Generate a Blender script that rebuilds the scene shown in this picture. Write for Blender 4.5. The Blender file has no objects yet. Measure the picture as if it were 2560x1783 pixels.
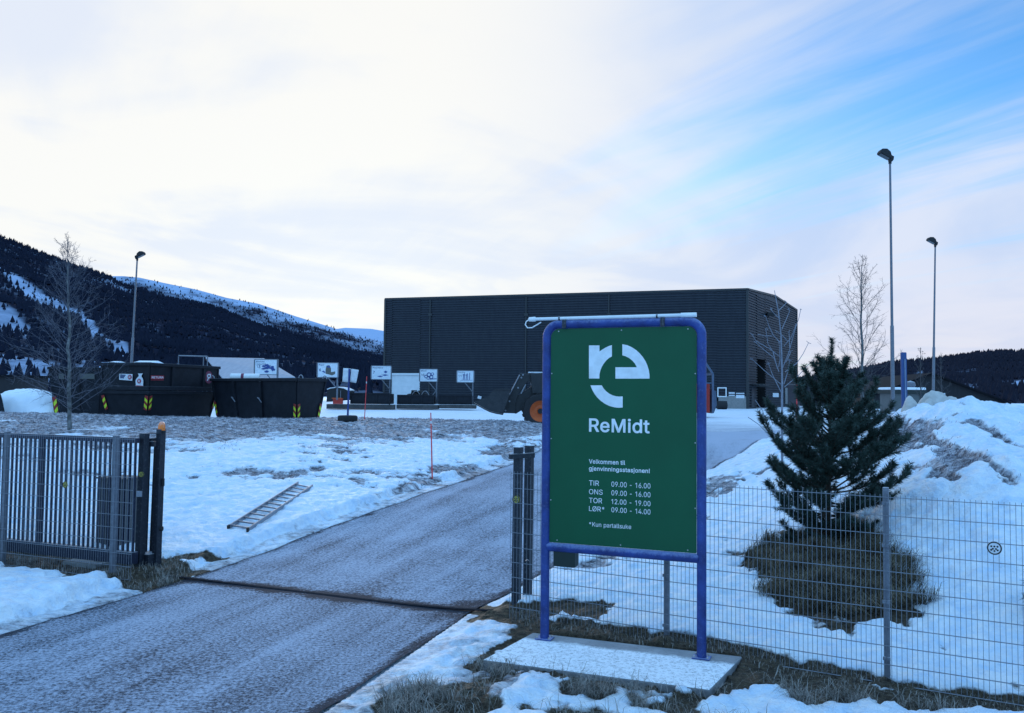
import bpy, math, random
import numpy as np
from mathutils import Vector, Matrix
random.seed(7); RNG = np.random.default_rng(11)
S = bpy.context.scene
COL = S.collection
# ------------------------------------------------------------------ camera
EYE = 3.1            # metres above the road at the gate
F = 2119.0           # focal length in pixels of the 2560 px wide photograph
PITCH, ROLL = math.atan(91.5 / F), 0.0100
CAMR = Matrix.Rotation(math.pi / 2 + PITCH, 3, 'X') @ Matrix.Rotation(ROLL, 3, 'Z')
cd = bpy.data.cameras.new('camera'); cam = bpy.data.objects.new('camera', cd); COL.objects.link(cam)
cd.sensor_width = 36.0; cd.lens = 36.0 * F / 2560.0; cd.clip_start = 0.1; cd.clip_end = 20000
cam.matrix_world = Matrix.Translation((0, 0, EYE)) @ CAMR.to_4x4()
S.camera = cam
# ------------------------------------------------------------------ sky and sun
SUN_EL, SUN_AZ = math.radians(7.0), math.radians(-12.0)     # low sun behind the mountains ahead
W = bpy.data.worlds.new('World'); S.world = W; W.use_nodes = True
def build_world():
    nt = W.node_tree; n = nt.nodes; l = nt.links; n.clear()
    def N(t, **k):
        x = n.new(t)
        for a, b in k.items(): setattr(x, a, b)
        return x
    def math_(op, a, b=None, clamp=False):
        x = N('ShaderNodeMath', operation=op, use_clamp=clamp)
        for i, v in enumerate((a, b)):
            if v is None: continue
            if isinstance(v, (int, float)): x.inputs[i].default_value = v
            else: l.new(v, x.inputs[i])
        return x.outputs[0]
    def mapr(v, a, b, c, d):
        x = N('ShaderNodeMapRange', interpolation_type='SMOOTHSTEP'); l.new(v, x.inputs[0])
        for i, q in enumerate((a, b, c, d)): x.inputs[i + 1].default_value = q
        return x.outputs[0]
    def mix(f, a, b):
        x = N('ShaderNodeMix', data_type='RGBA'); x.clamp_factor = True
        for s, v in ((0, f), (6, a), (7, b)):
            if isinstance(v, tuple): x.inputs[s].default_value = (*v, 1)
            elif isinstance(v, float): x.inputs[s].default_value = v
            else: l.new(v, x.inputs[s])
        return x.outputs[2]
    out = N('ShaderNodeOutputWorld'); bg = N('ShaderNodeBackground'); l.new(bg.outputs[0], out.inputs[0])
    K = 0.12; bg.inputs[1].default_value = K
    sky = N('ShaderNodeTexSky', sky_type='NISHITA', sun_disc=False)
    sky.sun_elevation = SUN_EL; sky.sun_rotation = SUN_AZ; sky.air_density = 1.0; sky.dust_density = 0.4; sky.ozone_density = 3.0
    tint = N('ShaderNodeMix', data_type='RGBA', blend_type='MULTIPLY'); tint.inputs[0].default_value = 1
    l.new(sky.outputs[0], tint.inputs[6]); tint.inputs[7].default_value = (1.10, 1.95, 2.60, 1)
    tc = N('ShaderNodeTexCoord'); sep = N('ShaderNodeSeparateXYZ'); l.new(tc.outputs['Generated'], sep.inputs[0])
    x, y, z = sep.outputs
    zc = math_('ADD', math_('MAXIMUM', z, 0.0), 0.05)
    # a thin cloud deck: flat coordinates so that streaks run with the right perspective
    cx = math_('DIVIDE', x, zc); cy = math_('DIVIDE', y, zc)
    comb = N('ShaderNodeCombineXYZ'); l.new(cx, comb.inputs[0]); l.new(cy, comb.inputs[1])
    def noise(scale, det, rough, dist, rot, sx, sy, off):      # streaks run towards azimuth rot
        m0 = N('ShaderNodeMapping'); l.new(comb.outputs[0], m0.inputs[0]); m0.inputs['Rotation'].default_value = (0, 0, rot)
        m = N('ShaderNodeMapping'); l.new(m0.outputs[0], m.inputs[0])
        m.inputs['Scale'].default_value = (sx, sy, 1); m.inputs['Location'].default_value = off
        t = N('ShaderNodeTexNoise'); l.new(m.outputs[0], t.inputs['Vector'])
        t.inputs['Scale'].default_value = scale; t.inputs['Detail'].default_value = det; t.inputs['Roughness'].default_value = rough; t.inputs['Distortion'].default_value = dist
        return t.outputs['Fac']
    n1 = noise(1.0, 5, 0.50, 0.6, math.radians(-30), 0.80, 0.13, (0.4, 0.3, 0))
    n2 = noise(1.0, 8, 0.58, 0.8, math.radians(-26), 2.3, 0.42, (3.1, 1.7, 2))
    n3 = noise(1.0, 5, 0.52, 1.0, math.radians(20), 0.75, 0.40, (7.1, 3.7, 5))
    # a milky veil ahead and to the left, thinning to streaked blue at the upper right, clear and blue overhead and behind
    st = math_('ADD', math_('MULTIPLY', math_('SUBTRACT', n1, 0.5), 2.3), math_('MULTIPLY', math_('SUBTRACT', n2, 0.5), 1.2))
    side = mapr(x, -0.12, 0.38, 0.0, 1.0)
    high = mapr(math_('ADD', z, math_('MULTIPLY', x, 0.25)), 0.20, 0.52, 0.0, 1.0)
    base = math_('SUBTRACT', 1.12, math_('MULTIPLY', side, math_('ADD', 0.20, math_('MULTIPLY', high, 0.50))))
    base = math_('ADD', base, mapr(z, 0.0, 0.16, 0.25, 0.0))
    dens = math_('ADD', base, math_('MULTIPLY', st, math_('ADD', 0.30, math_('MULTIPLY', side, 0.75))))
    dens = math_('SUBTRACT', dens, mapr(z, 0.46, 0.70, 0.0, 1.3))
    dens = math_('SUBTRACT', dens, mapr(y, -0.10, 0.62, 1.3, 0.0))
    mask = mapr(dens, 0.05, 1.0, 0.0, 0.97)
    white = mix(mapr(math_('ADD', math_('MULTIPLY', n3, 0.8), math_('MULTIPLY', n2, 0.2)), 0.36, 0.54, 0.0, 1.0), (0.80 / K, 0.85 / K, 0.95 / K), (0.98 / K, 0.97 / K, 0.93 / K))
    lav = mix(mapr(n3, 0.36, 0.66, 0.0, 1.0), (0.56 / K, 0.69 / K, 0.94 / K), (0.74 / K, 0.80 / K, 0.95 / K))
    cloud = mix(side, white, lav)
    cloud = mix(mapr(z, 0.0, 0.20, 0.6, 0.0), cloud, mix(side, (0.92 / K, 0.89 / K, 0.90 / K), (0.82 / K, 0.77 / K, 0.86 / K)))
    col = mix(mask, tint.outputs[2], cloud)
    vault = math_('MAXIMUM', mapr(z, 0.44, 0.72, 0.0, 0.85), mapr(y, -0.1, 0.6, 0.85, 0.0))      # deep clear blue overhead and behind
    col = mix(vault, col, (0.48 / K, 0.98 / K, 1.66 / K))
    l.new(col, bg.inputs[0])
build_world()
sd = bpy.data.lights.new('sun', 'SUN'); sd.energy = 0.5; sd.angle = math.radians(12); sd.color = (1.0, 0.95, 0.90)
sun = bpy.data.objects.new('sun', sd); COL.objects.link(sun)
sun.rotation_euler = Vector((math.sin(SUN_AZ) * math.cos(SUN_EL), math.cos(SUN_AZ) * math.cos(SUN_EL), math.sin(SUN_EL))).to_track_quat('Z', 'Y').to_euler()
S.view_settings.view_transform = 'Standard'; S.view_settings.look = 'None'; S.view_settings.exposure = 0.0; S.view_settings.gamma = 1.0
S.view_settings.use_curve_mapping = False
S.render.engine = 'CYCLES'
try:
    S.cycles.use_denoising = True; S.cycles.max_bounces = 6; S.cycles.diffuse_bounces = 3
    S.cycles.transparent_max_bounces = 8
except Exception: pass
# ------------------------------------------------------------------ surveying: photo pixel -> point in the place
CAMP = Vector((0, 0, EYE))
def ray(px, py): return CAMR @ Vector(((px - 1280) / F, -(py - 891.5) / F, -1))
def at(px, py, Y):
    d = ray(px, py); return CAMP + d * (Y / d.y)
def gp(px, py, z):
    d = ray(px, py); return CAMP + d * ((z - EYE) / d.z)
def V(*a): return Vector(a)
# ------------------------------------------------------------------ numpy noise
def _hash(ix, iy, seed):
    h = (ix.astype(np.int64) * 374761393 + iy.astype(np.int64) * 668265263 + seed * 974711) & 0xffffffff
    h = ((h ^ (h >> 13)) * 1274126177) & 0xffffffff
    return ((h ^ (h >> 16)) & 0xffff) / 65535.0
def vnoise(x, y, seed=0):
    ix = np.floor(x); iy = np.floor(y); fx = x - ix; fy = y - iy
    fx = fx * fx * fx * (fx * (fx * 6 - 15) + 10); fy = fy * fy * fy * (fy * (fy * 6 - 15) + 10)
    a = _hash(ix, iy, seed); b = _hash(ix + 1, iy, seed); c = _hash(ix, iy + 1, seed); d = _hash(ix + 1, iy + 1, seed)
    return (a + (b - a) * fx) * (1 - fy) + (c + (d - c) * fx) * fy - 0.5
def fbm(x, y, scale, oct=4, seed=0, rough=0.5):
    s = 0; a = 1.0; t = 0
    for o in range(oct):
        c, si = math.cos(o * 1.1 + seed), math.sin(o * 1.1 + seed)
        s = s + a * vnoise((x * c - y * si) / scale, (x * si + y * c) / scale, seed * 17 + o); t += a; a *= rough; scale *= 0.5
    return s / t * 2
def sstep(x, a, b):
    t = np.clip((x - a) / (b - a), 0, 1); return t * t * (3 - 2 * t)
# ------------------------------------------------------------------ mesh builder
MW = {}
def mesh_np(name, verts, faces_flat, loop_tot, mat=None, smooth=False, attrs=None, matidx=None):
    me = bpy.data.meshes.new(name); nv = len(verts)
    me.vertices.add(nv); me.vertices.foreach_set('co', np.ascontiguousarray(verts, dtype=np.float32).ravel())
    ff = np.ascontiguousarray(faces_flat, dtype=np.int32).ravel(); lt = np.ascontiguousarray(loop_tot, dtype=np.int32)
    me.loops.add(len(ff)); me.loops.foreach_set('vertex_index', ff)
    me.polygons.add(len(lt)); ls = np.zeros(len(lt), np.int32); ls[1:] = np.cumsum(lt)[:-1]
    me.polygons.foreach_set('loop_start', ls)
    try: me.polygons.foreach_set('loop_total', lt)
    except Exception: pass
    me.update(calc_edges=True)
    if smooth: me.polygons.foreach_set('use_smooth', np.ones(len(lt), bool))
    for k, arr in (attrs or {}).items():
        a = me.attributes.new(k, 'FLOAT', 'POINT'); a.data.foreach_set('value', np.ascontiguousarray(arr, dtype=np.float32).ravel())
    if mat is not None:
        for m_ in (mat if isinstance(mat, (list, tuple)) else [mat]): me.materials.append(m_)
    if matidx is not None: me.polygons.foreach_set('material_index', np.ascontiguousarray(matidx, dtype=np.int32))
    return me
def obj_np(name, me, parent=None):
    o = bpy.data.objects.new(name, me); COL.objects.link(o)
    if parent is not None: o.parent = parent
    MW[o] = MW[parent] if parent is not None else Matrix.Identity(4)
    return o
def basis(d, up=V(0, 0, 1)):
    d = d.normalized()
    if abs(d.dot(up)) > 0.999: up = V(0, 1, 0)
    s = d.cross(up).normalized(); u = s.cross(d).normalized()
    return s, u
class MB:
    def __init__(s): s.v = []; s.f = []; s.m = []; s.k = 0; s.cuts = []
    def add(s, vs, fs):
        b = len(s.v); s.cuts.append((b, len(s.f))); s.v.extend(Vector(q) for q in vs); s.f.extend(tuple(b + i for i in q) for q in fs); s.m.extend([s.k] * len(fs)); return s
    def box(s, c, size, R=None):
        hx, hy, hz = (q / 2 for q in size); c = Vector(c); vs = []
        for z in (-hz, hz):
            for x, y in ((-hx, -hy), (hx, -hy), (hx, hy), (-hx, hy)):
                q = V(x, y, z); vs.append(c + (R @ q if R else q))
        return s.add(vs, [(3, 2, 1, 0), (4, 5, 6, 7), (0, 1, 5, 4), (1, 2, 6, 5), (2, 3, 7, 6), (3, 0, 4, 7)])
    def beam(s, p, q, w, h, up=V(0, 0, 1)):
        p, q = Vector(p), Vector(q); a, u = basis(q - p, up); vs = []
        for e in (p, q):
            for i, j in ((-1, -1), (1, -1), (1, 1), (-1, 1)): vs.append(e + a * (i * w / 2) + u * (j * h / 2))
        return s.add(vs, [(0, 1, 2, 3), (7, 6, 5, 4), (0, 4, 5, 1), (1, 5, 6, 2), (2, 6, 7, 3), (3, 7, 4, 0)])
    def tube(s, path, r, n=10, caps=True):
        path = [Vector(p) for p in path]; m = len(path)
        rr = r if isinstance(r, (list, tuple)) else [r] * m
        d0 = path[1] - path[0]; a, u = basis(d0); vs = []
        for i, p in enumerate(path):
            t = (path[min(i + 1, m - 1)] - path[max(i - 1, 0)]).normalized()
            a = (a - t * a.dot(t)).normalized(); u = a.cross(t).normalized() if False else t.cross(a).normalized()
            for k in range(n):
                w = 2 * math.pi * k / n; vs.append(p + (a * math.cos(w) + u * math.sin(w)) * rr[i])
        fs = []
        for i in range(m - 1):
            for k in range(n):
                k2 = (k + 1) % n; fs.append((i * n + k, i * n + k2, (i + 1) * n + k2, (i + 1) * n + k))
        if caps: fs.append(tuple(range(n - 1, -1, -1))); fs.append(tuple((m - 1) * n + k for k in range(n)))
        return s.add(vs, fs)
    def cyl(s, p, q, r0, r1=None, n=12): return s.tube([p, q], [r0, r0 if r1 is None else r1], n)
    def prism(s, poly, o, u, v, nrm, depth):
        o, u, v, nrm = Vector(o), Vector(u), Vector(v), Vector(nrm); k = len(poly)
        vs = [o + u * a + v * b for a, b in poly] + [o + u * a + v * b + nrm * depth for a, b in poly]
        fs = [tuple(range(k - 1, -1, -1)), tuple(range(k, 2 * k))] + [(i, (i + 1) % k, k + (i + 1) % k, k + i) for i in range(k)]
        return s.add(vs, fs)
    def loft(s, A, B, depth=None):     # two closed loops of the same length, capped
        k = len(A); return s.add(list(A) + list(B), [tuple(range(k - 1, -1, -1)), tuple(range(k, 2 * k))] + [(i, (i + 1) % k, k + (i + 1) % k, k + i) for i in range(k)])
    def lathe(s, prof, o, axis=V(0, 0, 1), n=24):
        a, u = basis(axis); axis = axis.normalized(); vs = []; o = Vector(o)
        for r, z in prof:
            for k in range(n):
                w = 2 * math.pi * k / n; vs.append(o + axis * z + (a * math.cos(w) + u * math.sin(w)) * max(r, 1e-4))
        fs = [(i * n + k, i * n + (k + 1) % n, (i + 1) * n + (k + 1) % n, (i + 1) * n + k) for i in range(len(prof) - 1) for k in range(n)]
        return s.add(vs, fs)
    def build(s, name, mat, parent=None, smooth=None, bevel=0):
        inv = MW[parent].inverted() if parent is not None else Matrix.Identity(4)
        me = bpy.data.meshes.new(name); me.from_pydata([tuple(inv @ q) for q in s.v], [], s.f); me.update()
        for m_ in (mat if isinstance(mat, (list, tuple)) else [mat]): me.materials.append(m_)
        if isinstance(mat, (list, tuple)): me.polygons.foreach_set('material_index', s.m)
        if smooth is not None:
            me.polygons.foreach_set('use_smooth', [True] * len(me.polygons))
            try: me.set_sharp_from_angle(angle=math.radians(smooth))
            except Exception: pass
        o = obj_np(name, me, parent)
        if bevel:
            b = o.modifiers.new('bevel', 'BEVEL'); b.width = bevel; b.segments = 2; b.limit_method = 'ANGLE'; b.angle_limit = math.radians(40)
        return o
def build_each(mb, name, mat_, parent, smooth=None, bevel=0):
    cuts = mb.cuts + [(len(mb.v), len(mb.f))]; out = []
    for (v0, f0), (v1, f1) in zip(cuts, cuts[1:]):
        s = MB(); s.v = mb.v[v0:v1]; s.f = [tuple(i - v0 for i in q) for q in mb.f[f0:f1]]; s.m = [0] * len(s.f); out.append(s.build(name, mat_, parent, smooth, bevel))
    return out
def tag(o, label=None, cat=None, group=None, kind=None):
    if label: o['label'] = label
    if cat: o['category'] = cat
    if group: o['group'] = group
    if kind: o['kind'] = kind
    return o
def thing(name, label, cat, loc=(0, 0, 0), group=None, rotz=0.0):
    o = bpy.data.objects.new(name, None); COL.objects.link(o); o.empty_display_size = 0.3
    o.location = Vector(loc); o.rotation_euler = (0, 0, rotz)
    MW[o] = Matrix.Translation(Vector(loc)) @ Matrix.Rotation(rotz, 4, 'Z')
    return tag(o, label, cat, group)
def kids(o): return [c for c in bpy.data.objects if c.parent == o]
def copy_tree(o, parent=None):
    c = o.copy(); COL.objects.link(c)
    if parent is not None: c.parent = parent
    for ch in kids(o): copy_tree(ch, c)
    return c
# ------------------------------------------------------------------ materials
def mat(name, c, rough=0.6, metal=0.0, c2=None, nscale=8.0, amount=0.5, bump=0.0, bscale=40.0, frost=0.0, spec=0.5, detail=5, stretch=None, frost_c=(0.75, 0.80, 0.88)):
    m = bpy.data.materials.new(name); m.use_nodes = True; nt = m.node_tree; n = nt.nodes; l = nt.links
    p = n['Principled BSDF']; p.inputs['Roughness'].default_value = rough; p.inputs['Metallic'].default_value = metal
    try: p.inputs['Specular IOR Level'].default_value = spec
    except Exception: pass
    p.inputs['Base Color'].default_value = (*c, 1); src = None
    tc = n.new('ShaderNodeTexCoord'); vec = tc.outputs['Object']
    if stretch:
        mp = n.new('ShaderNodeMapping'); mp.inputs['Scale'].default_value = stretch; l.new(vec, mp.inputs[0]); vec = mp.outputs[0]
    if c2 is None and bump == 0 and frost == 0: c2 = tuple(q * 0.8 for q in c)
    if c2 is not None:
        t = n.new('ShaderNodeTexNoise'); l.new(vec, t.inputs['Vector']); t.inputs['Scale'].default_value = nscale; t.inputs['Detail'].default_value = detail; t.inputs['Roughness'].default_value = 0.6
        r = n.new('ShaderNodeValToRGB'); e = r.color_ramp.elements; e[0].position = 0.5 - 0.25 * amount / 0.5 * 0.5 - 0.05; e[1].position = 0.5 + 0.12 + 0.05
        e[0].color = (*c, 1); e[1].color = (*c2, 1); l.new(t.outputs['Fac'], r.inputs[0]); src = r.outputs[0]; l.new(src, p.inputs['Base Color'])
    if frost > 0:
        g = n.new('ShaderNodeNewGeometry'); sx = n.new('ShaderNodeSeparateXYZ'); l.new(g.outputs['Normal'], sx.inputs[0])
        t = n.new('ShaderNodeTexNoise'); l.new(vec, t.inputs['Vector']); t.inputs['Scale'].default_value = 30; t.inputs['Detail'].default_value = 6; t.inputs['Roughness'].default_value = 0.7
        ad = n.new('ShaderNodeMath'); ad.operation = 'MULTIPLY_ADD'; l.new(sx.outputs[2], ad.inputs[0]); ad.inputs[1].default_value = 0.55; l.new(t.outputs['Fac'], ad.inputs[2])
        mr = n.new('ShaderNodeMapRange'); l.new(ad.outputs[0], mr.inputs[0]); mr.inputs[1].default_value = 0.55; mr.inputs[2].default_value = 1.05; mr.inputs[3].default_value = 0; mr.inputs[4].default_value = frost
        mx = n.new('ShaderNodeMix'); mx.data_type = 'RGBA'; l.new(mr.outputs[0], mx.inputs[0])
        if src is not None: l.new(src, mx.inputs[6])
        else: mx.inputs[6].default_value = (*c, 1)
        mx.inputs[7].default_value = (*frost_c, 1); l.new(mx.outputs[2], p.inputs['Base Color'])
    if bump > 0:
        t = n.new('ShaderNodeTexNoise'); l.new(vec, t.inputs['Vector']); t.inputs['Scale'].default_value = bscale; t.inputs['Detail'].default_value = 6
        b = n.new('ShaderNodeBump'); b.inputs['Strength'].default_value = bump; b.inputs['Distance'].default_value = 0.02; l.new(t.outputs['Fac'], b.inputs['Height']); l.new(b.outputs[0], p.inputs['Normal'])
    return m
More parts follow.
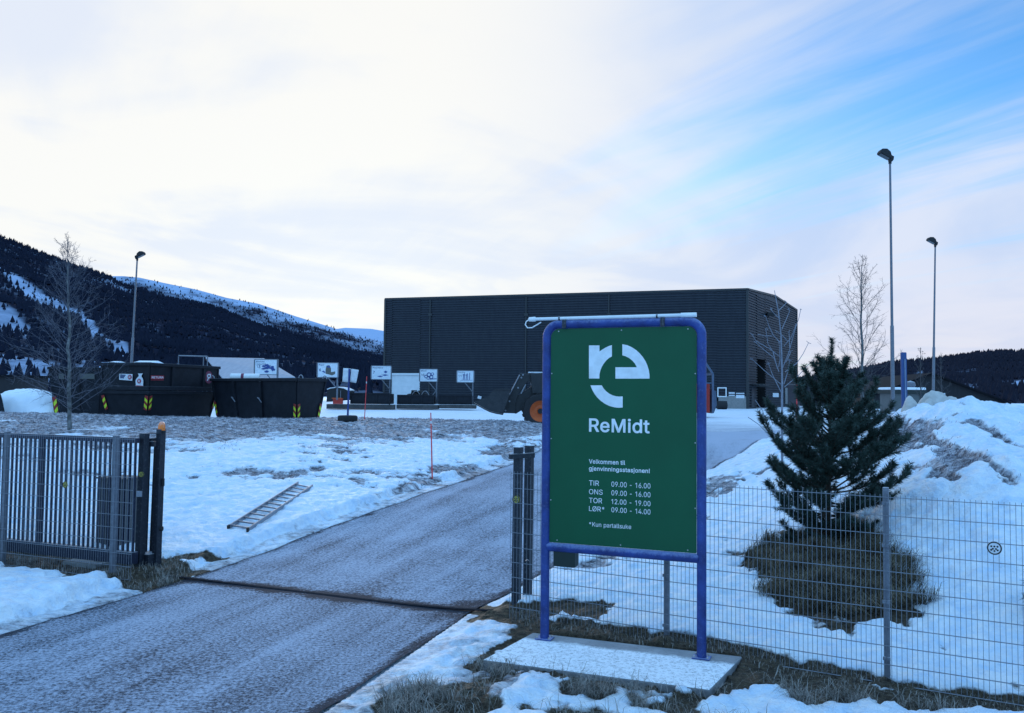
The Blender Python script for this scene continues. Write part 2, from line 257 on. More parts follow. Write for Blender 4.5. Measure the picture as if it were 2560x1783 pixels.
# ------------------------------------------------------------------ lettering (outlines of a plain grotesque, in thousandths of the type size)
from mathutils.geometry import tessellate_polygon
SPACE_W = 188
GLYPH_REG = '''*|453|204,220 249,220 252,224 251,325 336,270 362,311 359,320 272,364 274,368 359,410 365,416 342,456 334,460 251,405 252,506 249,510 204,510 200,506 201,405 116,460 108,454 88,416 94,410 180,366 159,352 91,320 88,314 114,270 201,325 200,224
-|453|116,185 336,185 340,189 340,244 336,248 116,248 112,244 112,189
.|188|89,-8 101,-8 121,0 135,14 142,29 142,54 135,69 116,85 101,90 74,85 58,71 48,51 48,29 55,14 74,-2
0|453|219,-10 259,-8 286,0 319,18 348,44 368,71 385,106 400,159 408,216 408,294 402,336 395,371 375,424 352,459 324,488 289,508 251,518 204,518 171,510 134,490 108,466 85,436 68,399 52,346 45,286 45,221 52,161 65,114 85,71 110,39 146,10 184,-5|209,52 191,58 166,72 148,94 130,129 120,161 112,209 112,299 125,366 152,421 174,442 194,452 216,458 236,458 259,452 289,435 302,419 320,389 335,339 340,304 340,259 342,256 340,251 340,204 332,159 322,126 300,86 284,70 261,58 244,52
1|453|245,-2 310,-2 310,508 252,508 238,500 110,408 110,338 245,428
2|453|66,-2 389,-2 392,1 392,56 389,60 155,61 315,229 360,289 378,326 382,349 382,396 375,424 355,459 329,485 301,502 249,518 201,518 161,508 124,488 92,456 72,421 65,394 62,364 66,360 126,360 130,364 130,381 135,401 145,421 164,440 196,455 211,458 251,455 289,438 308,416 318,386 318,354 302,314 280,281 62,49 62,1
3|453|204,-10 269,-5 294,2 324,18 365,54 380,76 392,109 395,166 390,189 375,221 358,244 321,272 294,285 259,292 228,294 375,461 375,506 371,510 71,510 68,506 68,454 71,450 285,449 155,301 155,249 159,245 224,245 261,238 294,220 308,206 320,184 328,151 322,111 310,89 289,70 254,55 199,52 161,62 144,72 125,91 115,111 112,131 109,135 46,135 42,131 45,101 58,71 68,56 96,28 149,0
4|453|284,-2 341,-2 345,1 346,102 411,102 415,106 415,161 411,165 345,166 345,316 341,320 284,320 280,316 279,165 112,166 312,506 309,510 246,510 45,174 38,159 38,106 41,102 279,102 280,1
5|453|209,-10 254,-8 289,2 321,20 355,51 372,76 388,111 392,136 392,191 380,236 360,271 324,308 286,328 256,335 204,335 169,325 138,306 152,449 366,450 370,454 370,506 366,510 96,510 92,506 65,254 81,248 126,242 146,258 179,270 206,275 244,272 266,265 286,252 308,229 322,194 325,144 312,104 289,75 249,55 204,52 184,58 164,68 135,96 121,132 61,132 58,129 60,104 68,81 82,56 104,32 151,2 186,-8
6|453|216,-10 239,-10 279,-2 324,20 362,59 380,91 390,126 392,159 390,161 390,189 382,219 362,256 329,290 301,305 279,312 241,318 211,315 182,304 320,501 322,506 319,510 251,510 248,506 102,291 75,236 62,191 60,156 68,106 80,76 95,54 114,32 136,15 174,-2|221,50 181,60 169,68 148,89 135,111 130,129 128,176 142,219 166,245 184,255 209,262 244,262 279,250 302,229 320,196 325,174 325,141 312,101 286,70 259,55
7|453|99,-2 164,-2 170,4 392,446 392,506 389,510 64,510 60,506 60,454 64,450 320,449 95,1
8|453|211,-10 241,-10 276,-5 304,2 334,18 349,28 378,56 395,86 402,114 402,159 392,191 380,214 344,250 326,260 305,266 319,270 339,282 365,311 378,336 382,354 385,389 375,431 360,456 329,488 291,508 251,518 186,515 154,505 124,488 98,464 85,446 75,426 68,394 70,351 82,319 114,282 134,270 148,266 126,260 109,250 80,224 68,206 55,179 50,156 50,114 58,86 75,56 114,20 156,0|201,52 179,58 156,68 128,96 118,126 118,151 122,171 135,194 151,210 179,225 206,232 246,232 274,225 301,210 315,196 328,176 335,144 330,109 318,86 286,62 251,52|206,292 176,302 161,312 148,329 135,364 135,386 142,414 161,438 196,455 241,458 276,448 300,429 315,399 318,366 310,339 302,326 284,308 264,298 246,292
9|453|134,-2 201,-2 205,1 340,201 372,261 385,296 392,346 390,379 382,409 370,436 352,461 331,482 314,495 274,512 249,518 201,518 151,502 124,485 95,456 82,439 68,404 60,356 62,319 72,284 95,246 134,212 169,198 194,192 236,192 261,202 268,201 130,4|221,245 194,250 176,258 148,284 135,306 130,324 128,366 135,396 145,416 161,435 184,450 199,455 241,458 274,448 289,438 308,416 322,381 325,334 320,311 308,286 294,270 266,252
I|190|61,-2 128,-2 128,508 61,508
K|467|61,-2 124,-2 128,1 128,166 196,240 202,236 362,9 374,-2 446,-2 450,1 245,289 445,501 448,506 444,510 364,510 180,314 129,250 128,506 124,510 61,510 58,506 58,1
L|393|61,-2 359,-2 362,1 362,56 359,60 128,61 128,506 124,510 61,510 58,506 58,1
N|523|61,-2 124,-2 128,1 128,344 125,346 124,420 190,304 382,1 386,-2 461,-2 465,1 465,506 461,510 401,510 398,506 399,90 352,174 142,504 136,510 61,510 58,506 58,1
O|533|256,-10 304,-8 336,0 381,20 409,40 445,79 470,121 482,154 495,219 495,289 488,336 472,381 452,419 440,436 404,472 379,490 331,510 294,518 239,518 194,508 151,488 119,462 90,431 60,379 48,344 38,279 38,229 48,166 62,124 92,74 131,35 171,10 216,-5|251,55 216,62 189,75 174,85 148,111 132,134 120,161 110,196 105,246 108,296 122,354 138,384 169,420 191,435 221,448 244,452 291,452 321,445 351,430 388,396 398,381 412,351 425,304 428,226 422,191 410,151 390,116 364,88 336,70 309,60 281,55
R|449|61,-2 124,-2 128,1 129,195 246,195 348,4 354,-2 426,-2 430,1 318,206 361,232 388,261 400,284 408,306 412,339 410,386 395,431 380,454 359,475 336,490 299,505 271,510 61,510 58,506 58,1|129,258 129,450 269,448 299,438 325,416 340,384 342,334 335,306 319,282 296,268 254,258
S|447|221,-12 289,-5 319,5 346,20 390,64 402,89 410,116 410,161 402,189 385,216 366,235 341,252 304,270 211,295 169,310 136,330 120,354 118,386 122,404 132,421 151,438 171,448 199,455 251,455 279,448 299,438 325,411 332,394 332,384 339,375 399,375 402,379 402,396 395,421 380,449 356,475 319,500 284,512 254,518 199,518 171,512 141,502 109,485 80,459 68,441 58,421 50,394 50,351 58,326 70,304 99,275 149,248 291,205 321,188 338,169 342,154 342,124 328,91 306,72 281,60 251,52 199,52 184,55 146,70 118,99 110,116 108,136 104,140 39,140 35,136 40,104 55,69 91,28 129,5 159,-5
T|449|194,-2 256,-2 260,1 260,449 416,450 420,454 420,506 416,510 34,510 30,506 30,454 34,450 190,449 190,1
a|389|134,-10 189,-10 209,-5 239,10 268,39 274,50 275,1 279,-2 336,-2 340,1 340,261 335,296 315,336 291,360 264,375 241,382 209,388 179,388 121,375 96,362 76,348 55,324 38,291 41,288 99,272 124,305 154,322 174,328 216,328 249,315 262,301 270,284 272,246 266,238 246,230 141,218 96,205 64,188 45,169 35,151 28,121 28,94 32,69 45,44 79,10 104,-2|156,48 121,58 102,74 95,91 95,119 102,136 119,150 144,160 246,175 271,185 272,121 258,86 239,68 216,55 184,48
b|424|204,-10 254,-10 284,-2 326,22 348,44 365,69 382,109 392,161 392,216 382,269 365,309 339,342 311,365 286,378 261,385 214,388 181,380 154,365 116,322 115,506 111,510 54,510 50,506 50,1 54,-2 111,-2 115,1 116,55 154,12 179,-2|201,50 176,58 164,65 138,94 128,114 118,149 115,211 120,241 130,271 142,291 161,310 194,325 234,328 256,322 279,310 300,289 308,276 320,244 325,219 325,161 318,126 308,101 276,65 259,55 239,50
d|424|171,-10 221,-10 246,-2 271,12 292,34 306,55 310,54 310,1 314,-2 371,-2 375,1 375,506 371,510 311,510 308,506 306,322 292,344 274,362 244,380 209,388 164,385 126,372 91,348 70,324 48,284 32,221 32,156 48,94 68,56 99,22 111,12 141,-2|186,50 166,55 149,65 132,79 120,96 110,116 100,156 100,221 110,261 120,281 139,305 176,325 219,328 241,322 256,315 288,284 298,264 308,226 310,204 308,151 298,114 288,94 261,65 224,50
e|404|186,-10 241,-10 264,-5 301,10 326,28 342,44 355,61 368,89 361,95 306,108 285,74 261,58 239,50 216,48 186,50 161,58 141,70 122,89 108,116 100,144 101,168 369,168 372,171 370,249 360,284 338,324 319,345 296,362 266,378 219,388 194,388 151,380 119,365 101,352 75,326 52,291 38,249 32,219 32,154 38,126 45,101 70,56 89,35 131,5 159,-5|101,222 102,249 122,289 151,315 189,328 234,325 269,308 290,281 305,239 304,222
f|254|81,-2 141,-2 145,1 145,324 226,325 230,329 230,379 226,382 145,384 148,446 159,462 176,470 199,472 226,468 232,474 238,499 245,516 245,521 234,528 209,532 171,532 149,528 126,518 92,486 82,466 78,444 78,384 9,382 5,379 5,329 9,325 78,324 78,1
i|167|54,-2 111,-2 115,1 115,379 111,382 54,382 50,379 50,1|76,440 91,440 109,448 122,461 128,471 130,484 122,506 111,518 96,525 64,522 48,509 40,496 40,471 45,461 59,448
k|381|54,-2 111,-2 115,1 115,139 154,175 294,-2 369,-2 372,1 202,216 362,379 359,382 286,382 121,215 116,215 115,506 111,510 54,510 50,506 50,1
l|189|124,-5 174,-2 182,4 182,11 178,24 175,46 169,58 166,55 134,55 122,61 118,74 115,99 115,506 111,510 54,510 50,506 50,69 55,46 68,24 94,2
n|410|54,-2 111,-2 115,1 115,226 120,264 135,294 151,310 176,322 204,328 234,325 261,312 282,289 290,269 292,259 292,1 296,-2 356,-2 360,1 360,259 358,279 342,324 332,339 306,365 284,378 259,385 241,388 199,385 174,378 151,365 125,339 116,325 115,379 111,382 54,382 50,379 50,1
p|424|54,-145 111,-145 115,-141 116,55 154,12 179,-2 204,-10 254,-10 284,-2 326,22 355,54 375,89 388,129 392,161 392,216 382,269 365,309 342,339 311,365 286,378 241,388 214,388 189,382 154,365 116,322 115,379 111,382 54,382 50,379 50,-141|201,50 176,58 164,65 138,94 128,114 118,149 115,211 120,241 130,271 142,291 161,310 194,325 234,328 256,322 279,310 300,289 308,276 320,244 325,219 325,161 318,126 308,101 276,65 259,55 239,50
r|259|54,-2 111,-2 115,1 115,236 122,274 132,291 146,305 169,318 186,322 241,320 245,324 245,384 241,388 199,388 176,382 151,370 134,355 116,328 115,379 111,382 54,382 50,379 50,1
s|365|154,-10 211,-10 236,-5 274,10 289,20 315,46 328,69 332,86 332,126 328,144 310,171 294,185 249,208 146,232 124,245 112,261 110,279 118,301 139,320 171,330 204,330 234,320 250,306 269,275 319,285 325,291 322,304 310,329 281,360 256,375 221,385 204,388 154,385 124,378 99,365 81,352 60,329 52,316 45,291 45,256 52,231 60,219 84,195 109,180 136,170 231,148 246,140 262,121 265,91 258,76 234,58 196,48 154,50 124,62 108,79 94,110 36,98 32,94 38,74 50,49 74,22 106,2
t|227|164,-8 211,-2 215,1 215,9 208,44 201,55 156,52 144,58 130,76 128,94 128,324 204,325 208,329 208,379 204,382 129,382 128,469 124,472 66,472 62,469 62,384 9,382 5,379 5,329 9,325 62,324 62,76 70,49 80,31 106,8 129,-2
u|410|164,-8 201,-8 231,0 259,15 285,41 294,55 295,1 299,-2 356,-2 360,1 360,379 356,382 296,382 292,379 292,129 290,116 275,86 259,70 241,60 214,52 186,52 166,58 141,72 130,86 120,109 115,144 115,379 111,382 54,382 50,379 50,116 58,79 70,51 94,22 131,0
v|389|164,-2 226,-2 230,1 370,366 372,379 369,382 306,382 302,379 222,161 202,99 200,81 194,70 168,159 88,379 84,382 19,382 15,379 158,4
Ø|533|106,-18 115,-11 141,28 184,5 231,-8 276,-10 319,-5 344,2 381,20 409,40 435,66 462,106 478,139 490,184 495,219 495,289 488,336 478,369 460,406 435,441 472,494 426,528 391,480 379,490 346,505 294,518 239,518 194,508 151,488 134,475 105,449 75,409 48,344 38,279 38,229 42,189 55,141 80,91 98,69 62,19 62,14|251,55 216,62 180,81 390,379 396,382 420,329 428,284 425,204 410,151 382,106 349,78 336,70 299,58|139,125 125,149 112,184 105,246 108,296 112,324 122,354 138,384 169,420 206,442 231,450 291,452 321,445 351,430 352,424'''
GLYPH_BOLD = '''!|213|84,-20 111,-20 131,-12 150,6 158,21 155,69 134,92 119,100 89,102 66,95 42,71 38,59 38,24 42,11 59,-8|61,145 134,145 142,154 148,514 139,522 56,522 48,514 52,154
0|470|211,-22 266,-20 294,-12 326,5 360,36 380,64 398,99 412,151 420,209 420,301 415,344 408,379 388,431 365,466 331,500 296,520 259,530 196,530 171,525 141,512 114,492 82,459 60,419 45,376 35,324 32,214 38,169 52,106 72,64 98,31 139,-2 176,-18|216,65 199,70 174,85 160,101 148,124 135,159 128,196 125,291 138,359 158,404 181,430 201,440 229,445 251,440 271,430 290,411 308,381 322,331 328,296 328,211 320,166 310,134 288,94 276,82 254,70 236,65
1|470|245,-2 310,-2 310,508 252,508 238,500 110,408 110,338 245,428
3|470|196,-22 239,-22 276,-18 301,-10 331,5 349,18 378,46 400,86 408,116 408,174 400,204 388,229 356,265 329,285 301,298 258,306 388,454 388,514 379,522 64,522 55,514 55,446 64,438 255,436 142,309 142,241 151,232 234,230 266,220 286,208 300,191 312,161 312,129 298,96 281,82 261,72 231,65 206,65 169,75 151,85 138,99 128,119 125,139 116,148 39,148 30,139 30,106 40,74 55,49 89,15 141,-12
6|470|209,-22 266,-20 306,-8 331,8 375,51 392,84 402,119 402,146 405,149 402,196 395,226 375,264 336,302 309,318 274,328 220,331 332,494 335,514 326,522 244,522 235,514 98,311 70,261 52,211 48,174 50,121 55,99 75,56 98,29 129,2 166,-15|211,65 176,80 160,96 145,126 140,149 140,169 155,211 174,232 206,248 236,250 271,238 290,221 308,189 312,149 300,109 279,82 251,68
7|470|91,-15 171,-15 182,-4 405,439 405,514 396,522 56,522 48,514 48,446 56,438 298,436 82,9 82,-6
A|497|11,-15 91,-15 102,-4 135,96 149,128 331,128 378,-4 389,-15 469,-15 478,-6 475,19 462,46 295,509 284,522 194,522 185,514 2,14 2,-6|179,212 178,216 239,398 300,214
B|473|54,-15 281,-15 316,-10 341,-2 366,10 381,20 412,54 425,79 432,109 430,179 425,196 410,224 376,258 360,266 388,291 408,324 412,344 412,404 405,431 392,456 361,490 339,505 316,515 284,522 54,522 45,514 45,-6|141,72 141,215 264,215 276,212 309,198 330,174 340,146 340,129 330,104 314,88 299,80 264,72|141,300 141,438 261,435 291,425 308,411 318,391 320,361 310,336 296,320 274,308 244,300
E|436|54,-15 381,-15 390,-6 390,64 381,72 140,74 141,212 361,212 370,221 370,291 361,300 141,300 140,436 379,438 388,446 388,514 379,522 54,522 45,514 45,-6
M|645|54,-15 129,-15 138,-6 139,328 270,-6 279,-15 349,-15 360,-1 489,332 490,-6 499,-15 574,-15 582,-6 582,514 574,522 469,522 460,514 335,191 316,132 312,134 298,184 168,514 159,522 54,522 45,514 45,-6
P|462|54,-15 131,-15 140,-6 141,170 256,170 306,178 354,200 398,244 412,274 422,311 420,396 408,434 398,451 366,485 341,502 304,518 276,522 54,522 45,514 45,-6|141,258 141,438 259,435 289,425 308,411 325,379 330,341 322,309 304,280 279,265 246,258
R|466|54,-15 131,-15 140,-6 141,182 236,182 335,-4 346,-15 434,-15 442,-6 442,9 435,24 338,199 339,202 369,220 400,254 412,276 420,299 425,331 422,394 408,439 392,461 366,488 344,502 306,518 279,522 54,522 45,514 45,-6|141,270 141,438 261,435 291,425 312,409 328,376 330,341 320,309 301,288 274,275 246,270
T|466|186,-15 264,-15 272,-6 272,436 424,438 432,446 432,514 424,522 26,522 18,514 18,446 26,438 178,436 178,-6
U|534|221,-22 296,-22 356,-8 399,18 438,56 460,96 472,149 472,514 464,522 386,522 378,514 378,166 375,154 360,116 339,92 314,78 279,68 239,68 204,78 179,92 158,116 148,136 140,164 140,514 131,522 54,522 45,514 45,146 52,109 62,84 80,56 119,18 161,-8
V|497|196,-15 284,-15 295,-4 478,499 478,514 469,522 389,522 378,511 272,211 241,112 208,216 100,514 91,522 11,522 2,514 2,496 8,481 188,-6
a|406|126,-22 196,-22 216,-18 246,-2 261,12 262,-6 271,-15 344,-15 352,-6 352,269 348,304 328,344 299,372 271,388 249,395 216,400 171,400 114,388 89,375 69,360 42,331 25,299 25,284 34,275 86,260 106,260 118,271 128,289 141,300 169,312 209,315 241,302 250,294 258,276 260,254 254,248 239,242 134,230 89,218 56,200 32,176 22,159 15,129 15,86 25,49 40,26 71,-2 96,-15|164,60 129,70 115,81 108,99 108,111 115,129 126,138 151,148 259,165 260,129 245,94 231,80 209,68
d|441|164,-22 239,-20 264,-10 296,18 298,-6 306,-15 379,-15 388,-6 388,514 379,522 304,522 295,514 294,362 266,385 234,398 176,400 146,395 119,385 84,360 58,331 35,291 20,229 20,149 35,86 55,49 91,10 104,0 134,-15|194,62 174,68 156,78 145,86 132,104 122,124 112,164 112,214 122,254 145,291 176,310 211,315 234,310 249,302 275,276 292,231 298,184 290,136 270,94 254,78 234,68 216,62
e|421|179,-22 249,-22 271,-18 309,-2 334,15 355,36 368,54 380,81 380,96 369,108 319,120 299,120 290,111 280,91 259,72 231,62 194,62 169,70 149,82 135,96 120,124 114,155 376,155 385,164 382,256 372,291 350,331 326,358 304,375 274,390 226,400 186,400 144,392 111,378 94,365 62,334 40,299 25,256 20,226 22,131 32,94 48,64 70,34 106,2 136,-12|116,235 115,241 122,261 135,281 159,302 196,315 226,312 261,295 278,274 290,241 289,235
f|271|74,-15 149,-15 158,-6 158,311 234,312 242,321 242,386 234,395 159,395 158,429 162,444 176,455 184,458 234,455 245,466 250,491 258,509 258,529 241,540 216,545 164,545 141,540 119,530 80,494 70,474 65,451 65,396 1,395 -8,386 -8,321 1,312 65,311 65,-6
g|442|169,-165 244,-165 296,-152 329,-135 365,-99 378,-76 388,-36 388,386 379,395 306,395 298,386 296,360 264,388 236,398 176,400 146,395 106,378 79,355 48,316 30,279 20,231 20,151 25,121 38,86 48,69 58,54 91,20 121,2 151,-8 224,-10 254,-2 298,26 295,-21 290,-39 285,-49 269,-65 249,-75 216,-82 196,-82 164,-75 141,-62 109,-25 89,-28 49,-50 38,-61 40,-86 76,-128 119,-152|191,75 161,85 146,95 132,111 122,131 112,169 112,216 122,254 135,279 156,300 176,310 211,315 234,310 254,300 278,274 292,236 298,206 298,179 285,126 264,95 229,78
i|184|46,-15 119,-15 128,-6 128,386 119,395 46,395 38,386 38,-6|69,428 99,428 116,435 135,454 140,464 142,476 140,504 135,514 111,535 104,538 56,535 35,516 28,504 28,464 32,454 51,435
j|184|-16,-158 31,-158 46,-155 76,-142 108,-114 122,-86 128,-66 128,386 119,395 46,395 38,386 38,-36 32,-54 24,-65 1,-72 -16,-72 -25,-81 -25,-149|69,428 99,428 116,435 135,454 140,464 140,504 132,516 111,535 61,538 51,532 32,514 28,504 25,474 30,456 51,435
k|398|46,-15 119,-15 128,-6 128,131 151,152 286,-15 376,-15 385,-6 385,11 222,216 375,371 375,386 366,395 279,395 129,242 128,514 119,522 46,522 38,514 38,-6
l|206|116,-18 181,-15 195,-4 195,19 185,61 176,70 141,68 132,74 130,81 128,106 128,514 119,522 46,522 38,514 38,61 42,39 55,16 86,-10
m|627|46,-15 119,-15 128,-6 128,231 130,254 135,271 145,289 159,302 191,315 219,312 239,302 252,286 258,271 260,256 260,-6 269,-15 341,-15 350,-6 350,251 358,279 365,291 381,305 409,315 436,312 466,298 475,284 480,266 480,-6 489,-15 564,-15 572,-6 572,276 568,309 550,346 514,382 469,400 404,400 384,395 346,375 319,348 308,364 281,388 249,400 189,400 151,385 129,365 128,386 119,395 46,395 38,386 38,-6
n|427|46,-15 119,-15 128,-6 130,246 135,264 148,286 159,298 194,312 226,312 246,305 265,289 278,261 280,251 280,-6 289,-15 364,-15 372,-6 372,266 370,286 355,331 345,346 314,378 291,390 266,398 209,400 166,390 144,378 129,362 128,386 119,395 46,395 38,386 38,-6
o|432|174,-22 256,-20 286,-10 316,8 345,34 368,64 382,94 392,131 395,229 388,266 372,304 355,331 321,365 289,385 249,398 229,400 166,398 126,385 101,370 65,336 50,316 32,281 22,244 20,149 25,119 48,64 60,46 106,2 141,-15|194,62 174,68 156,78 132,104 125,119 112,164 112,211 122,251 142,286 166,305 186,312 214,315 254,302 275,284 288,264 298,236 305,181 298,139 278,96 259,78 241,68 221,62
r|276|46,-15 119,-15 128,-6 128,229 130,251 145,284 161,298 194,310 249,308 258,316 258,391 249,400 191,400 169,395 144,382 129,368 128,386 119,395 46,395 38,386 38,-6
s|382|146,-22 219,-22 244,-18 281,-2 296,8 328,39 340,61 345,79 342,144 332,166 314,188 286,208 256,220 154,245 139,252 125,269 125,284 139,302 151,310 179,318 209,315 226,308 238,299 252,271 261,262 281,262 326,272 338,284 335,311 315,346 289,372 274,382 241,395 211,400 164,400 116,390 84,372 55,346 40,324 32,299 35,236 48,211 76,182 101,168 129,158 224,135 239,128 250,114 252,99 241,80 214,65 189,60 151,65 131,75 120,86 110,106 110,114 101,122 86,122 29,110 20,101 22,74 38,41 66,10 99,-10
t|244|156,-20 209,-18 219,-15 228,-6 228,16 218,59 209,68 164,65 151,70 142,84 140,101 140,311 211,312 220,321 220,386 211,395 140,396 140,476 131,485 59,485 50,476 50,396 1,395 -8,386 -8,321 1,312 50,311 50,69 58,41 68,24 99,-5 121,-15
v|406|156,-15 234,-15 242,-6 382,359 385,386 376,395 299,395 290,386 194,122 100,386 91,395 11,395 2,386 2,369 110,94 120,61 145,-4'''
def _glyphs(t):
    d = {}
    def area(l): return sum(p.x * q.y - q.x * p.y for p, q in zip(l, l[1:] + l[:1]))
    for row in t.split('\n'):
        ch, adv, loops = row[0], row[2:].split('|')[0], row[2:].split('|')[1:]
        L = [[V(*(float(q) for q in p.split(',')), 0.0) for p in l.split()] for l in loops]; pts = []; tri = []
        for o in [l for l in L if area(l) > 0]:
            y0, y1, x0, x1 = min(p.y for p in o), max(p.y for p in o), min(p.x for p in o), max(p.x for p in o)
            grp = [o] + [h for h in L if area(h) < 0 and x0 < h[0].x < x1 and y0 < h[0].y < y1]; b = len(pts)
            pts += [(p.x / 1000, p.y / 1000) for l in grp for p in l]; tri += [tuple(b + k for k in q) for q in tessellate_polygon(grp)]
        d[ch] = (int(adv) / 1000, pts, tri)
    return d
GLYPHS = (_glyphs(GLYPH_REG), _glyphs(GLYPH_BOLD)); _tc = {}
def text2d(s, bold=0.0):
    k = (s, bold >= .015)
    if k in _tc: return _tc[k]
    G = GLYPHS[k[1]]; O = GLYPHS[not k[1]]; x = 0; vs = []; fs = []
    for ch in s:
        if ch == ' ': x += SPACE_W / 1000 * 1.2; continue
        adv, pts, tri = G.get(ch) or O[ch]; b = len(vs); vs += [(p[0] + x, p[1]) for p in pts]; fs += [tuple(b + q for q in t_) for t_ in tri]; x += adv
    _tc[k] = (vs, fs); return vs, fs
def put_text(mb, s, o, u, v, x0, x1, y0, y1, bold=0.0, ref=None):
    """letters of s fitted between x0..x1; y0..y1 is the span of the reference glyphs (baseline to cap height)."""
    vs, fs = text2d(s, bold); rv, _ = text2d(ref or s, bold)
    ax = min(q[0] for q in vs); bx = max(q[0] for q in vs); ay = min(q[1] for q in rv); by = max(q[1] for q in rv)
    mb.add([o + u * (x0 + (a - ax) / (bx - ax) * (x1 - x0)) + v * (y0 + (b - ay) / (by - ay) * (y1 - y0)) for a, b in vs], fs)
# ================================================================== TERRAIN
_cp = []
def cz(px, py, z): p = gp(px, py, z); _cp.append((p.x, p.y, z))
def cy(px, py, Y): p = at(px, py, Y); _cp.append((p.x, p.y, p.z))
for y in (-40, 0, 6, 9):
    for x in (-40, -14, -7, 0, 5, 9, 40): _cp.append((x, y, 0.0 if x < 9 else 0.25))
for a in ((0, 1500, 0), (400, 1440, 0), (800, 1420, 0.02), (1100, 1450, 0.02), (1265, 1490, 0), (0, 1420, 0), (620, 1350, 0.10), (780, 1232, 0.50), (560, 1290, .25),
          (0, 1100, 1.35), (200, 1075, 1.5), (0, 1034, 1.78), (300, 1040, 1.78), (780, 1050, 1.76), (1115, 1056, 1.72), (1340, 1056, 1.66), (800, 1150, .92), (400, 1150, .95),
          (100, 1250, .4), (1075, 1204, .52), (1282, 1160, .66), (1000, 1110, 1.15), (1180, 1110, 1.08), (1765, 1187, .6), (1950, 1098, 1.1), (1850, 1140, .9), (1550, 1180, .64), (1400, 1250, .42), (1300, 1350, .12), (1450, 1110, 1.1), (1600, 1080, 1.2)): cz(*a)
for a in ((2068, 1380, 13.9), (1700, 1450, 13.0), (1450, 1500, 12.2), (1800, 1330, 17), (1900, 1250, 20), (2050, 1250, 17), (2050, 1150, 21), (2200, 1250, 14.6), (2300, 1400, 12.4),
          (2300, 1150, 16), (2560, 1560, 10.2), (2560, 1400, 11.4), (2560, 1260, 12.7), (2560, 1160, 13.8), (2470, 1012, 19), (2530, 1034, 19), (2575, 1056, 18.5), (2660, 1092, 18), (2380, 1028, 20), (2240, 1042, 22), (2130, 1068, 23), (2010, 1090, 27),
          (2800, 1150, 17.5), (2800, 1320, 13)): cy(*a)
for a in ((14.5, 30, 1.5), (11, 34, 1.35), (18, 27, 1.6), (22, 25, 1.5), (24, 18, 1.2), (30, 14, 0.9), (14, 44, 1.3), (0, 47, 1.38), (-12, 47, 1.40), (-25, 48, 1.42), (-40, 44, 1.6), (-40, 30, 1.2), (-40, 15, .4), (40, 40, 1.4), (40, 20, 1.3)): _cp.append(a)
for y, z in ((62, 1.45), (85, 1.55), (110, 1.65), (150, 1.7)):
    for x in (-80, -40, -15, 0, 15, 40, 80): _cp.append((x, y, z))
_P = np.array(_cp)
def _phi(r2): return 0.5 * r2 * np.log(r2 + 1e-6)
def _fit():
    n = len(_P); d = _P[:, None, :2] - _P[None, :, :2]; A = _phi((d ** 2).sum(-1)) + np.eye(n) * 0.6
    Q = np.c_[np.ones(n), _P[:, :2]]; M = np.block([[A, Q], [Q.T, np.zeros((3, 3))]])
    return np.linalg.solve(M, np.r_[_P[:, 2], np.zeros(3)])
_w = _fit()
def base_h(x, y):
    x = np.asarray(x, float); y = np.asarray(y, float); sh = np.broadcast(x, y).shape
    xx = np.broadcast_to(x, sh).ravel(); yy = np.broadcast_to(y, sh).ravel(); out = np.empty(len(xx))
    for i in range(0, len(xx), 60000):
        a = xx[i:i + 60000]; b = yy[i:i + 60000]; ca = np.clip(a, -60, 60); cb = np.clip(b, -40, 150)
        h = _w[-3] + _w[-2] * ca + _w[-1] * cb
        h = h + _phi((ca[:, None] - _P[None, :, 0]) ** 2 + (cb[:, None] - _P[None, :, 1]) ** 2) @ _w[:len(_P)]
        far = np.clip((np.abs(a) - 45) / 15, 0, 1); far = np.maximum(far, np.clip((b - 110) / 40, 0, 1)); far = np.where(b < 30, np.clip((np.abs(a) - 40) / 20, 0, 1), far)
        out[i:i + 60000] = h * (1 - far) + far * np.where(b < 30, 0.0 + 1.5 * np.clip(b / 60, 0, 1), 1.6)
    return out.reshape(sh)
# road edges as functions of y
def _xy(l): return np.array([(p.x, p.y) for p in l])
_L = _xy([gp(0, 1588, 0), gp(512, 1432, 0.02), gp(800, 1330, .13), gp(1000, 1262, .33), gp(1282, 1160, .66)]); _L = np.vstack([_L, [(1.9, 35), (3.6, 40), (4.5, 46)]])
_R = _xy([gp(792, 1783, 0), gp(1170, 1533, 0), gp(1265, 1483, 0.03), gp(1500, 1335, .25), gp(1765, 1187, .6), gp(1850, 1140, .85), gp(1950, 1098, 1.1)]); _R = np.vstack([_R, [(14.5, 46)]])
def _ext(T):
    s = (T[1, 0] - T[0, 0]) / (T[1, 1] - T[0, 1]); return np.vstack([[(T[0, 0] + s * (-30 - T[0, 1]), -30)], T])
_L = _ext(_L); _R = _ext(_R)
def XL(y): return np.interp(y, _L[:, 1], _L[:, 0])
def XR(y): return np.interp(y, _R[:, 1], _R[:, 0])
def road_d(x, y):      # >0 inside the road, metres from the nearest edge
    return np.minimum(x - XL(y), XR(y) - x)
_YC = np.array([(-60, 44), (-28, 43.2), (-14, 42.4), (-4, 41.0), (2, 40.5), (5, 40.5), (12, 41), (13, 38), (16, 33), (19, 30), (24, 28), (60, 28)])
def yard_d(x, y): return y - np.interp(x, _YC[:, 0], _YC[:, 1])
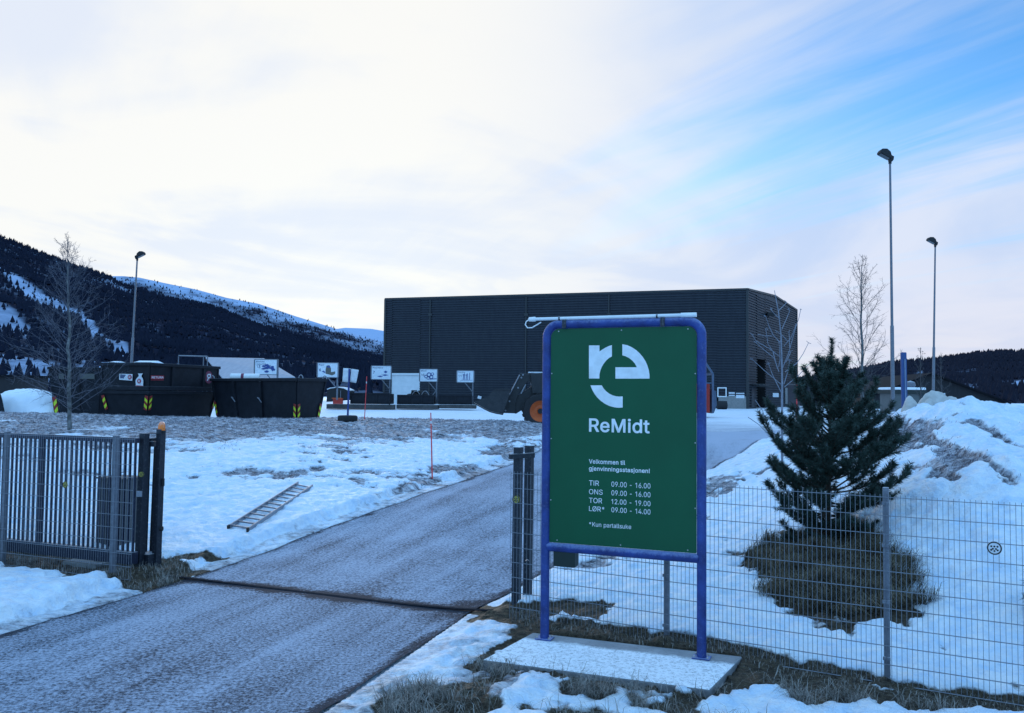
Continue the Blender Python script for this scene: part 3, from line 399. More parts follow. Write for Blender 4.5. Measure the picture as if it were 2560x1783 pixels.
# fence line (along the fence, and across it)
FA = np.array([0.07, 11.48]); FB = np.array([5.22, 8.55]); FT = (FB - FA) / np.linalg.norm(FB - FA); FN = np.array([-FT[1], FT[0]])
def fence_c(x, y): return (x - FA[0]) * FT[0] + (y - FA[1]) * FT[1], (x - FA[0]) * FN[0] + (y - FA[1]) * FN[1]
GL = np.array([[-8.84, 14.76], [-6.42, 13.77]]); GT = (GL[1] - GL[0]) / np.linalg.norm(GL[1] - GL[0]); GN = np.array([-GT[1], GT[0]])
def lfence_c(x, y): return (x - GL[1, 0]) * GT[0] + (y - GL[1, 1]) * GT[1], (x - GL[1, 0]) * GN[0] + (y - GL[1, 1]) * GN[1]
def ell(x, y, px, py, z, a, b, rot):
    p = gp(px, py, z); c, s = math.cos(rot), math.sin(rot); dx = x - p.x; dy = y - p.y
    return 1 - np.sqrt(((dx * c + dy * s) / a) ** 2 + ((-dx * s + dy * c) / b) ** 2)
PINE = gp(2068, 1385, .52)
MOUND_C = gp(2058, 1442, .36)
SLAB_LATE = None
def bz(x, y): return float(base_h(np.array([float(x)]), np.array([float(y)]))[0])
def on(px, py, z0=0.5):                        # first ground point met along the line of sight of a pixel
    d = ray(px, py); Y = np.arange(6, 70, .05); X = d.x / d.y * Y; Z = EYE + d.z / d.y * Y; hit = np.nonzero(Z <= base_h(X, Y))[0]
    if len(hit) == 0: return gp(px, py, z0)
    k = hit[0]; return V(float(X[k]), float(Y[k]), float(base_h(X[k:k + 1], Y[k:k + 1])[0]))
_mL, _mR, _mB, _mT = gp(1812, 1440, .25), gp(2292, 1492, .55), gp(2110, 1545, .22), gp(2050, 1352, .50)
def mound(x, y):
    c = ((_mL + _mR) / 2 + (_mB + _mT) / 2) / 2; u = (_mR - _mL) / 2; v = (_mT - _mB) / 2; det = u.x * v.y - u.y * v.x; dx = x - c.x; dy = y - c.y
    return 1 - np.sqrt(((dx * v.y - dy * v.x) / det) ** 2 + ((-dx * u.y + dy * u.x) / det) ** 2)
def cap(x, y, px0, py0, px1, py1, r):
    p, q = on(px0, py0, 1.8), on(px1, py1, 1.8); dx, dy = q.x - p.x, q.y - p.y; t = np.clip(((x - p.x) * dx + (y - p.y) * dy) / (dx * dx + dy * dy), 0, 1)
    return 1 - np.hypot(x - p.x - t * dx, y - p.y - t * dy) / r
def covers(x, y, z):
    """(frosted grass, bare soil / dead grass) amounts before the fine raggedness of the shader"""
    n = fbm(x, y, 2.2, 4, 3); n2 = fbm(x, y, .7, 3, 5) + .75 * fbm(x, y, .21, 4, 6)
    rd = road_d(x, y); left = (x < XL(y)) & (y > 14)
    fr = np.where(left, sstep(z + 0.22 * n * 1.5 + .16 * n2 + 0.05 * np.clip(x + 8, -8, 8) / 8, 1.00, 1.50) * np.clip(.88 + .40 * n2 + .25 * n, 0, 1), 0)
    fr = np.where(left, np.maximum(fr, sstep(n + .7 * n2 - .18 + 0.5 * np.exp(-((rd + 1.0) / 1.2) ** 2) * sstep(y, 20, 26), .12, .5) * .75 * sstep(y, 17, 25)), fr)
    # a snow strip lower down on the far left stays white
    e = np.maximum.reduce([cap(x, y, 2195, 1080, 2310, 1095, .62), cap(x, y, 2300, 1100, 2430, 1160, .42), cap(x, y, 2410, 1150, 2530, 1225, .26), cap(x, y, 2440, 1060, 2500, 1095, .24), cap(x, y, 2500, 1100, 2565, 1145, .26), cap(x, y, 2340, 1190, 2390, 1212, .10), cap(x, y, 2490, 1212, 2530, 1232, .12)])
    fr = np.maximum(fr, sstep(e + .45 * n + .55 * n2, .05, .65))
    right = (x > XR(y)) & (y > 12)
    e2 = np.maximum(ell(x, y, 1500, 1405, .2, 1.3, .35, 1.15), np.maximum(ell(x, y, 1790, 1230, .6, 2.2, .9, .9), ell(x, y, 1480, 1440, .1, .5, .3, .2)))
    fr = np.maximum(fr, np.where(right, sstep(e2 + .7 * n2 + .3 * n, .12, .5) * .9, 0))
    fr = np.maximum(fr, np.where(right & (y > 14), sstep(n2 + .5 * n, .42, .62) * .5, 0))
    so = np.zeros_like(x)
    s, d = fence_c(x, y); so = np.maximum(so, sstep(.26 - np.abs(d + .10) + .10 * n2, 0, .14) * (s > -.6) * (s < 9))
    so = np.maximum(so, sstep(ell(x, y, 1420, 1555, 0, .75, .42, -.3) + .6 * n2, .05, .35))
    so = np.maximum(so, sstep(cap(x, y, 1090, 1500, 1310, 1545, .30) + .5 * n2, .05, .5)); so = np.maximum(so, sstep(ell(x, y, 1500, 1548, 0, .14, .08, 0) + .3 * n2, .05, .35))
    s, d = lfence_c(x, y); so = np.maximum(so, sstep(.62 - np.abs(d - .28) + .22 * n2, 0, .2) * (s < 1.0))
    so = np.maximum(so, sstep(ell(x, y, 400, 1432, 0, 1.0, .45, -.35) + .5 * n2, 0.1, .4))
    so = np.maximum(so, sstep(ell(x, y, 455, 1410, 0, .9, .35, .6) + .7 * n2, 0.2, .5) * .7)
    # foreground below and to the right of the slab
    fg = (y < 9.9) & (x > -1.6)
    ss, dd = fence_c(x, y)
    pat = fbm(x, y, .9, 4, 9)
    band = sstep(-dd, .1, .35) * sstep(dd + np.interp(ss, [2.2, 3.2, 4.7, 6.2], [1.65, 1.30, .75, .28]) + .25 * n2, 0, .25) * sstep(ss, 2.2, 2.6)
    so = np.maximum(so, np.where(fg, sstep(band * .85 + .32 * pat + .2 * n2, .18, .60), 0))
    low = np.maximum(ell(x, y, 1400, 1750, 0, 2.4, .75, -.35), ell(x, y, 1180, 1745, 0, .8, .55, .2) + .2)
    so = np.maximum(so, np.where(fg, sstep(sstep(low, -.05, .35) * .56 + 1.05 * pat + .35 * n2, .14, .58) * sstep(low, -.25, .1), 0))
    so = np.maximum(so, sstep(ss, .1, .4) * sstep(-dd, -.05, .1) * sstep(dd + .75 + .25 * n2, 0, .2) * sstep(2.6 - ss, 0, .4) * .9)
    # dead-grass mound under the pine
    so = np.maximum(so, np.where(in_slab(x, y, .16), sstep(.5 + n2 + .4 * pat, .1, .4), 0))
    m = mound(x, y); so = np.maximum(so, sstep(m + .30 * n2 + .1 * n, -.08, .24))
    fr = np.maximum(fr, np.where((y < 11.9) & (y > 4) & (rd > -1.7) & (rd < 0) & (x > XR(y) - .1), .30 + .25 * n2, 0))
    ice = np.where((x < XL(y)) & (y > 4) & (y < 33), sstep(rd, -.60 + .2 * n2, -.42 + .2 * n2) * (.34 + .2 * n2), 0); fr = np.maximum(fr, ice)
    fr = np.where(rd > 0, 0, fr); yd = yard_d(x, y); fr = np.where(yd > .4, 0, fr)
    return fr, so
SLAB = [gp(1332, 1581, .105), gp(1857, 1641, .105), gp(1774, 1724, .105), gp(1206, 1649, .105)]
def in_slab(x, y, grow=.0):
    k = np.ones_like(x, dtype=bool); c = sum(SLAB, Vector()) / 4
    for i in range(4):
        p, q = SLAB[i], SLAB[(i + 1) % 4]; nx, ny = -(q.y - p.y), q.x - p.x; l = math.hypot(nx, ny); sg = 1 if (c.x - p.x) * nx + (c.y - p.y) * ny > 0 else -1
        k &= ((x - p.x) * nx + (y - p.y) * ny) * sg / l > -grow
    return k
def ground_h(x, y, full=False):
    b = base_h(x, y); rd = road_d(x, y); yd = yard_d(x, y); fr, so = covers(x, y, b)
    n = fbm(x, y, .45, 3, 21); nb = fbm(x, y, 1.9, 3, 23); edge = fbm(x, y, .8, 4, 25); fine = fbm(x, y, .16, 2, 27)
    near = sstep(-y, -150, -60)
    sl_ = np.where((x < XL(y)) & (y < 33), .26, 0.0); snow = sstep(-rd + .22 * edge, .24 + sl_, .38 + sl_) * (.11 + .05 * (sl_ > 0)) + .006 * sstep(-rd, 0, .1)
    snow = np.where((x > XR(y)) & (y < 11.6) & (rd > -1.5), snow * .35, snow)
    snow = np.where(yd > .6, 0, snow)
    s, d = lfence_c(x, y); bank = np.exp(-((rd + .95 + .2 * edge) / .35) ** 2) * (y < 14.5) * (x < XL(y)) * .09
    berm = np.exp(-((rd + .62 + .2 * edge) / .25) ** 2) * (y > 14.5) * (x < XL(y)) * .05 * (.6 + edge)
    z = b + snow * (1 - .75 * np.maximum(fr, so)) + bank + berm
    offroad = sstep(-rd, .0, .5) * (yd < .5)
    z = z + near * offroad * (.034 * n + .045 * nb + .034 * fine)
    z = z - near * offroad * .035 * sstep(fbm(x, y, .42, 2, 47), .30, .55) * sstep(.6 - np.maximum(fr, so), 0, .4)
    tuft = np.maximum(0, fbm(x, y, .38, 3, 31) + .1)
    z = z + near * offroad * fr * (np.where(x > 4, .08, .10) * tuft - .02) + offroad * so * (.06 * np.maximum(0, fbm(x, y, .22, 3, 33)) - .01)
    # lumpy ploughed snow on the crest of the bank
    hill = sstep(z, 1.75, 2.3) * (x > 8); z = z + hill * (.16 * fbm(x, y, .8, 4, 35) + .10 * np.abs(fbm(x, y, .35, 3, 36))) + sstep(z, .7, 1.6) * (x > 6) * (y < 27) * .05 * fbm(x * 1.0 - .6 * y, x * .5 + y * .3, .5, 4, 37)
    m = mound(x, y); z = z + .10 * sstep(m, 0, .8) + .05 * sstep(m, 0, .12) + sstep(m, 0, .3) * .09 * fbm(x, y, .45, 3, 39)
    z = np.where((rd > -.05), b - .05, z); z = np.where(yd > .35, b - .06 , z)
    z = np.where(in_slab(x, y), np.minimum(z, -.06), z)
    return (z, fr, so) if full else z
def gz(x, y): return float(ground_h(np.array([float(x)]), np.array([float(y)]))[0])
def geo(a, b, first, ratio):
    o = [a]; s = first; sg = 1 if b > a else -1
    while (o[-1] - b) * sg < 0: o.append(o[-1] + s * sg); s *= ratio
    return o[1:]
gxs = np.array(sorted(geo(-26, -7000, .1, 1.16)) + list(np.arange(-26, -8, .075)) + list(np.arange(-8, 9, .034)) + list(np.arange(9, 26, .075)) + geo(26, 7000, .1, 1.16))
gys = np.array(sorted(geo(6.4, -400, .06, 1.25)) + list(np.arange(6.4, 14, .036)) + list(np.arange(14, 26, .065)) + list(np.arange(26, 46, .11)) + geo(46, 9000, .2, 1.11))
def nodes_ground():
    m = bpy.data.materials.new('snow_and_grass'); m.use_nodes = True; nt = m.node_tree; n = nt.nodes; l = nt.links; p = n['Principled BSDF']
    tc = n.new('ShaderNodeTexCoord')
    def noise(sc, det=6, ro=.6, st=None):
        t = n.new('ShaderNodeTexNoise'); t.inputs['Scale'].default_value = sc; t.inputs['Detail'].default_value = det; t.inputs['Roughness'].default_value = ro
        if st:
            mp = n.new('ShaderNodeMapping'); mp.inputs['Scale'].default_value = st; l.new(tc.outputs['Object'], mp.inputs[0]); l.new(mp.outputs[0], t.inputs['Vector'])
        else: l.new(tc.outputs['Object'], t.inputs['Vector'])
        return t.outputs['Fac']
    def ramp(v, a, b, ca, cb):
        r = n.new('ShaderNodeValToRGB'); e = r.color_ramp.elements; e[0].position = a; e[1].position = b; e[0].color = (*ca, 1); e[1].color = (*cb, 1); l.new(v, r.inputs[0]); return r.outputs[0]
    def edge(attr, sc, lo, hi):
        a = n.new('ShaderNodeAttribute'); a.attribute_name = attr; ma = n.new('ShaderNodeMath'); ma.operation = 'MULTIPLY_ADD'; l.new(noise(sc, 8, .7), ma.inputs[0]); ma.inputs[1].default_value = 0.9; l.new(a.outputs['Fac'], ma.inputs[2])
        mr = n.new('ShaderNodeMapRange'); l.new(ma.outputs[0], mr.inputs[0]); mr.inputs[1].default_value = lo; mr.inputs[2].default_value = hi; return mr.outputs[0]
    def mix(f, a, b):
        x = n.new('ShaderNodeMix'); x.data_type = 'RGBA'; l.new(f, x.inputs[0]); l.new(a, x.inputs[6]); l.new(b, x.inputs[7]); return x.outputs[2]
    snow = ramp(noise(3.2, 9, .72), .34, .62, (.56, .72, .90), (.90, .91, .93))
    frost = ramp(noise(4.2, 10, .80, (.8, 1.7, 1)), .42, .61, (.048, .044, .052), (.66, .64, .69))
    soil = ramp(noise(17, 9, .75), .36, .68, (.020, .015, .013), (.125, .095, .062))
    fr_f = edge('frost', 7, .62, .98); so_f = edge('soil', 9, .66, .96)
    col = mix(so_f, mix(fr_f, snow, frost), soil)
    l.new(col, p.inputs['Base Color']); p.inputs['Roughness'].default_value = .50
    mx = n.new('ShaderNodeMath'); mx.operation = 'MAXIMUM'; l.new(fr_f, mx.inputs[0]); l.new(so_f, mx.inputs[1]); mr = n.new('ShaderNodeMapRange'); l.new(mx.outputs[0], mr.inputs[0]); mr.inputs[3].default_value = .55; mr.inputs[4].default_value = .08
    l.new(mr.outputs[0], p.inputs['Specular IOR Level'])
    b1 = n.new('ShaderNodeBump'); b1.inputs['Strength'].default_value = 1.0; b1.inputs['Distance'].default_value = .10; l.new(noise(6, 9, .62), b1.inputs['Height'])
    b2 = n.new('ShaderNodeBump'); b2.inputs['Strength'].default_value = .8; b2.inputs['Distance'].default_value = .015; l.new(noise(38, 4, .6), b2.inputs['Height']); l.new(b1.outputs[0], b2.inputs['Normal']); l.new(b2.outputs[0], p.inputs['Normal'])
    return m
M_GROUND = nodes_ground()
def grid_mesh(name, xs, ys, fn, m, smooth=True):
    X, Y = np.meshgrid(xs, ys); r = fn(X.ravel(), Y.ravel()); z = r[0]; at_ = r[1]
    nx, ny = len(xs), len(ys); i = np.arange(nx * ny).reshape(ny, nx)
    q = np.stack([i[:-1, :-1], i[:-1, 1:], i[1:, 1:], i[1:, :-1]], -1).reshape(-1, 4)
    return mesh_np(name, np.stack([X.ravel(), Y.ravel(), z], -1), q, np.full(len(q), 4), m, smooth, at_)
def _gfn(x, y):
    zs = []; fs = []; so = []
    for i in range(0, len(x), 200000):
        a, b, c = ground_h(x[i:i + 200000], y[i:i + 200000], True); zs.append(a); fs.append(b); so.append(c)
    return np.concatenate(zs), {'frost': np.concatenate(fs), 'soil': np.concatenate(so)}
tag(obj_np('ground', grid_mesh('ground', gxs, gys, _gfn, M_GROUND)), kind='structure')
# ------------------------------------------------------------------ road and yard
def nodes_asphalt(name, dark, light, streak, frost_amt):
    m = bpy.data.materials.new(name); m.use_nodes = True; nt = m.node_tree; n = nt.nodes; l = nt.links; p = n['Principled BSDF']
    tc = n.new('ShaderNodeTexCoord'); mr_ = n.new('ShaderNodeMapping'); mr_.inputs['Rotation'].default_value = (0, 0, streak); l.new(tc.outputs['Object'], mr_.inputs[0]); mp = n.new('ShaderNodeMapping'); mp.inputs['Scale'].default_value = (1, .07, 1); l.new(mr_.outputs[0], mp.inputs[0])
    def noise(v, sc, det, ro):
        t = n.new('ShaderNodeTexNoise'); l.new(v, t.inputs['Vector']); t.inputs['Scale'].default_value = sc; t.inputs['Detail'].default_value = det; t.inputs['Roughness'].default_value = ro; return t.outputs['Fac']
    s = noise(mp.outputs[0], 2.6, 5, .6); g = noise(tc.outputs['Object'], 24, 5, .8); b = noise(tc.outputs['Object'], .55, 3, .5)
    def ma(a, k, c):
        x = n.new('ShaderNodeMath'); x.operation = 'MULTIPLY_ADD'; l.new(a, x.inputs[0]); x.inputs[1].default_value = k
        if isinstance(c, float): x.inputs[2].default_value = c
        else: l.new(c, x.inputs[2])
        return x.outputs[0]
    tot = ma(s, .42, ma(g, 1.75, ma(b, .35, -.67 + frost_amt)))
    at_ = n.new('ShaderNodeAttribute'); at_.attribute_name = 'wear'; tot2 = ma(at_.outputs['Fac'], -1.0, tot)
    r = n.new('ShaderNodeValToRGB'); e = r.color_ramp.elements; e[0].position = .30; e[0].color = (*dark, 1); e[1].position = .70; e[1].color = (*light, 1); l.new(tot2, r.inputs[0])
    l.new(r.outputs[0], p.inputs['Base Color']); p.inputs['Roughness'].default_value = .7
    try: p.inputs['Specular IOR Level'].default_value = .07
    except Exception: pass
    bp = n.new('ShaderNodeBump'); bp.inputs['Strength'].default_value = .6; bp.inputs['Distance'].default_value = .012; l.new(g, bp.inputs['Height']); l.new(bp.outputs[0], p.inputs['Normal'])
    return m
M_ROAD = nodes_asphalt('frosted_asphalt', (.026, .030, .042), (.40, .43, .52), math.radians(17), .0)
M_YARD = nodes_asphalt('packed_snow', (.22, .24, .30), (.78, .79, .84), math.radians(62), .16)
ry = np.array(sorted(geo(6, -30, .3, 1.3)) + list(np.arange(6, 44, .12))); rt = np.linspace(0, 1, 60)
RY, RT = np.meshgrid(ry, rt, indexing='ij'); RXl = XL(RY); RXr = XR(RY); ej = .05 * fbm(RY * 0 + 1, RY, .5, 3, 41)
RX = RXl + (RXr - RXl) * RT + np.where(RT == 0, -.02 + ej, 0) + np.where(RT == 1, .02 - ej, 0)
RZ = base_h(RX, RY) + .012 * (1 - (2 * RT - 1) ** 2) * 2
# the strip along the gate track stays dark and thawed
gs, gd = fence_c(RX, RY); gate_line = np.abs((RX + 6.2) * .43 + (RY - 14.55) * .903 - 0.0)
_g0, _g1 = gp(400, 1440, 0), gp(1300, 1545, 0); gv = np.array([_g1.x - _g0.x, _g1.y - _g0.y]); gl_ = np.linalg.norm(gv); gv /= gl_
gdist = np.abs((RX - _g0.x) * -gv[1] + (RY - _g0.y) * gv[0]); gal = (RX - _g0.x) * gv[0] + (RY - _g0.y) * gv[1]
wn = fbm(RX, RY, .5, 3, 43)
wear = sstep(.24 - gdist + .12 * wn + .05 * gal / gl_, 0, .20) * .50
wear = np.maximum(wear, sstep(1.1 - np.hypot(RX - (-.15), (RY - 12.0) * .9) + .5 * wn, 0, .6) * .35)
wear = np.maximum(wear, sstep(-np.minimum(RT, 1 - RT) * (RXr - RXl) + .14 + .1 * wn, 0, .12) * .35)
trk_ = sum(np.exp(-((RT - q + .02 * fbm(RY, RY * 0, 6, 2, 45)) / .055) ** 2) for q in (.16, .42, .60, .86))
wear = wear + .06 * trk_ + .04 * sstep(15.5 - RY, 0, 3.0) - .30 * sstep(RY, 24, 42)
i_ = np.arange(RX.size).reshape(RX.shape); q_ = np.stack([i_[:-1, :-1], i_[:-1, 1:], i_[1:, 1:], i_[1:, :-1]], -1).reshape(-1, 4)
tag(obj_np('road', mesh_np('road', np.stack([RX, RY, RZ], -1).reshape(-1, 3), q_, np.full(len(q_), 4), M_ROAD, True, {'wear': wear})), kind='structure')
yx = np.linspace(-70, 80, 300); yt = np.linspace(0, 1, 120) ** 1.6
YX, YT = np.meshgrid(yx, yt); Y0 = np.interp(YX, _YC[:, 0], _YC[:, 1]) + .1; YY = Y0 + (135 - Y0) * YT
i_ = np.arange(YX.size).reshape(YX.shape); q_ = np.stack([i_[:-1, :-1], i_[:-1, 1:], i_[1:, 1:], i_[1:, :-1]], -1).reshape(-1, 4)
tag(obj_np('yard', mesh_np('yard', np.stack([YX, YY, base_h(YX, YY) - .006], -1).reshape(-1, 3), q_, np.full(len(q_), 4), M_YARD, True, {'wear': (.30 * (1 - sstep(YY - Y0, 0, 30)) * sstep(YX, 0, 8)).ravel()})), kind='structure')
# steel track of the sliding gate let into the road
tr = MB(); p0, p1 = gp(400, 1440, .0), gp(1300, 1545, .0); p0.z = bz(p0.x, p0.y) + .045; p1.z = bz(p1.x, p1.y) + .045
M_DARKSTEEL = mat('dark_steel', (.012, .014, .020), .95, 0, (.022, .024, .03), 20, spec=.05)
trk = [p0.lerp(p1, i / 14) for i in range(15)]
for q in trk: q.z = bz(q.x, q.y) + .022
for q0, q1 in zip(trk, trk[1:]): tr.beam(q0, q1, .07, .014)
tag(tr.build('gate_track', M_DARKSTEEL, smooth=40), 'dark steel gate track let into the road between the gate posts', 'gate track')
# ------------------------------------------------------------------ mountains: one height field per ridge, in real distance
def nodes_mountain(name, forest, snow):
    m = bpy.data.materials.new(name); m.use_nodes = True; nt = m.node_tree; n = nt.nodes; l = nt.links; p = n['Principled BSDF']
    tc = n.new('ShaderNodeTexCoord'); a = n.new('ShaderNodeAttribute'); a.attribute_name = 'snow'
    t = n.new('ShaderNodeTexNoise'); l.new(tc.outputs['Object'], t.inputs['Vector']); t.inputs['Scale'].default_value = .018; t.inputs['Detail'].default_value = 9; t.inputs['Roughness'].default_value = .72
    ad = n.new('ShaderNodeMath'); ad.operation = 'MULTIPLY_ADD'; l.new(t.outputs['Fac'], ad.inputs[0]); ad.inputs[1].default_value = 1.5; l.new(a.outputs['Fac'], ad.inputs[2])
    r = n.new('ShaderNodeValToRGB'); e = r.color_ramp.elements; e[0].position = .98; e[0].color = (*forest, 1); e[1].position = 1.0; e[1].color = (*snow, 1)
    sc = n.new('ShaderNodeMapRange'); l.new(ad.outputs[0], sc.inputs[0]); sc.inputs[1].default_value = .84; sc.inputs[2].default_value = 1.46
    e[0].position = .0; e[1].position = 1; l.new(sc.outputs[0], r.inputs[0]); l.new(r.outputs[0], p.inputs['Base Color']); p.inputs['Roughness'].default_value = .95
    try: p.inputs['Specular IOR Level'].default_value = .05
    except Exception: pass
    return m
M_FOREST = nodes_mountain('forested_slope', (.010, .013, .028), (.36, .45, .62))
M_TREES = mat('far_conifers', (.008, .011, .022), .95, 0, (.014, .018, .034), .02, spec=.05)
M_TREES2 = mat('far_bare_trees', (.013, .014, .024), .95, 0, (.022, .022, .034), .02, spec=.05)
def mountain(name, ridge, dist, foot, snow_fn, ntree, tree_mat, seed, th=9, depth=1.5, rough=.012, step=4, zfoot=1.5):
    rp = np.array(ridge, float); pxs = np.arange(rp[0, 0], rp[-1, 0] + 1, step); pys = np.interp(pxs, rp[:, 0], rp[:, 1])
    top = np.array([list(at(a, b, dist)) for a, b in zip(pxs, pys)])         # ridge points
    ts = np.r_[np.linspace(0, 1, 70), np.linspace(1.03, 1 + depth, 12)]
    u = np.array([list(at(a, 985, dist)) for a in pxs])[:, 0] / dist
    U, T = np.meshgrid(u, ts); H = np.interp(U, u, top[:, 2])
    D = foot + (dist - foot) * T
    prof = np.where(T <= 1, .35 * T + .65 * T ** 1.7, np.maximum(0, 1 - .5 * (T - 1) - .25 * (T - 1) ** 2))
    X = U * D; Z = zfoot + (H - zfoot) * prof
    amp = dist * rough; env = np.where(T <= 1, np.sin(np.pi * np.clip(T, 0, 1)) + .12, .4)
    Z = Z + fbm(X, D, dist * .12, 5, seed) * amp * env; Z = np.where(T == 0, zfoot - 3, Z)
    sn = snow_fn(X, D, Z, U * F + 1280, T)
    i = np.arange(X.size).reshape(X.shape); q = np.stack([i[:-1, :-1], i[:-1, 1:], i[1:, 1:], i[1:, :-1]], -1).reshape(-1, 4)
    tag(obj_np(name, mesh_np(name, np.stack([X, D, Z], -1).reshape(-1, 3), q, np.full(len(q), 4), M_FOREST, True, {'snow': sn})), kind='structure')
    if not ntree: return
    # the wood on it: thousands of small cones that read as one mass
    r = np.random.default_rng(seed); iu = r.random(ntree * 3) * (len(u) - 1); it = r.random(ntree * 3) ** .6 * 69.5
    a = iu.astype(int); b = np.minimum(it.astype(int), 69); s = sn[b, a]; keep = (s + .35 * r.standard_normal(len(s))) < .18; ridge_k = (it > 66)
    keep |= ridge_k & (s < .45); a, b, iu, it = a[keep][:ntree], b[keep][:ntree], iu[keep][:ntree], it[keep][:ntree]
    fu = iu - a; ft = np.clip(it - b, 0, 1)
    def bl(A): return (A[b, a] * (1 - fu) + A[b, a + 1] * fu) * (1 - ft) + (A[b + 1, a] * (1 - fu) + A[b + 1, a + 1] * fu) * ft
    C = np.stack([bl(X), bl(D), bl(Z)], -1); k = len(C); h = th * (.55 + .8 * r.random(k)); w = h * (.20 + .14 * r.random(k))
    ang = np.arange(5) * 2 * np.pi / 5; vv = np.zeros((k, 6, 3)); j = 1 + .5 * (r.random((k, 5)) - .5)
    vv[:, :5, 0] = C[:, None, 0] + w[:, None] * np.cos(ang) * j; vv[:, :5, 1] = C[:, None, 1] + w[:, None] * np.sin(ang) * j; vv[:, :5, 2] = C[:, None, 2] + h[:, None] * (.05 + .25 * r.random((k, 5)))
    vv[:, 5] = C; vv[:, 5, 2] += h; base = np.arange(k)[:, None] * 6
    tri = np.stack([np.stack([base[:, 0] + m_, base[:, 0] + (m_ + 1) % 5, base[:, 0] + 5], -1) for m_ in range(5)], 1).reshape(-1, 3)
    tag(obj_np('mountain_forest', mesh_np('mountain_forest', vv.reshape(-1, 3), tri, np.full(len(tri), 3), tree_mat)), kind='stuff')
def bandd(px, T, pts, w):
    P_ = np.array(pts); c = np.interp(px, P_[:, 0], P_[:, 1]); inside = (px > P_[0, 0]) & (px < P_[-1, 0]); return np.where(inside, sstep(w - np.abs(T - c), -w * .3, w * .5), 0)
def snowA(X, D, Z, px, T):
    n = fbm(X, D, 90, 4, 61) + .8 * fbm(X, D, 25, 3, 62); s = .02 + .13 * sstep(n, -.1, .5)
    s = np.maximum(s, .62 * bandd(px, T + .03 * n, [(-300, .80), (0, .66), (60, .58), (190, .52), (250, .40), (320, .30)], .045))
    s = np.maximum(s, .55 * bandd(px, T + .03 * n, [(-300, .42), (0, .38), (75, .33)], .05))
    s = np.maximum(s, .50 * bandd(px, T + .04 * n, [(120, .20), (420, .10)], .03)); s = np.maximum(s, .50 * bandd(px, T, [(-200, .15), (140, .10)], .05))
    s = np.maximum(s, .36 * sstep(T, .72, .95) * sstep(n, -.35, .2) * (px < 330)); return s
def snowB(X, D, Z, px, T):
    n = fbm(X, D, 260, 4, 63); n2 = fbm(X, D, 70, 4, 67); s = .72 * sstep(T + .07 * n + .07 * n2, .88, .99); s = np.maximum(s, .12 + .22 * sstep(n, .15, .6)); return s
def snowD(X, D, Z, px, T):
    n = fbm(X, D, 120, 4, 65); s = .02 + .10 * sstep(n, .1, .5)
    s = np.maximum(s, .6 * bandd(px, T + .02 * n, [(2255, .50), (2310, .60)], .10)); s = np.maximum(s, .6 * bandd(px, T, [(2318, .52), (2365, .56)], .05)); s = np.maximum(s, .62 * bandd(px, T, [(2500, .30), (2650, .32)], .06)); s = np.maximum(s, .5 * bandd(px, T, [(2380, .22), (2440, .20)], .04)); return s
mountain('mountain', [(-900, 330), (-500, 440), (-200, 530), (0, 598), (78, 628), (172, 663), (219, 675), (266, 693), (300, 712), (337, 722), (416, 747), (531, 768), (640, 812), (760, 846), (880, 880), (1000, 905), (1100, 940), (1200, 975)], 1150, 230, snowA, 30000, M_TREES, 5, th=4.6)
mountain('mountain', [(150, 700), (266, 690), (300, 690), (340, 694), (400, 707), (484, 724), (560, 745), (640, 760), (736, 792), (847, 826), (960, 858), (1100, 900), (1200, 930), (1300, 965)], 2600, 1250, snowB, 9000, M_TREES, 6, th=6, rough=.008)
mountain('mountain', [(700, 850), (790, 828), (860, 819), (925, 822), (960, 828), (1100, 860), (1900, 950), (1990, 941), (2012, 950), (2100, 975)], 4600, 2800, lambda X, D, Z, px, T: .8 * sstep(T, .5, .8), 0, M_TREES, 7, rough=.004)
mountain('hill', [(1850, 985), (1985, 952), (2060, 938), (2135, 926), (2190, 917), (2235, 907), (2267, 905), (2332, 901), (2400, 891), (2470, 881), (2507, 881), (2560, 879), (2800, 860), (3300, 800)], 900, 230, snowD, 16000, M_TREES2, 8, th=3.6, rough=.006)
# ================================================================== MATERIALS FOR THINGS
M_BLUE = mat('blue_paint', (.004, .016, .115), .5, 0, (.020, .055, .26), 4, bump=.2, bscale=90, frost=.5, frost_c=(.34, .42, .66))
M_GREEN = mat('green_panel', (.0002, .072, .027), .42, 0, (.0005, .084, .032), 1.3, spec=.3)
M_WHITE = mat('white_lettering', (.80, .82, .84), .6)
M_WPLASTIC = mat('white_plastic', (.80, .80, .80), .4, 0, (.70, .71, .72), 6)
M_GALV = mat('galvanised_steel', (.12, .125, .15), .5, .35, (.17, .18, .21), 14, frost=.4)
M_WIRE = mat('galvanised_wire', (.16, .17, .20), .5, .3, (.22, .235, .27), 30)
M_BLACKSTEEL = mat('black_steel', (.008, .010, .018), .5, .1, (.013, .017, .028), 9, frost=.35)
M_GATE = mat('gate_steel', (.006, .009, .026), .5, .2, (.010, .015, .04), 9, frost=.3)
M_BOLT = mat('zinc_bolt', (.45, .46, .46), .4, .6)
M_BLACK = mat('black_rubber', (.010, .010, .012), .8, 0, (.018, .018, .02), 20)
M_CONC = mat('concrete', (.20, .20, .20), .9, 0, (.28, .27, .26), 5, bump=.3, bscale=30)
M_DCONC = mat('dark_concrete', (.040, .040, .042), .9, 0, (.075, .073, .072), 3)  # darker concrete tone for the kerb blocks
M_CONT = mat('container_steel', (.005, .0065, .011), .65, 0, (.012, .014, .021), 2.5, bump=.2, bscale=6, frost=.18, spec=.25)
M_YEL = mat('reflective_yellow', (.62, .80, .03), .5)
M_REDM = mat('reflective_red', (.30, .02, .015), .5)
M_LABEL = mat('paper_label', (.72, .74, .78), .7)
M_REDL = mat('red_label', (.42, .03, .05), .6)
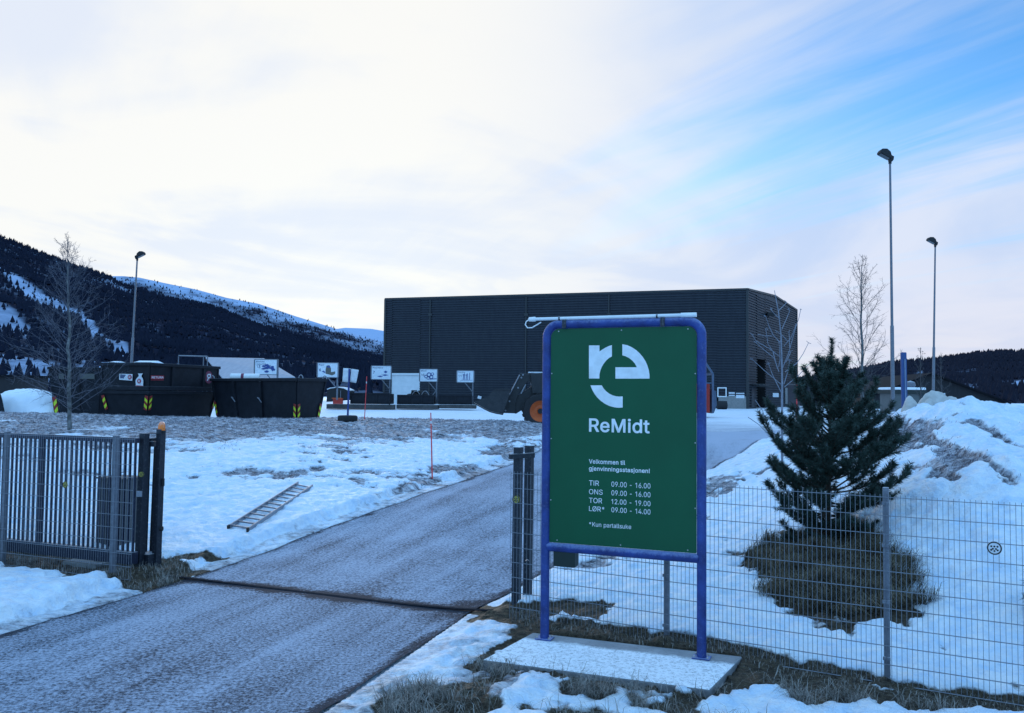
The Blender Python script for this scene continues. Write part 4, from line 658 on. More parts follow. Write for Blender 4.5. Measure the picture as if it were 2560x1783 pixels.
M_PURP = mat('red_violet_roundel', (.20, .03, .07), .6)
M_CLAD = mat('dark_cladding', (.021, .025, .036), .55, .1, (.031, .036, .047), 3, stretch=(1, 1, .2), spec=.3)
M_CLADTRIM = mat('dark_trim', (.025, .027, .03), .5, .1)
M_DOORW = mat('pale_door', (.55, .58, .60), .6, 0, (.62, .64, .66), 2)
M_GLASS = mat('dark_glass', (.01, .014, .02), .1, 0, (.012, .016, .024), 3)
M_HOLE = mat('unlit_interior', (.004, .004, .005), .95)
M_ORANGE = mat('orange_paint', (.55, .10, .012), .5, 0, (.45, .07, .01), 5)
M_REDP = mat('red_paint', (.50, .035, .02), .5, 0, (.38, .03, .02), 6)
M_SIGNP = mat('sign_panel', (.66, .72, .78), .5)
M_SIGNPIC = mat('sign_print', (.03, .07, .26), .6); M_SIGNPIC2 = mat('sign_print_brown', (.10, .10, .09), .6); M_INK = mat('sign_ink', (.02, .05, .15), .6)
M_SNOW = mat('snow', (.88, .90, .94), .9, 0, (.80, .84, .90), 3, bump=.5, bscale=7)
M_DSNOW = mat('dirty_snow', (.60, .58, .55), .9, 0, (.34, .31, .28), 2.2, bump=.6, bscale=8)
M_ALU = mat('aluminium', (.20, .21, .24), .45, .5, (.27, .28, .32), 12)
M_PINK = mat('signal_red_stick', (.85, .06, .06), .5)
M_CABB = mat('ribbed_grey_brown_cladding', (.075, .072, .075), .7, 0, (.11, .105, .105), 8, stretch=(6, 6, .6))
M_DGREEN = mat('dark_green_box', (.004, .016, .012), .5)
M_AMBER = mat('amber_lens', (.90, .20, .02), .25, frost=.35)
M_BADGE = mat('badge_yellow', (.42, .36, .06), .5)
U = V(0, 0, 1)
# ================================================================== BIG SIGN
sl = gp(1361.5, 1597, .105); sr = gp(1754, 1645, .105)
su = (sr - sl); su.z = 0; SLEN = su.length; su.normalize(); sn = V(su.y, -su.x, 0)        # sn points to the camera side
def sp(px, py, off=0.0):          # pixel -> (along, up) in the plane of the sign
    d = ray(px, py); o = sl + sn * off; t = (o - CAMP).dot(sn) / d.dot(sn); q = CAMP + d * t - sl
    return q.dot(su), q.z + sl.z
def sw(a, z, off=0.0): return V(sl.x, sl.y, 0) + su * a + sn * off + U * z
board = thing('information_sign', 'tall green information sign in a blue tube frame with white opening hours', 'sign', sl, rotz=math.atan2(su.y, su.x))
TOP = 3.955; BOT = 1.225; RT_ = .054; BR = .16
fr = MB()
path = [sw(0, .11), sw(0, 1.2), sw(0, 2.4), sw(0, TOP - BR)] + [sw(BR - BR * math.cos(a), TOP - BR + BR * math.sin(a)) for a in np.linspace(.15, math.pi / 2, 9)]
path += [sw(SLEN * .5, TOP)] + [sw(SLEN - BR + BR * math.sin(a), TOP - BR + BR * math.cos(a)) for a in np.linspace(0, math.pi / 2, 10)] + [sw(SLEN, 2.4), sw(SLEN, 1.2), sw(SLEN, .11)]
fr.tube(path, RT_, 20); fr.tube([sw(.03, BOT), sw(SLEN - .03, BOT)], RT_, 20)
frame = fr.build('frame', M_BLUE, board, smooth=50)
cl = MB()
for a, z in ((0, 2.42), (0, 1.72), (SLEN, 2.42), (SLEN, 1.72)): cl.tube([sw(a, z - .006), sw(a, z + .006)], RT_ + .003, 20)
for a in (.25, SLEN - .22): cl.tube([sw(a - .03, TOP), sw(a + .03, TOP)], RT_ + .004, 20)
build_each(cl, 'collar', M_BLUE, frame, 50)
for a in (0, SLEN):
    bp = MB(); bp.box(sw(a, .112), (.20, .17, .014), Matrix.Rotation(math.atan2(su.y, su.x), 3, 'Z'))
    o = bp.build('base_plate', M_BLUE, board, bevel=.003); bt = MB()
    for i in (-.075, .075):
        for j in (-.06, .06): bt.cyl(sw(a + i, .118, j), sw(a + i, .14, j), .011, n=6)
    build_each(bt, 'bolt', M_BOLT, o)
x0, x1 = RT_ + .002, SLEN - RT_ - .002; z0, z1 = BOT + RT_ + .004, TOP - RT_ - .004
def rrect(x0, x1, z0, z1, r):
    o = []
    for cx, cz_, a0 in ((x1 - r, z1 - r, 0), (x0 + r, z1 - r, 90), (x0 + .01, z0 + .01, 180), (x1 - .01, z0 + .01, 270)):
        rr = r if cz_ > 2 else .01
        for k in range(7): a = math.radians(a0 + 15 * k); o.append((cx + rr * math.cos(a), cz_ + rr * math.sin(a)))
    return o
pn = MB(); PO = .012
pn.prism(rrect(x0, x1, z0, z1, .11)[::-1], sw(0, 0, PO - .008) - U * 0, su, U, sn, .008)
panel = pn.build('panel', M_GREEN, board)
for nm, pts in (('screw', [(x0 + .02 + (x1 - x0 - .04) * i / 2 if j in (0, 1) else (x0 + .015 if i else x1 - .015), (z1 - .03 if j == 0 else z0 + .03) if j < 2 else (z1 - .55, z1 - 1.35, z1 - 2.1)[j - 2]) for j in range(5) for i in range(3 if j < 2 else 2)]),):
    sc = MB()
    for a, z in pts: sc.cyl(sw(min(max(a, x0 + .10) if z > 3.7 or z < 1.4 else a, x1 - .10 if z > 3.7 or z < 1.4 else 9), z, PO), sw(min(max(a, x0 + .10) if z > 3.7 or z < 1.4 else a, x1 - .10 if z > 3.7 or z < 1.4 else 9), z, PO + .005), .008, n=8)
    build_each(sc, nm, M_BOLT, panel)
# the mark: r, e and the lower arc, measured from the photograph into sign coordinates
LO = PO + .003
def z2(x, y): return sp(1440 + x / 6.15, 840 + y / 6.15, LO)
lg = MB(); Oz = sw(0, 0, LO)
def poly(pts): lg.add([Oz + su * a + U * b for a, b in pts], [tuple(range(len(pts)))])
def arc(cx, cy, rx, ry, a0, a1, n=14): return [z2(cx + rx * math.cos(math.radians(a)), cy - ry * math.sin(math.radians(a))) for a in np.linspace(a0, a1, n)]
CX, CYc, RO, RI = 664, 640, 467, 303        # centre and radii of the ring in zoom pixels
ro_y, ri_y = 517, 340
# r
inner = [z2(*q) for q in ((360, 655), (360, 600), (372, 540), (395, 478), (428, 424), (470, 372), (510, 338), (552, 316))]
poly([z2(199, 146), z2(199, 655)] + inner + [z2(552, 140), z2(500, 158), z2(450, 182), z2(400, 212), z2(361, 240), z2(361, 146)])
# e
poly([z2(712, 127), z2(712, 298), z2(760, 312), z2(812, 338), z2(864, 378), z2(905, 425), z2(936, 482), z2(606, 482), z2(606, 657), z2(1131, 657), z2(1130, 600), z2(1120, 530), z2(1100, 460), z2(1070, 392), z2(1030, 328), z2(980, 268), z2(925, 218), z2(865, 178), z2(790, 143)])
# lower arc
poly([z2(222, 760), z2(245, 820), z2(280, 885), z2(325, 945), z2(380, 998), z2(445, 1044), z2(515, 1078), z2(590, 1098), z2(650, 1105), z2(718, 1101), z2(718, 930), z2(660, 933), z2(610, 927), z2(560, 912), z2(508, 886), z2(462, 850), z2(425, 808), z2(396, 760)])
lg.build('emblem', M_WHITE, panel)
tx = MB()
def line(s, px0, pyb, px1, pyt, bold=0.0, ref=None):
    a0, zb = sp(px0, pyb, LO); a1, _ = sp(px1, pyb, LO); _, zt = sp(px0, pyt, LO); put_text(tx, s, Oz, su, U, a0, a1, zb, zt, bold, ref)
def zz(x, y): return 1440 + x / 7.268, 1120 + y / 7.268
line('ReMidt', 1472.5, 1079.5, 1624, 1046, .022, 'R')
tx.build('company_name', M_WHITE, panel); tx = MB()
def ln(s, x0_, yb, x1_, yt, bold=0.0, ref='H'):
    a, b = zz(x0_, yb); c, d = zz(x1_, yt); line(s, a, b, c, d, bold, ref)
ln('Velkommen til', 236, 283, 893, 204, .018, 'V'); ln('gjenvinningsstasjonen!', 236, 410, 1340, 333, .018, 'l')
tx.build('welcome_text', M_WHITE, panel); tx = MB()
for day, t, xe, yb, yt, tb, tt in (('TIR', '09.00 - 16.00', 418, 681, 588, 704, 611), ('ONS', '09.00 - 16.00', 484, 838, 748, 861, 768), ('TOR', '12.00 - 19.00', 475, 996, 904, 1020, 927), ('LØR*', '09.00 - 14.00', 516, 1145, 1056, 1168, 1076)):
    ln(day, 236, yb, xe, yt, .004, 'T'); ln(t, 643, tb, 1353, tt, .004, '0'); tx.build('opening_hours', M_WHITE, panel); tx = MB()
ln('*Kun partallsuke', 238, 1422, 1003, 1345, .003, 'K'); tx.build('footnote', M_WHITE, panel)
# lamp tube clipped along the top
lt = MB(); la, lz = -.245, TOP + RT_ + .008
lt.tube([sw(-.17, lz + .006, .03), sw(1.80, lz + .012, .03)], .020, 14)
lt.tube([sw(-.235, lz + .004, .03), sw(-.225, lz + .004, .03), sw(-.15, lz + .006, .03), sw(-.14, lz + .006, .03)], [.016, .028, .030, .022], 14); lt.tube([sw(1.66, lz + .012, .03), sw(1.84, lz + .012, .03)], .027, 14)
lamp = lt.build('lamp_tube', M_WPLASTIC, board, smooth=50)
cb = MB(); cb.tube([sw(-.225, lz + .004, .03), sw(-.265, lz - .02, .03), sw(-.28, lz - .06, .03), sw(-.25, lz - .10, .03), sw(-.19, lz - .10, .03), sw(-.12, lz - .06, .02), sw(-.08, lz - .03, 0)], .008, 8); cb.build('cable', M_WPLASTIC, lamp, smooth=60)
for a in (.17, 1.38):
    k = MB(); k.tube([sw(a - .009, lz + .008, .03), sw(a + .009, lz + .008, .03)], .025, 14); k.beam(sw(a + .07, TOP + .05, .055), sw(a + .07, TOP - .055, .062), .05, .012, sn); k.build('clamp', M_BLACKSTEEL, lamp)
jb = MB(); p_, q_ = sp(1382, 1385), sp(1440, 1415); jb.box(sw((p_[0] + q_[0]) / 2, 1.095, -.06), (.275, .16, .20), Matrix.Rotation(math.atan2(su.y, su.x), 3, 'Z')); jb.build('junction_box', M_DGREEN, board, bevel=.012)
# concrete slab it stands on
c4 = [gp(1332, 1581, .105), gp(1857, 1641, .105), gp(1774, 1724, .105), gp(1206, 1649, .105)]
def nodes_slab():
    m = mat('frosted_concrete', (.16, .16, .17), .9, 0, (.26, .26, .27), 4, bump=.3, bscale=30); nt = m.node_tree; n = nt.nodes; l = nt.links; p = n['Principled BSDF']
    tc = n.new('ShaderNodeTexCoord'); s = n.new('ShaderNodeSeparateXYZ'); l.new(tc.outputs['Object'], s.inputs[0])
    t = n.new('ShaderNodeTexNoise'); l.new(tc.outputs['Object'], t.inputs['Vector']); t.inputs['Scale'].default_value = 5; t.inputs['Detail'].default_value = 8; t.inputs['Roughness'].default_value = .75
    a = n.new('ShaderNodeMath'); a.operation = 'MULTIPLY_ADD'; l.new(t.outputs['Fac'], a.inputs[0]); a.inputs[1].default_value = -.34; l.new(s.outputs[1], a.inputs[2])
    r = n.new('ShaderNodeMapRange'); l.new(a.outputs[0], r.inputs[0]); r.inputs[1].default_value = -.30; r.inputs[2].default_value = -.20; r.inputs[3].default_value = 1; r.inputs[4].default_value = .10
    t2 = n.new('ShaderNodeTexNoise'); l.new(tc.outputs['Object'], t2.inputs['Vector']); t2.inputs['Scale'].default_value = 26; t2.inputs['Detail'].default_value = 9; t2.inputs['Roughness'].default_value = .8
    r2 = n.new('ShaderNodeMapRange'); l.new(t2.outputs['Fac'], r2.inputs[0]); r2.inputs[1].default_value = .34; r2.inputs[2].default_value = .52
    mu = n.new('ShaderNodeMath'); mu.operation = 'MULTIPLY'; l.new(r.outputs[0], mu.inputs[0]); l.new(r2.outputs[0], mu.inputs[1])
    g = n.new('ShaderNodeNewGeometry'); sg = n.new('ShaderNodeSeparateXYZ'); l.new(g.outputs['Normal'], sg.inputs[0]); gt = n.new('ShaderNodeMath'); gt.operation = 'GREATER_THAN'; l.new(sg.outputs[2], gt.inputs[0]); gt.inputs[1].default_value = .5
    mu2 = n.new('ShaderNodeMath'); mu2.operation = 'MULTIPLY'; l.new(mu.outputs[0], mu2.inputs[0]); l.new(gt.outputs[0], mu2.inputs[1])
    mx = n.new('ShaderNodeMix'); mx.data_type = 'RGBA'; l.new(mu2.outputs[0], mx.inputs[0]); l.new(p.inputs['Base Color'].links[0].from_socket, mx.inputs[6]); mx.inputs[7].default_value = (.86, .87, .90, 1); l.new(mx.outputs[2], p.inputs['Base Color'])
    return m
slab_t = thing('concrete_slab', 'frosty concrete slab under the tall green sign', 'slab', (sl + sr) / 2 + sn * .0 - U * .1, rotz=math.atan2(su.y, su.x))
cs = MB(); A = [q - U * .26 for q in c4]; cs.loft([q.copy() for q in A][::-1], [q.copy() for q in c4][::-1]); cs.build('slab', nodes_slab(), slab_t, bevel=.02)
# ================================================================== FENCES
def wire_panel(mb, a, b, zt0, zt1, zb0, zb1, nv=None, over=.03, pitch=.05, rows=None, r=.0029):
    a = Vector(a); b = Vector(b); L = (b - a).length; d = (b - a) / L; n = max(1, int(L / pitch)); nn = V(-d.y, d.x, 0).normalized()
    for i in range(n + 1):
        t = i / n; p = a.lerp(b, t); mb.tube([V(p.x, p.y, zb0 + (zb1 - zb0) * t), V(p.x, p.y, zt0 + (zt1 - zt0) * t + over)], r, 4, False)
    H = zt0 - zb0; k = int(H / .2 + .5)
    for j in range(k + 1):
        f = j / k; zA = zb0 + (zt0 - zb0) * f; zB = zb1 + (zt1 - zb1) * f
        for s_ in (-1, 1): mb.tube([V(a.x, a.y, zA) + nn * s_ * .006, V(b.x, b.y, zB) + nn * s_ * .006], r * 1.15, 4, False)
def FP(s_, d=0.0): q = FA + FT * s_ + FN * d; return V(q[0], q[1], 0)
fence = thing('mesh_fence', 'long grey wire mesh fence with steel posts to the right behind the green sign', 'fence', (FA[0], FA[1], 0))
posts_s = [2.11, 4.58, 7.1]
prev = -.06
for s_ in posts_s + [9.0]:
    a, b = FP(prev, -.03), FP(s_, -.03); m = MB(); za = gz(a.x, a.y); zb_ = gz(b.x, b.y)
    m_t0 = (.02 if prev < 0 else 0) + 2.0; wire_panel(m, a, b, 2.02 + 0, 2.02, .045, .045); m.build('wire_panel', M_WIRE, fence); prev = s_
for s_ in posts_s:
    p = FP(s_, .03); m = MB(); m.box(V(p.x, p.y, 1.02), (.06, .06, 2.2), Matrix.Rotation(math.atan2(FT[1], FT[0]), 3, 'Z')); o = m.build('post', M_GALV, fence, bevel=.004)
    m = MB()
    for z in (.3, .9, 1.5, 1.95): m.box(V(p.x, p.y, z) - V(*FN, 0) * .045, (.075, .02, .035), Matrix.Rotation(math.atan2(FT[1], FT[0]), 3, 'Z'))
    build_each(m, 'clamp', M_GALV, o)
def badge(px, py, org, nx, parent, rad, dark=True, off=.012):
    d = ray(px, py); t = (org - CAMP).dot(nx) / d.dot(nx); c = CAMP + d * t + nx * off; a, u = basis(nx)
    m = MB(); m.tube([c, c + nx * .006], rad, 24); m.k = 1; m.lathe([(rad * .80, .0065), (rad * .98, .0065), (rad * .98, .010), (rad * .80, .010)], c, nx, 28)
    for i, j in ((-.4, .25), (0, .25), (.4, .25), (-.2, -.1), (.2, -.1), (.0, -.42), (-.42, -.28), (.42, -.28)):
        q = c + a * (i * rad) + u * (j * rad) + nx * .0065; m.tube([q, q + nx * .002], rad * .15, 6)
    return m.build('badge', [M_LABEL if dark else M_BADGE, M_BLACK], parent)
fn3 = V(-FN[0], -FN[1], 0); badge(2486, 1370, FP(0, -.04), fn3, fence, .068)
# gate receiving posts
gpst = thing('gate_catch_post', 'pair of black square gate posts left of the green sign', 'gate post', (gp(1290, 1537, 0)))
for px, pyb, pyt in ((1290, 1537, 1118), (1318, 1523, 1114)):
    b = gp(px, pyb, -.02); t_ = at((1296 if px < 1300 else 1322), pyt, b.y); m = MB(); m.beam(b, V(b.x + .012, b.y, t_.z), .105, .105, V(FN[0], FN[1], 0)); o = m.build('post', M_BLACKSTEEL, gpst, bevel=.006)
    m = MB(); m.box(V(b.x + .012, b.y, t_.z + .006), (.112, .112, .012), Matrix.Rotation(math.atan2(FT[1], FT[0]), 3, 'Z')); m.build('cap', M_SNOW, o)
m = MB(); a = at(1274, 1142, 11.95); b = at(1335, 1138, 12.2); m.beam(a, b, .05, .07); m.build('cross_bar', M_BLACKSTEEL, gpst, bevel=.004)
m = MB(); c = at(1318, 1404, 12.0); m.tube([c, c + V(.0, -.05, 0)], .03, 10); m.build('latch', M_BLACKSTEEL, gpst)
badge(1291, 1249, gp(1290, 1537, 0) + V(0, -.07, 0), fn3, gpst, .06, False, .0)
# left fence in front of the sliding gate
def GPt(s_, d=0.0): q = GL[1] + GT * s_ + GN * d; return V(q[0], q[1], 0)
lf = thing('mesh_fence', 'short wire mesh fence in front of the sliding gate at the left edge', 'fence', (GL[1, 0], GL[1, 1], 0))
for a, b in ((-5.0, -2.52), (-2.52, 0.0), (0.0, .46)):
    m = MB(); wire_panel(m, GPt(a, -.03), GPt(b, -.03), 2.30, 2.30, .08, .08); m.build('wire_panel', M_WIRE, lf)
for s_ in (-5.0, -2.52, 0.0):
    p = GPt(s_, .03); m = MB(); m.box(V(p.x, p.y, 1.14), (.075, .075, 2.42), Matrix.Rotation(math.atan2(GT[1], GT[0]), 3, 'Z')); m.build('post', M_GALV, lf, bevel=.004)
badge(165, 1212, GPt(0, -.04), V(-GN[0], -GN[1], 0), lf, .055, False)
# sliding gate, run back behind that fence
sg = thing('sliding_gate', 'dark steel sliding gate with upright bars standing open behind the short fence', 'gate', GPt(-2, .55))
m = MB(); e0, e1 = GPt(-6.5, .55), GPt(-.06, .55)
def up(p, z): return V(p.x, p.y, z)
m.beam(up(e0, 2.24), up(e1, 2.24), .07, .085); m.build('top_rail', M_GATE, sg, bevel=.004)
m = MB(); m.beam(up(e0, .28), up(e1, .28), .14, .20); m.build('bottom_beam', M_GATE, sg, bevel=.006)
L_ = (e1 - e0).length; nb = int(L_ / .112); bars = 0
for i in range(nb):
    p = e0.lerp(e1, (i + .5) / nb)
    if p.x < -10.6: continue
    m = MB(); m.beam(up(p, .38), up(p, 2.20), .032, .032, V(GN[0], GN[1], 0)); m.build('bar', M_GATE, sg)
m = MB(); p = GPt(-2.30, .55); m.beam(up(p, .38), up(p, 2.20), .09, .07, V(GN[0], GN[1], 0)); m.build('upright', M_GATE, sg)
# portal the gate runs through
pc = gp(375, 1424, 0)
pt = thing('gate_portal', 'black steel gate portal with an orange beacon on top at the left of the road', 'gate portal', pc)
def lean(px0, py0, px1, py1, Y, w, dp, name, parent, mt, z0=-.03, bev=.005):
    b = at(px0, py0, Y); t_ = at(px1, py1, Y); m = MB(); m.beam(V(b.x, Y, max(b.z, z0)), t_, w, dp, V(GN[0], GN[1], 0)); return m.build(name, mt, parent, bevel=bev)
pA = lean(348.5, 1424, 361.5, 1083, 14.45, .115, .12, 'post', pt, M_BLACKSTEEL)
pB = lean(390.5, 1422, 403, 1073, 14.60, .10, .12, 'post', pt, M_BLACKSTEEL)
lean(362.5, 1392, 372.5, 1102, 14.70, .05, .05, 'inner_rail', pt, M_BLACKSTEEL); lean(378.5, 1388, 391, 1100, 14.75, .06, .05, 'inner_rail', pt, M_BLACKSTEEL)
m = MB(); m.beam(at(372, 1100, 14.6), at(402, 1098, 14.6), .05, .05); m.beam(at(366, 1083.5, 14.55), at(402, 1083.5, 14.55), .05, .012); build_each(m, 'top_tie', M_BLACKSTEEL, pt)
m = MB(); m.box(at(376, 1110, 14.6), (.16, .12, .09)); m.build('guide_roller', M_BLACKSTEEL, pt, bevel=.01)
m = MB(); m.box(at(371, 1402, 14.62), (.30, .30, .28), Matrix.Rotation(math.atan2(GT[1], GT[0]), 3, 'Z')); m.build('foot_box', M_BLACKSTEEL, pt, bevel=.01)
m = MB(); c = at(348, 1235, 14.32); m.box(c, (.095, .03, .10)); m.build('lock_plate', M_ALU, pt, bevel=.008)
m = MB(); c = at(408, 1206, 14.6); m.box(c, (.03, .05, .13)); c = at(404, 1322, 14.6); m.tube([c - V(.03, 0, 0), c + V(.02, 0, 0)], .04, 12); build_each(m, 'sensor', M_BLACK, pt)
badge(353, 1186, V(-6.3, 14.33, 0), V(0, -1, 0), pt, .05, False, .0)
c = at(404, 1078.5, 14.6)
m = MB(); m.lathe([(.0, -.035), (.062, -.035), (.064, .0), (.060, .015)], c, U, 20); m.build('beacon_base', M_BLACK, pt, smooth=40)
m = MB(); m.lathe([(.058, .012), (.062, .05), (.058, .10), (.045, .14), (.024, .165), (0, .17)], c, U, 20); m.build('beacon', M_AMBER, pt, smooth=60)
# drive cabinet behind the gate
kc = gp(299, 1378, .02); kc.z = gz(kc.x, kc.y) - .03
cab = thing('control_cabinet', 'ribbed grey gate motor cabinet behind the bars of the sliding gate', 'cabinet', kc, rotz=math.atan2(GT[1], GT[0]))
m = MB(); R_ = Matrix.Rotation(math.atan2(GT[1], GT[0]), 3, 'Z'); m.box(kc + U * .62, (.66, .5, 1.24), R_); o = m.build('body', M_CABB, cab)
m = MB()
for i in range(7): m.box(kc + R_ @ V(-.29 + i * .097, -.262, .60), (.055, .026, 1.16), R_)
build_each(m, 'rib', M_CABB, o); m = MB(); m.box(kc + U * 1.255, (.72, .56, .03), R_); m.build('lid', M_CABB, cab, bevel=.006)
m = MB(); q = gp(205, 1424, .0); m.box(V(q.x, q.y + .3, .03), (.8, .5, .14), R_); tag(m.build('concrete_block', M_CONC, bevel=.02), 'low grey concrete block on the ground under the sliding gate', 'block')
# ================================================================== LADDER
P1, P2 = on(571, 1344, .1), on(619, 1353, .1); P3, P4 = on(745, 1230, .5), on(781, 1232, .5)
for q in (P1, P2, P3, P4): q.z = gz(q.x, q.y) + .025
lad = thing('ladder', 'aluminium ladder lying on the snow beside the road', 'ladder', P1)
for a, b in ((P1, P3), (P2, P4)):
    m = MB(); d_ = (b - a).normalized(); m.beam(a, b, .028, .085); o = m.build('side_rail', M_ALU, lad, bevel=.003)
    m = MB(); m.beam(a - d_ * .05, a + d_ * .04, .034, .10); m.build('end_cap', M_BLACK, o)
for i in range(13):
    t = (i + .35) / 13; m = MB(); m.beam(P1.lerp(P3, t) + U * .01, P2.lerp(P4, t) + U * .01, .035, .03); m.build('rung', M_ALU, lad)
# ================================================================== SNOW STAKES
for px, py, tx_, ty, lab, z in ((1081, 1204, 1077, 1032, 'bright red snow stake at the edge of the road by the snowy lawn', .52), (911, 1052, 917, 941, 'red snow stake on the frosty bank between the tyre stand and the hall', 1.76)):
    b = on(px, py, z); t_ = at(tx_, ty, b.y); m = MB(); m.tube([b - U * .1, b.lerp(t_, .5), t_], [.020, .019, .015], 8); s_ = thing('snow_stake', lab, 'snow stake', b, 'red snow stakes'); o = m.build('stick', M_PINK, s_, smooth=60)
    m = MB(); q = b.lerp(t_, .84); q2 = b.lerp(t_, .88); m.tube([q, q2], .021, 8); m.build('reflector', M_LABEL, s_)
b = at(1991, 1010, 60); t_ = at(1993, 944, 60); s_ = thing('snow_stake', 'red snow stake right of the dark hall behind the pine', 'snow stake', V(b.x, 60, 1.45), 'red snow stakes'); m = MB(); m.tube([V(b.x, 60, 1.4), t_], .04, 8); m.build('stick', M_PINK, s_, smooth=60)
# ================================================================== LARGE HALL
CR = V(26.7, 96, 0); CL_ = V(-16.5, 110, 0); CB = CR + V(.5, .866, 0) * 26.6; CD = CL_ + (CB - CR)
GB = 1.55; HT = 15.15
hall = thing('industrial_hall', 'large dark ribbed steel hall at the back of the yard', 'hall', V(5, 103, GB))
def outn(a, b):
    d = (b - a); d.z = 0; d.normalize(); return V(d.y, -d.x, 0)
def ribbed(mb, a, b, z0, z1, n, pitch=.30, dp=.12, top=None):
    prof = [(z0, 0)]; z = z0
    while z + pitch < z1:
        prof += [(z + pitch * .42, 0), (z + pitch * .52, dp), (z + pitch * .90, dp), (z + pitch, 0)]; z += pitch
    prof.append((z1, 0)); b0 = len(mb.v)
    for z_, o in prof: mb.v.append(a + n * o + U * z_); mb.v.append(b + n * o + U * z_)
    for i in range(len(prof) - 1): mb.f.append((b0 + 2 * i, b0 + 2 * i + 1, b0 + 2 * i + 3, b0 + 2 * i + 2)); mb.m.append(mb.k)
def lw(px, py):       # a pixel on the long front wall: distance along it from the left corner, and height
    n = outn(CL_, CR); d = ray(px, py); t = (CL_ - CAMP).dot(n) / d.dot(n); q = CAMP + d * t; return (q - CL_).dot((CR - CL_).normalized()), q.z
fdir = (CR - CL_).normalized(); fnn = outn(CL_, CR); FW = (CR - CL_).length
da0, dz0 = lw(978, 1012); da1, dz1 = lw(1050, 938)
m = MB()
def FWp(a, z=0.0, o=0.0): return CL_ + fdir * a + fnn * o + U * z
ribbed(m, FWp(0), FWp(da0), GB, HT, fnn); ribbed(m, FWp(da0), FWp(da1), dz1, HT, fnn); a_, b_ = lw(1793, 1000)[0], FW
ribbed(m, FWp(da1), FWp(a_), GB, HT, fnn); ribbed(m, FWp(a_), FWp(b_), GB + 1.45, HT, fnn)
ribbed(m, CD, CL_, GB, HT, outn(CD, CL_)); ribbed(m, CB, CD, GB, HT, outn(CB, CD))
fw = m.build('front_wall', M_CLAD, hall)
sdir = (CB - CR).normalized(); snn = outn(CR, CB); SW = (CB - CR).length
def rw(px, py):
    d = ray(px, py); t = (CR - CAMP).dot(snn) / d.dot(snn); q = CAMP + d * t; return (q - CR).dot(sdir), q.z
def SWp(a, z=0.0, o=0.0): return CR + sdir * a + snn * o + U * z
o0, _ = rw(1891, 1000); o1, oz = rw(1912, 899.5)
m = MB(); ribbed(m, SWp(0), SWp(o0), GB, HT, snn); ribbed(m, SWp(o0), SWp(o1), oz, HT, snn); ribbed(m, SWp(o1), SWp(SW), GB, HT, snn)
m.add([SWp(0, HT), SWp(SW, HT), SWp(SW * .5, HT + .62)], [(0, 1, 2)]); m.build('side_wall', M_CLAD, hall)
m = MB(); A = [CL_, CR, CB, CD]; rr = [(CL_ + CD) / 2, (CR + CB) / 2]
m.add([V(q.x, q.y, HT - .005) for q in A] + [V(q.x, q.y, HT + .62) for q in rr], [(0, 1, 5, 4), (2, 3, 4, 5), (3, 0, 4)]); rf = m.build('roof', M_CLADTRIM, hall)
m = MB(); m.beam(FWp(-.1, HT + .02, .08), FWp(FW + .1, HT + .02, .08), .2, .24); m.beam(SWp(0, HT + .02, .08), SWp(SW / 2, HT + .64, .08), .2, .22); m.beam(SWp(SW / 2, HT + .64, .08), SWp(SW, HT + .02, .08), .2, .22)
m.build('eaves_trim', M_CLADTRIM, rf)
for p0, n0 in ((FWp(-.02, 0, .03), None), (FWp(FW, 0, .04), None), (SWp(SW, 0, .03), None)):
    m = MB(); m.beam(p0 + U * GB, p0 + U * HT, .28, .28, fnn); m.build('corner_trim', M_CLADTRIM, hall)
for px in (1075, 1315, 1522):
    a, _ = lw(px, 900); m = MB(); m.beam(FWp(a, GB, .14), FWp(a, HT - .2, .14), .16, .14, fnn); o = m.build('downpipe', M_CLADTRIM, hall)
    m = MB(); zb = lw(px, 787)[1]; m.box(FWp(a, zb, .16), (.45, .2, .35)); m.build('rain_head', M_CLADTRIM, o)
m = MB(); m.add([FWp(da0, GB - .1, -.04), FWp(da1, GB - .1, -.04), FWp(da1, dz1, -.04), FWp(da0, dz1, -.04)], [(0, 1, 2, 3)])
for k in range(1, 5): z = GB + (dz1 - GB) * k / 5; m.beam(FWp(da0, z, -.03), FWp(da1, z, -.03), .02, .03, U)
gd = m.build('garage_door', M_DOORW, hall)
m = MB(); m.beam(FWp(da0 - .1, dz1 + .12, .08), FWp(da1 + .1, dz1 + .12, .08), .12, .24); m.build('lintel', M_DOORW, gd)
# plinth, window and notices near the right corner
m = MB(); m.box(FWp((a_ + b_) / 2, GB + .70, -.05), (b_ - a_ - .3, .3, 1.5), Matrix.Rotation(math.atan2(fdir.y, fdir.x), 3, 'Z')); m.build('plinth', M_CONC, hall)
def wall_quad(name, mt, px0, py0, px1, py1, parent, frame=None, off=.08):
    a0, z0_ = lw(px0, py1); a1, z1_ = lw(px1, py0); m = MB(); Rz = Matrix.Rotation(math.atan2(fdir.y, fdir.x), 3, 'Z')
    m.box(FWp((a0 + a1) / 2, (z0_ + z1_) / 2, off), (a1 - a0, .05, z1_ - z0_), Rz); o = m.build(name, mt, parent)
    if frame:
        m = MB(); w = .12
        for q0, q1 in (((a0, z0_), (a1, z0_)), ((a0, z1_), (a1, z1_))): m.beam(FWp(q0[0] - w / 2, q0[1], off + .04), FWp(q1[0] + w / 2, q1[1], off + .04), .08, w)
        for a in (a0, a1): m.beam(FWp(a, z0_ + w / 2, off + .04), FWp(a, z1_ - w / 2, off + .04), .08, w, fdir)
        m.build('frame', frame, o)
    return o
wall_quad('window', M_GLASS, 1795, 970, 1815.5, 991.5, hall, M_WPLASTIC)
wall_quad('notice', M_LABEL, 1822, 979, 1837, 990, hall); wall_quad('notice', M_LABEL, 1840, 982.5, 1861, 995.5, hall)
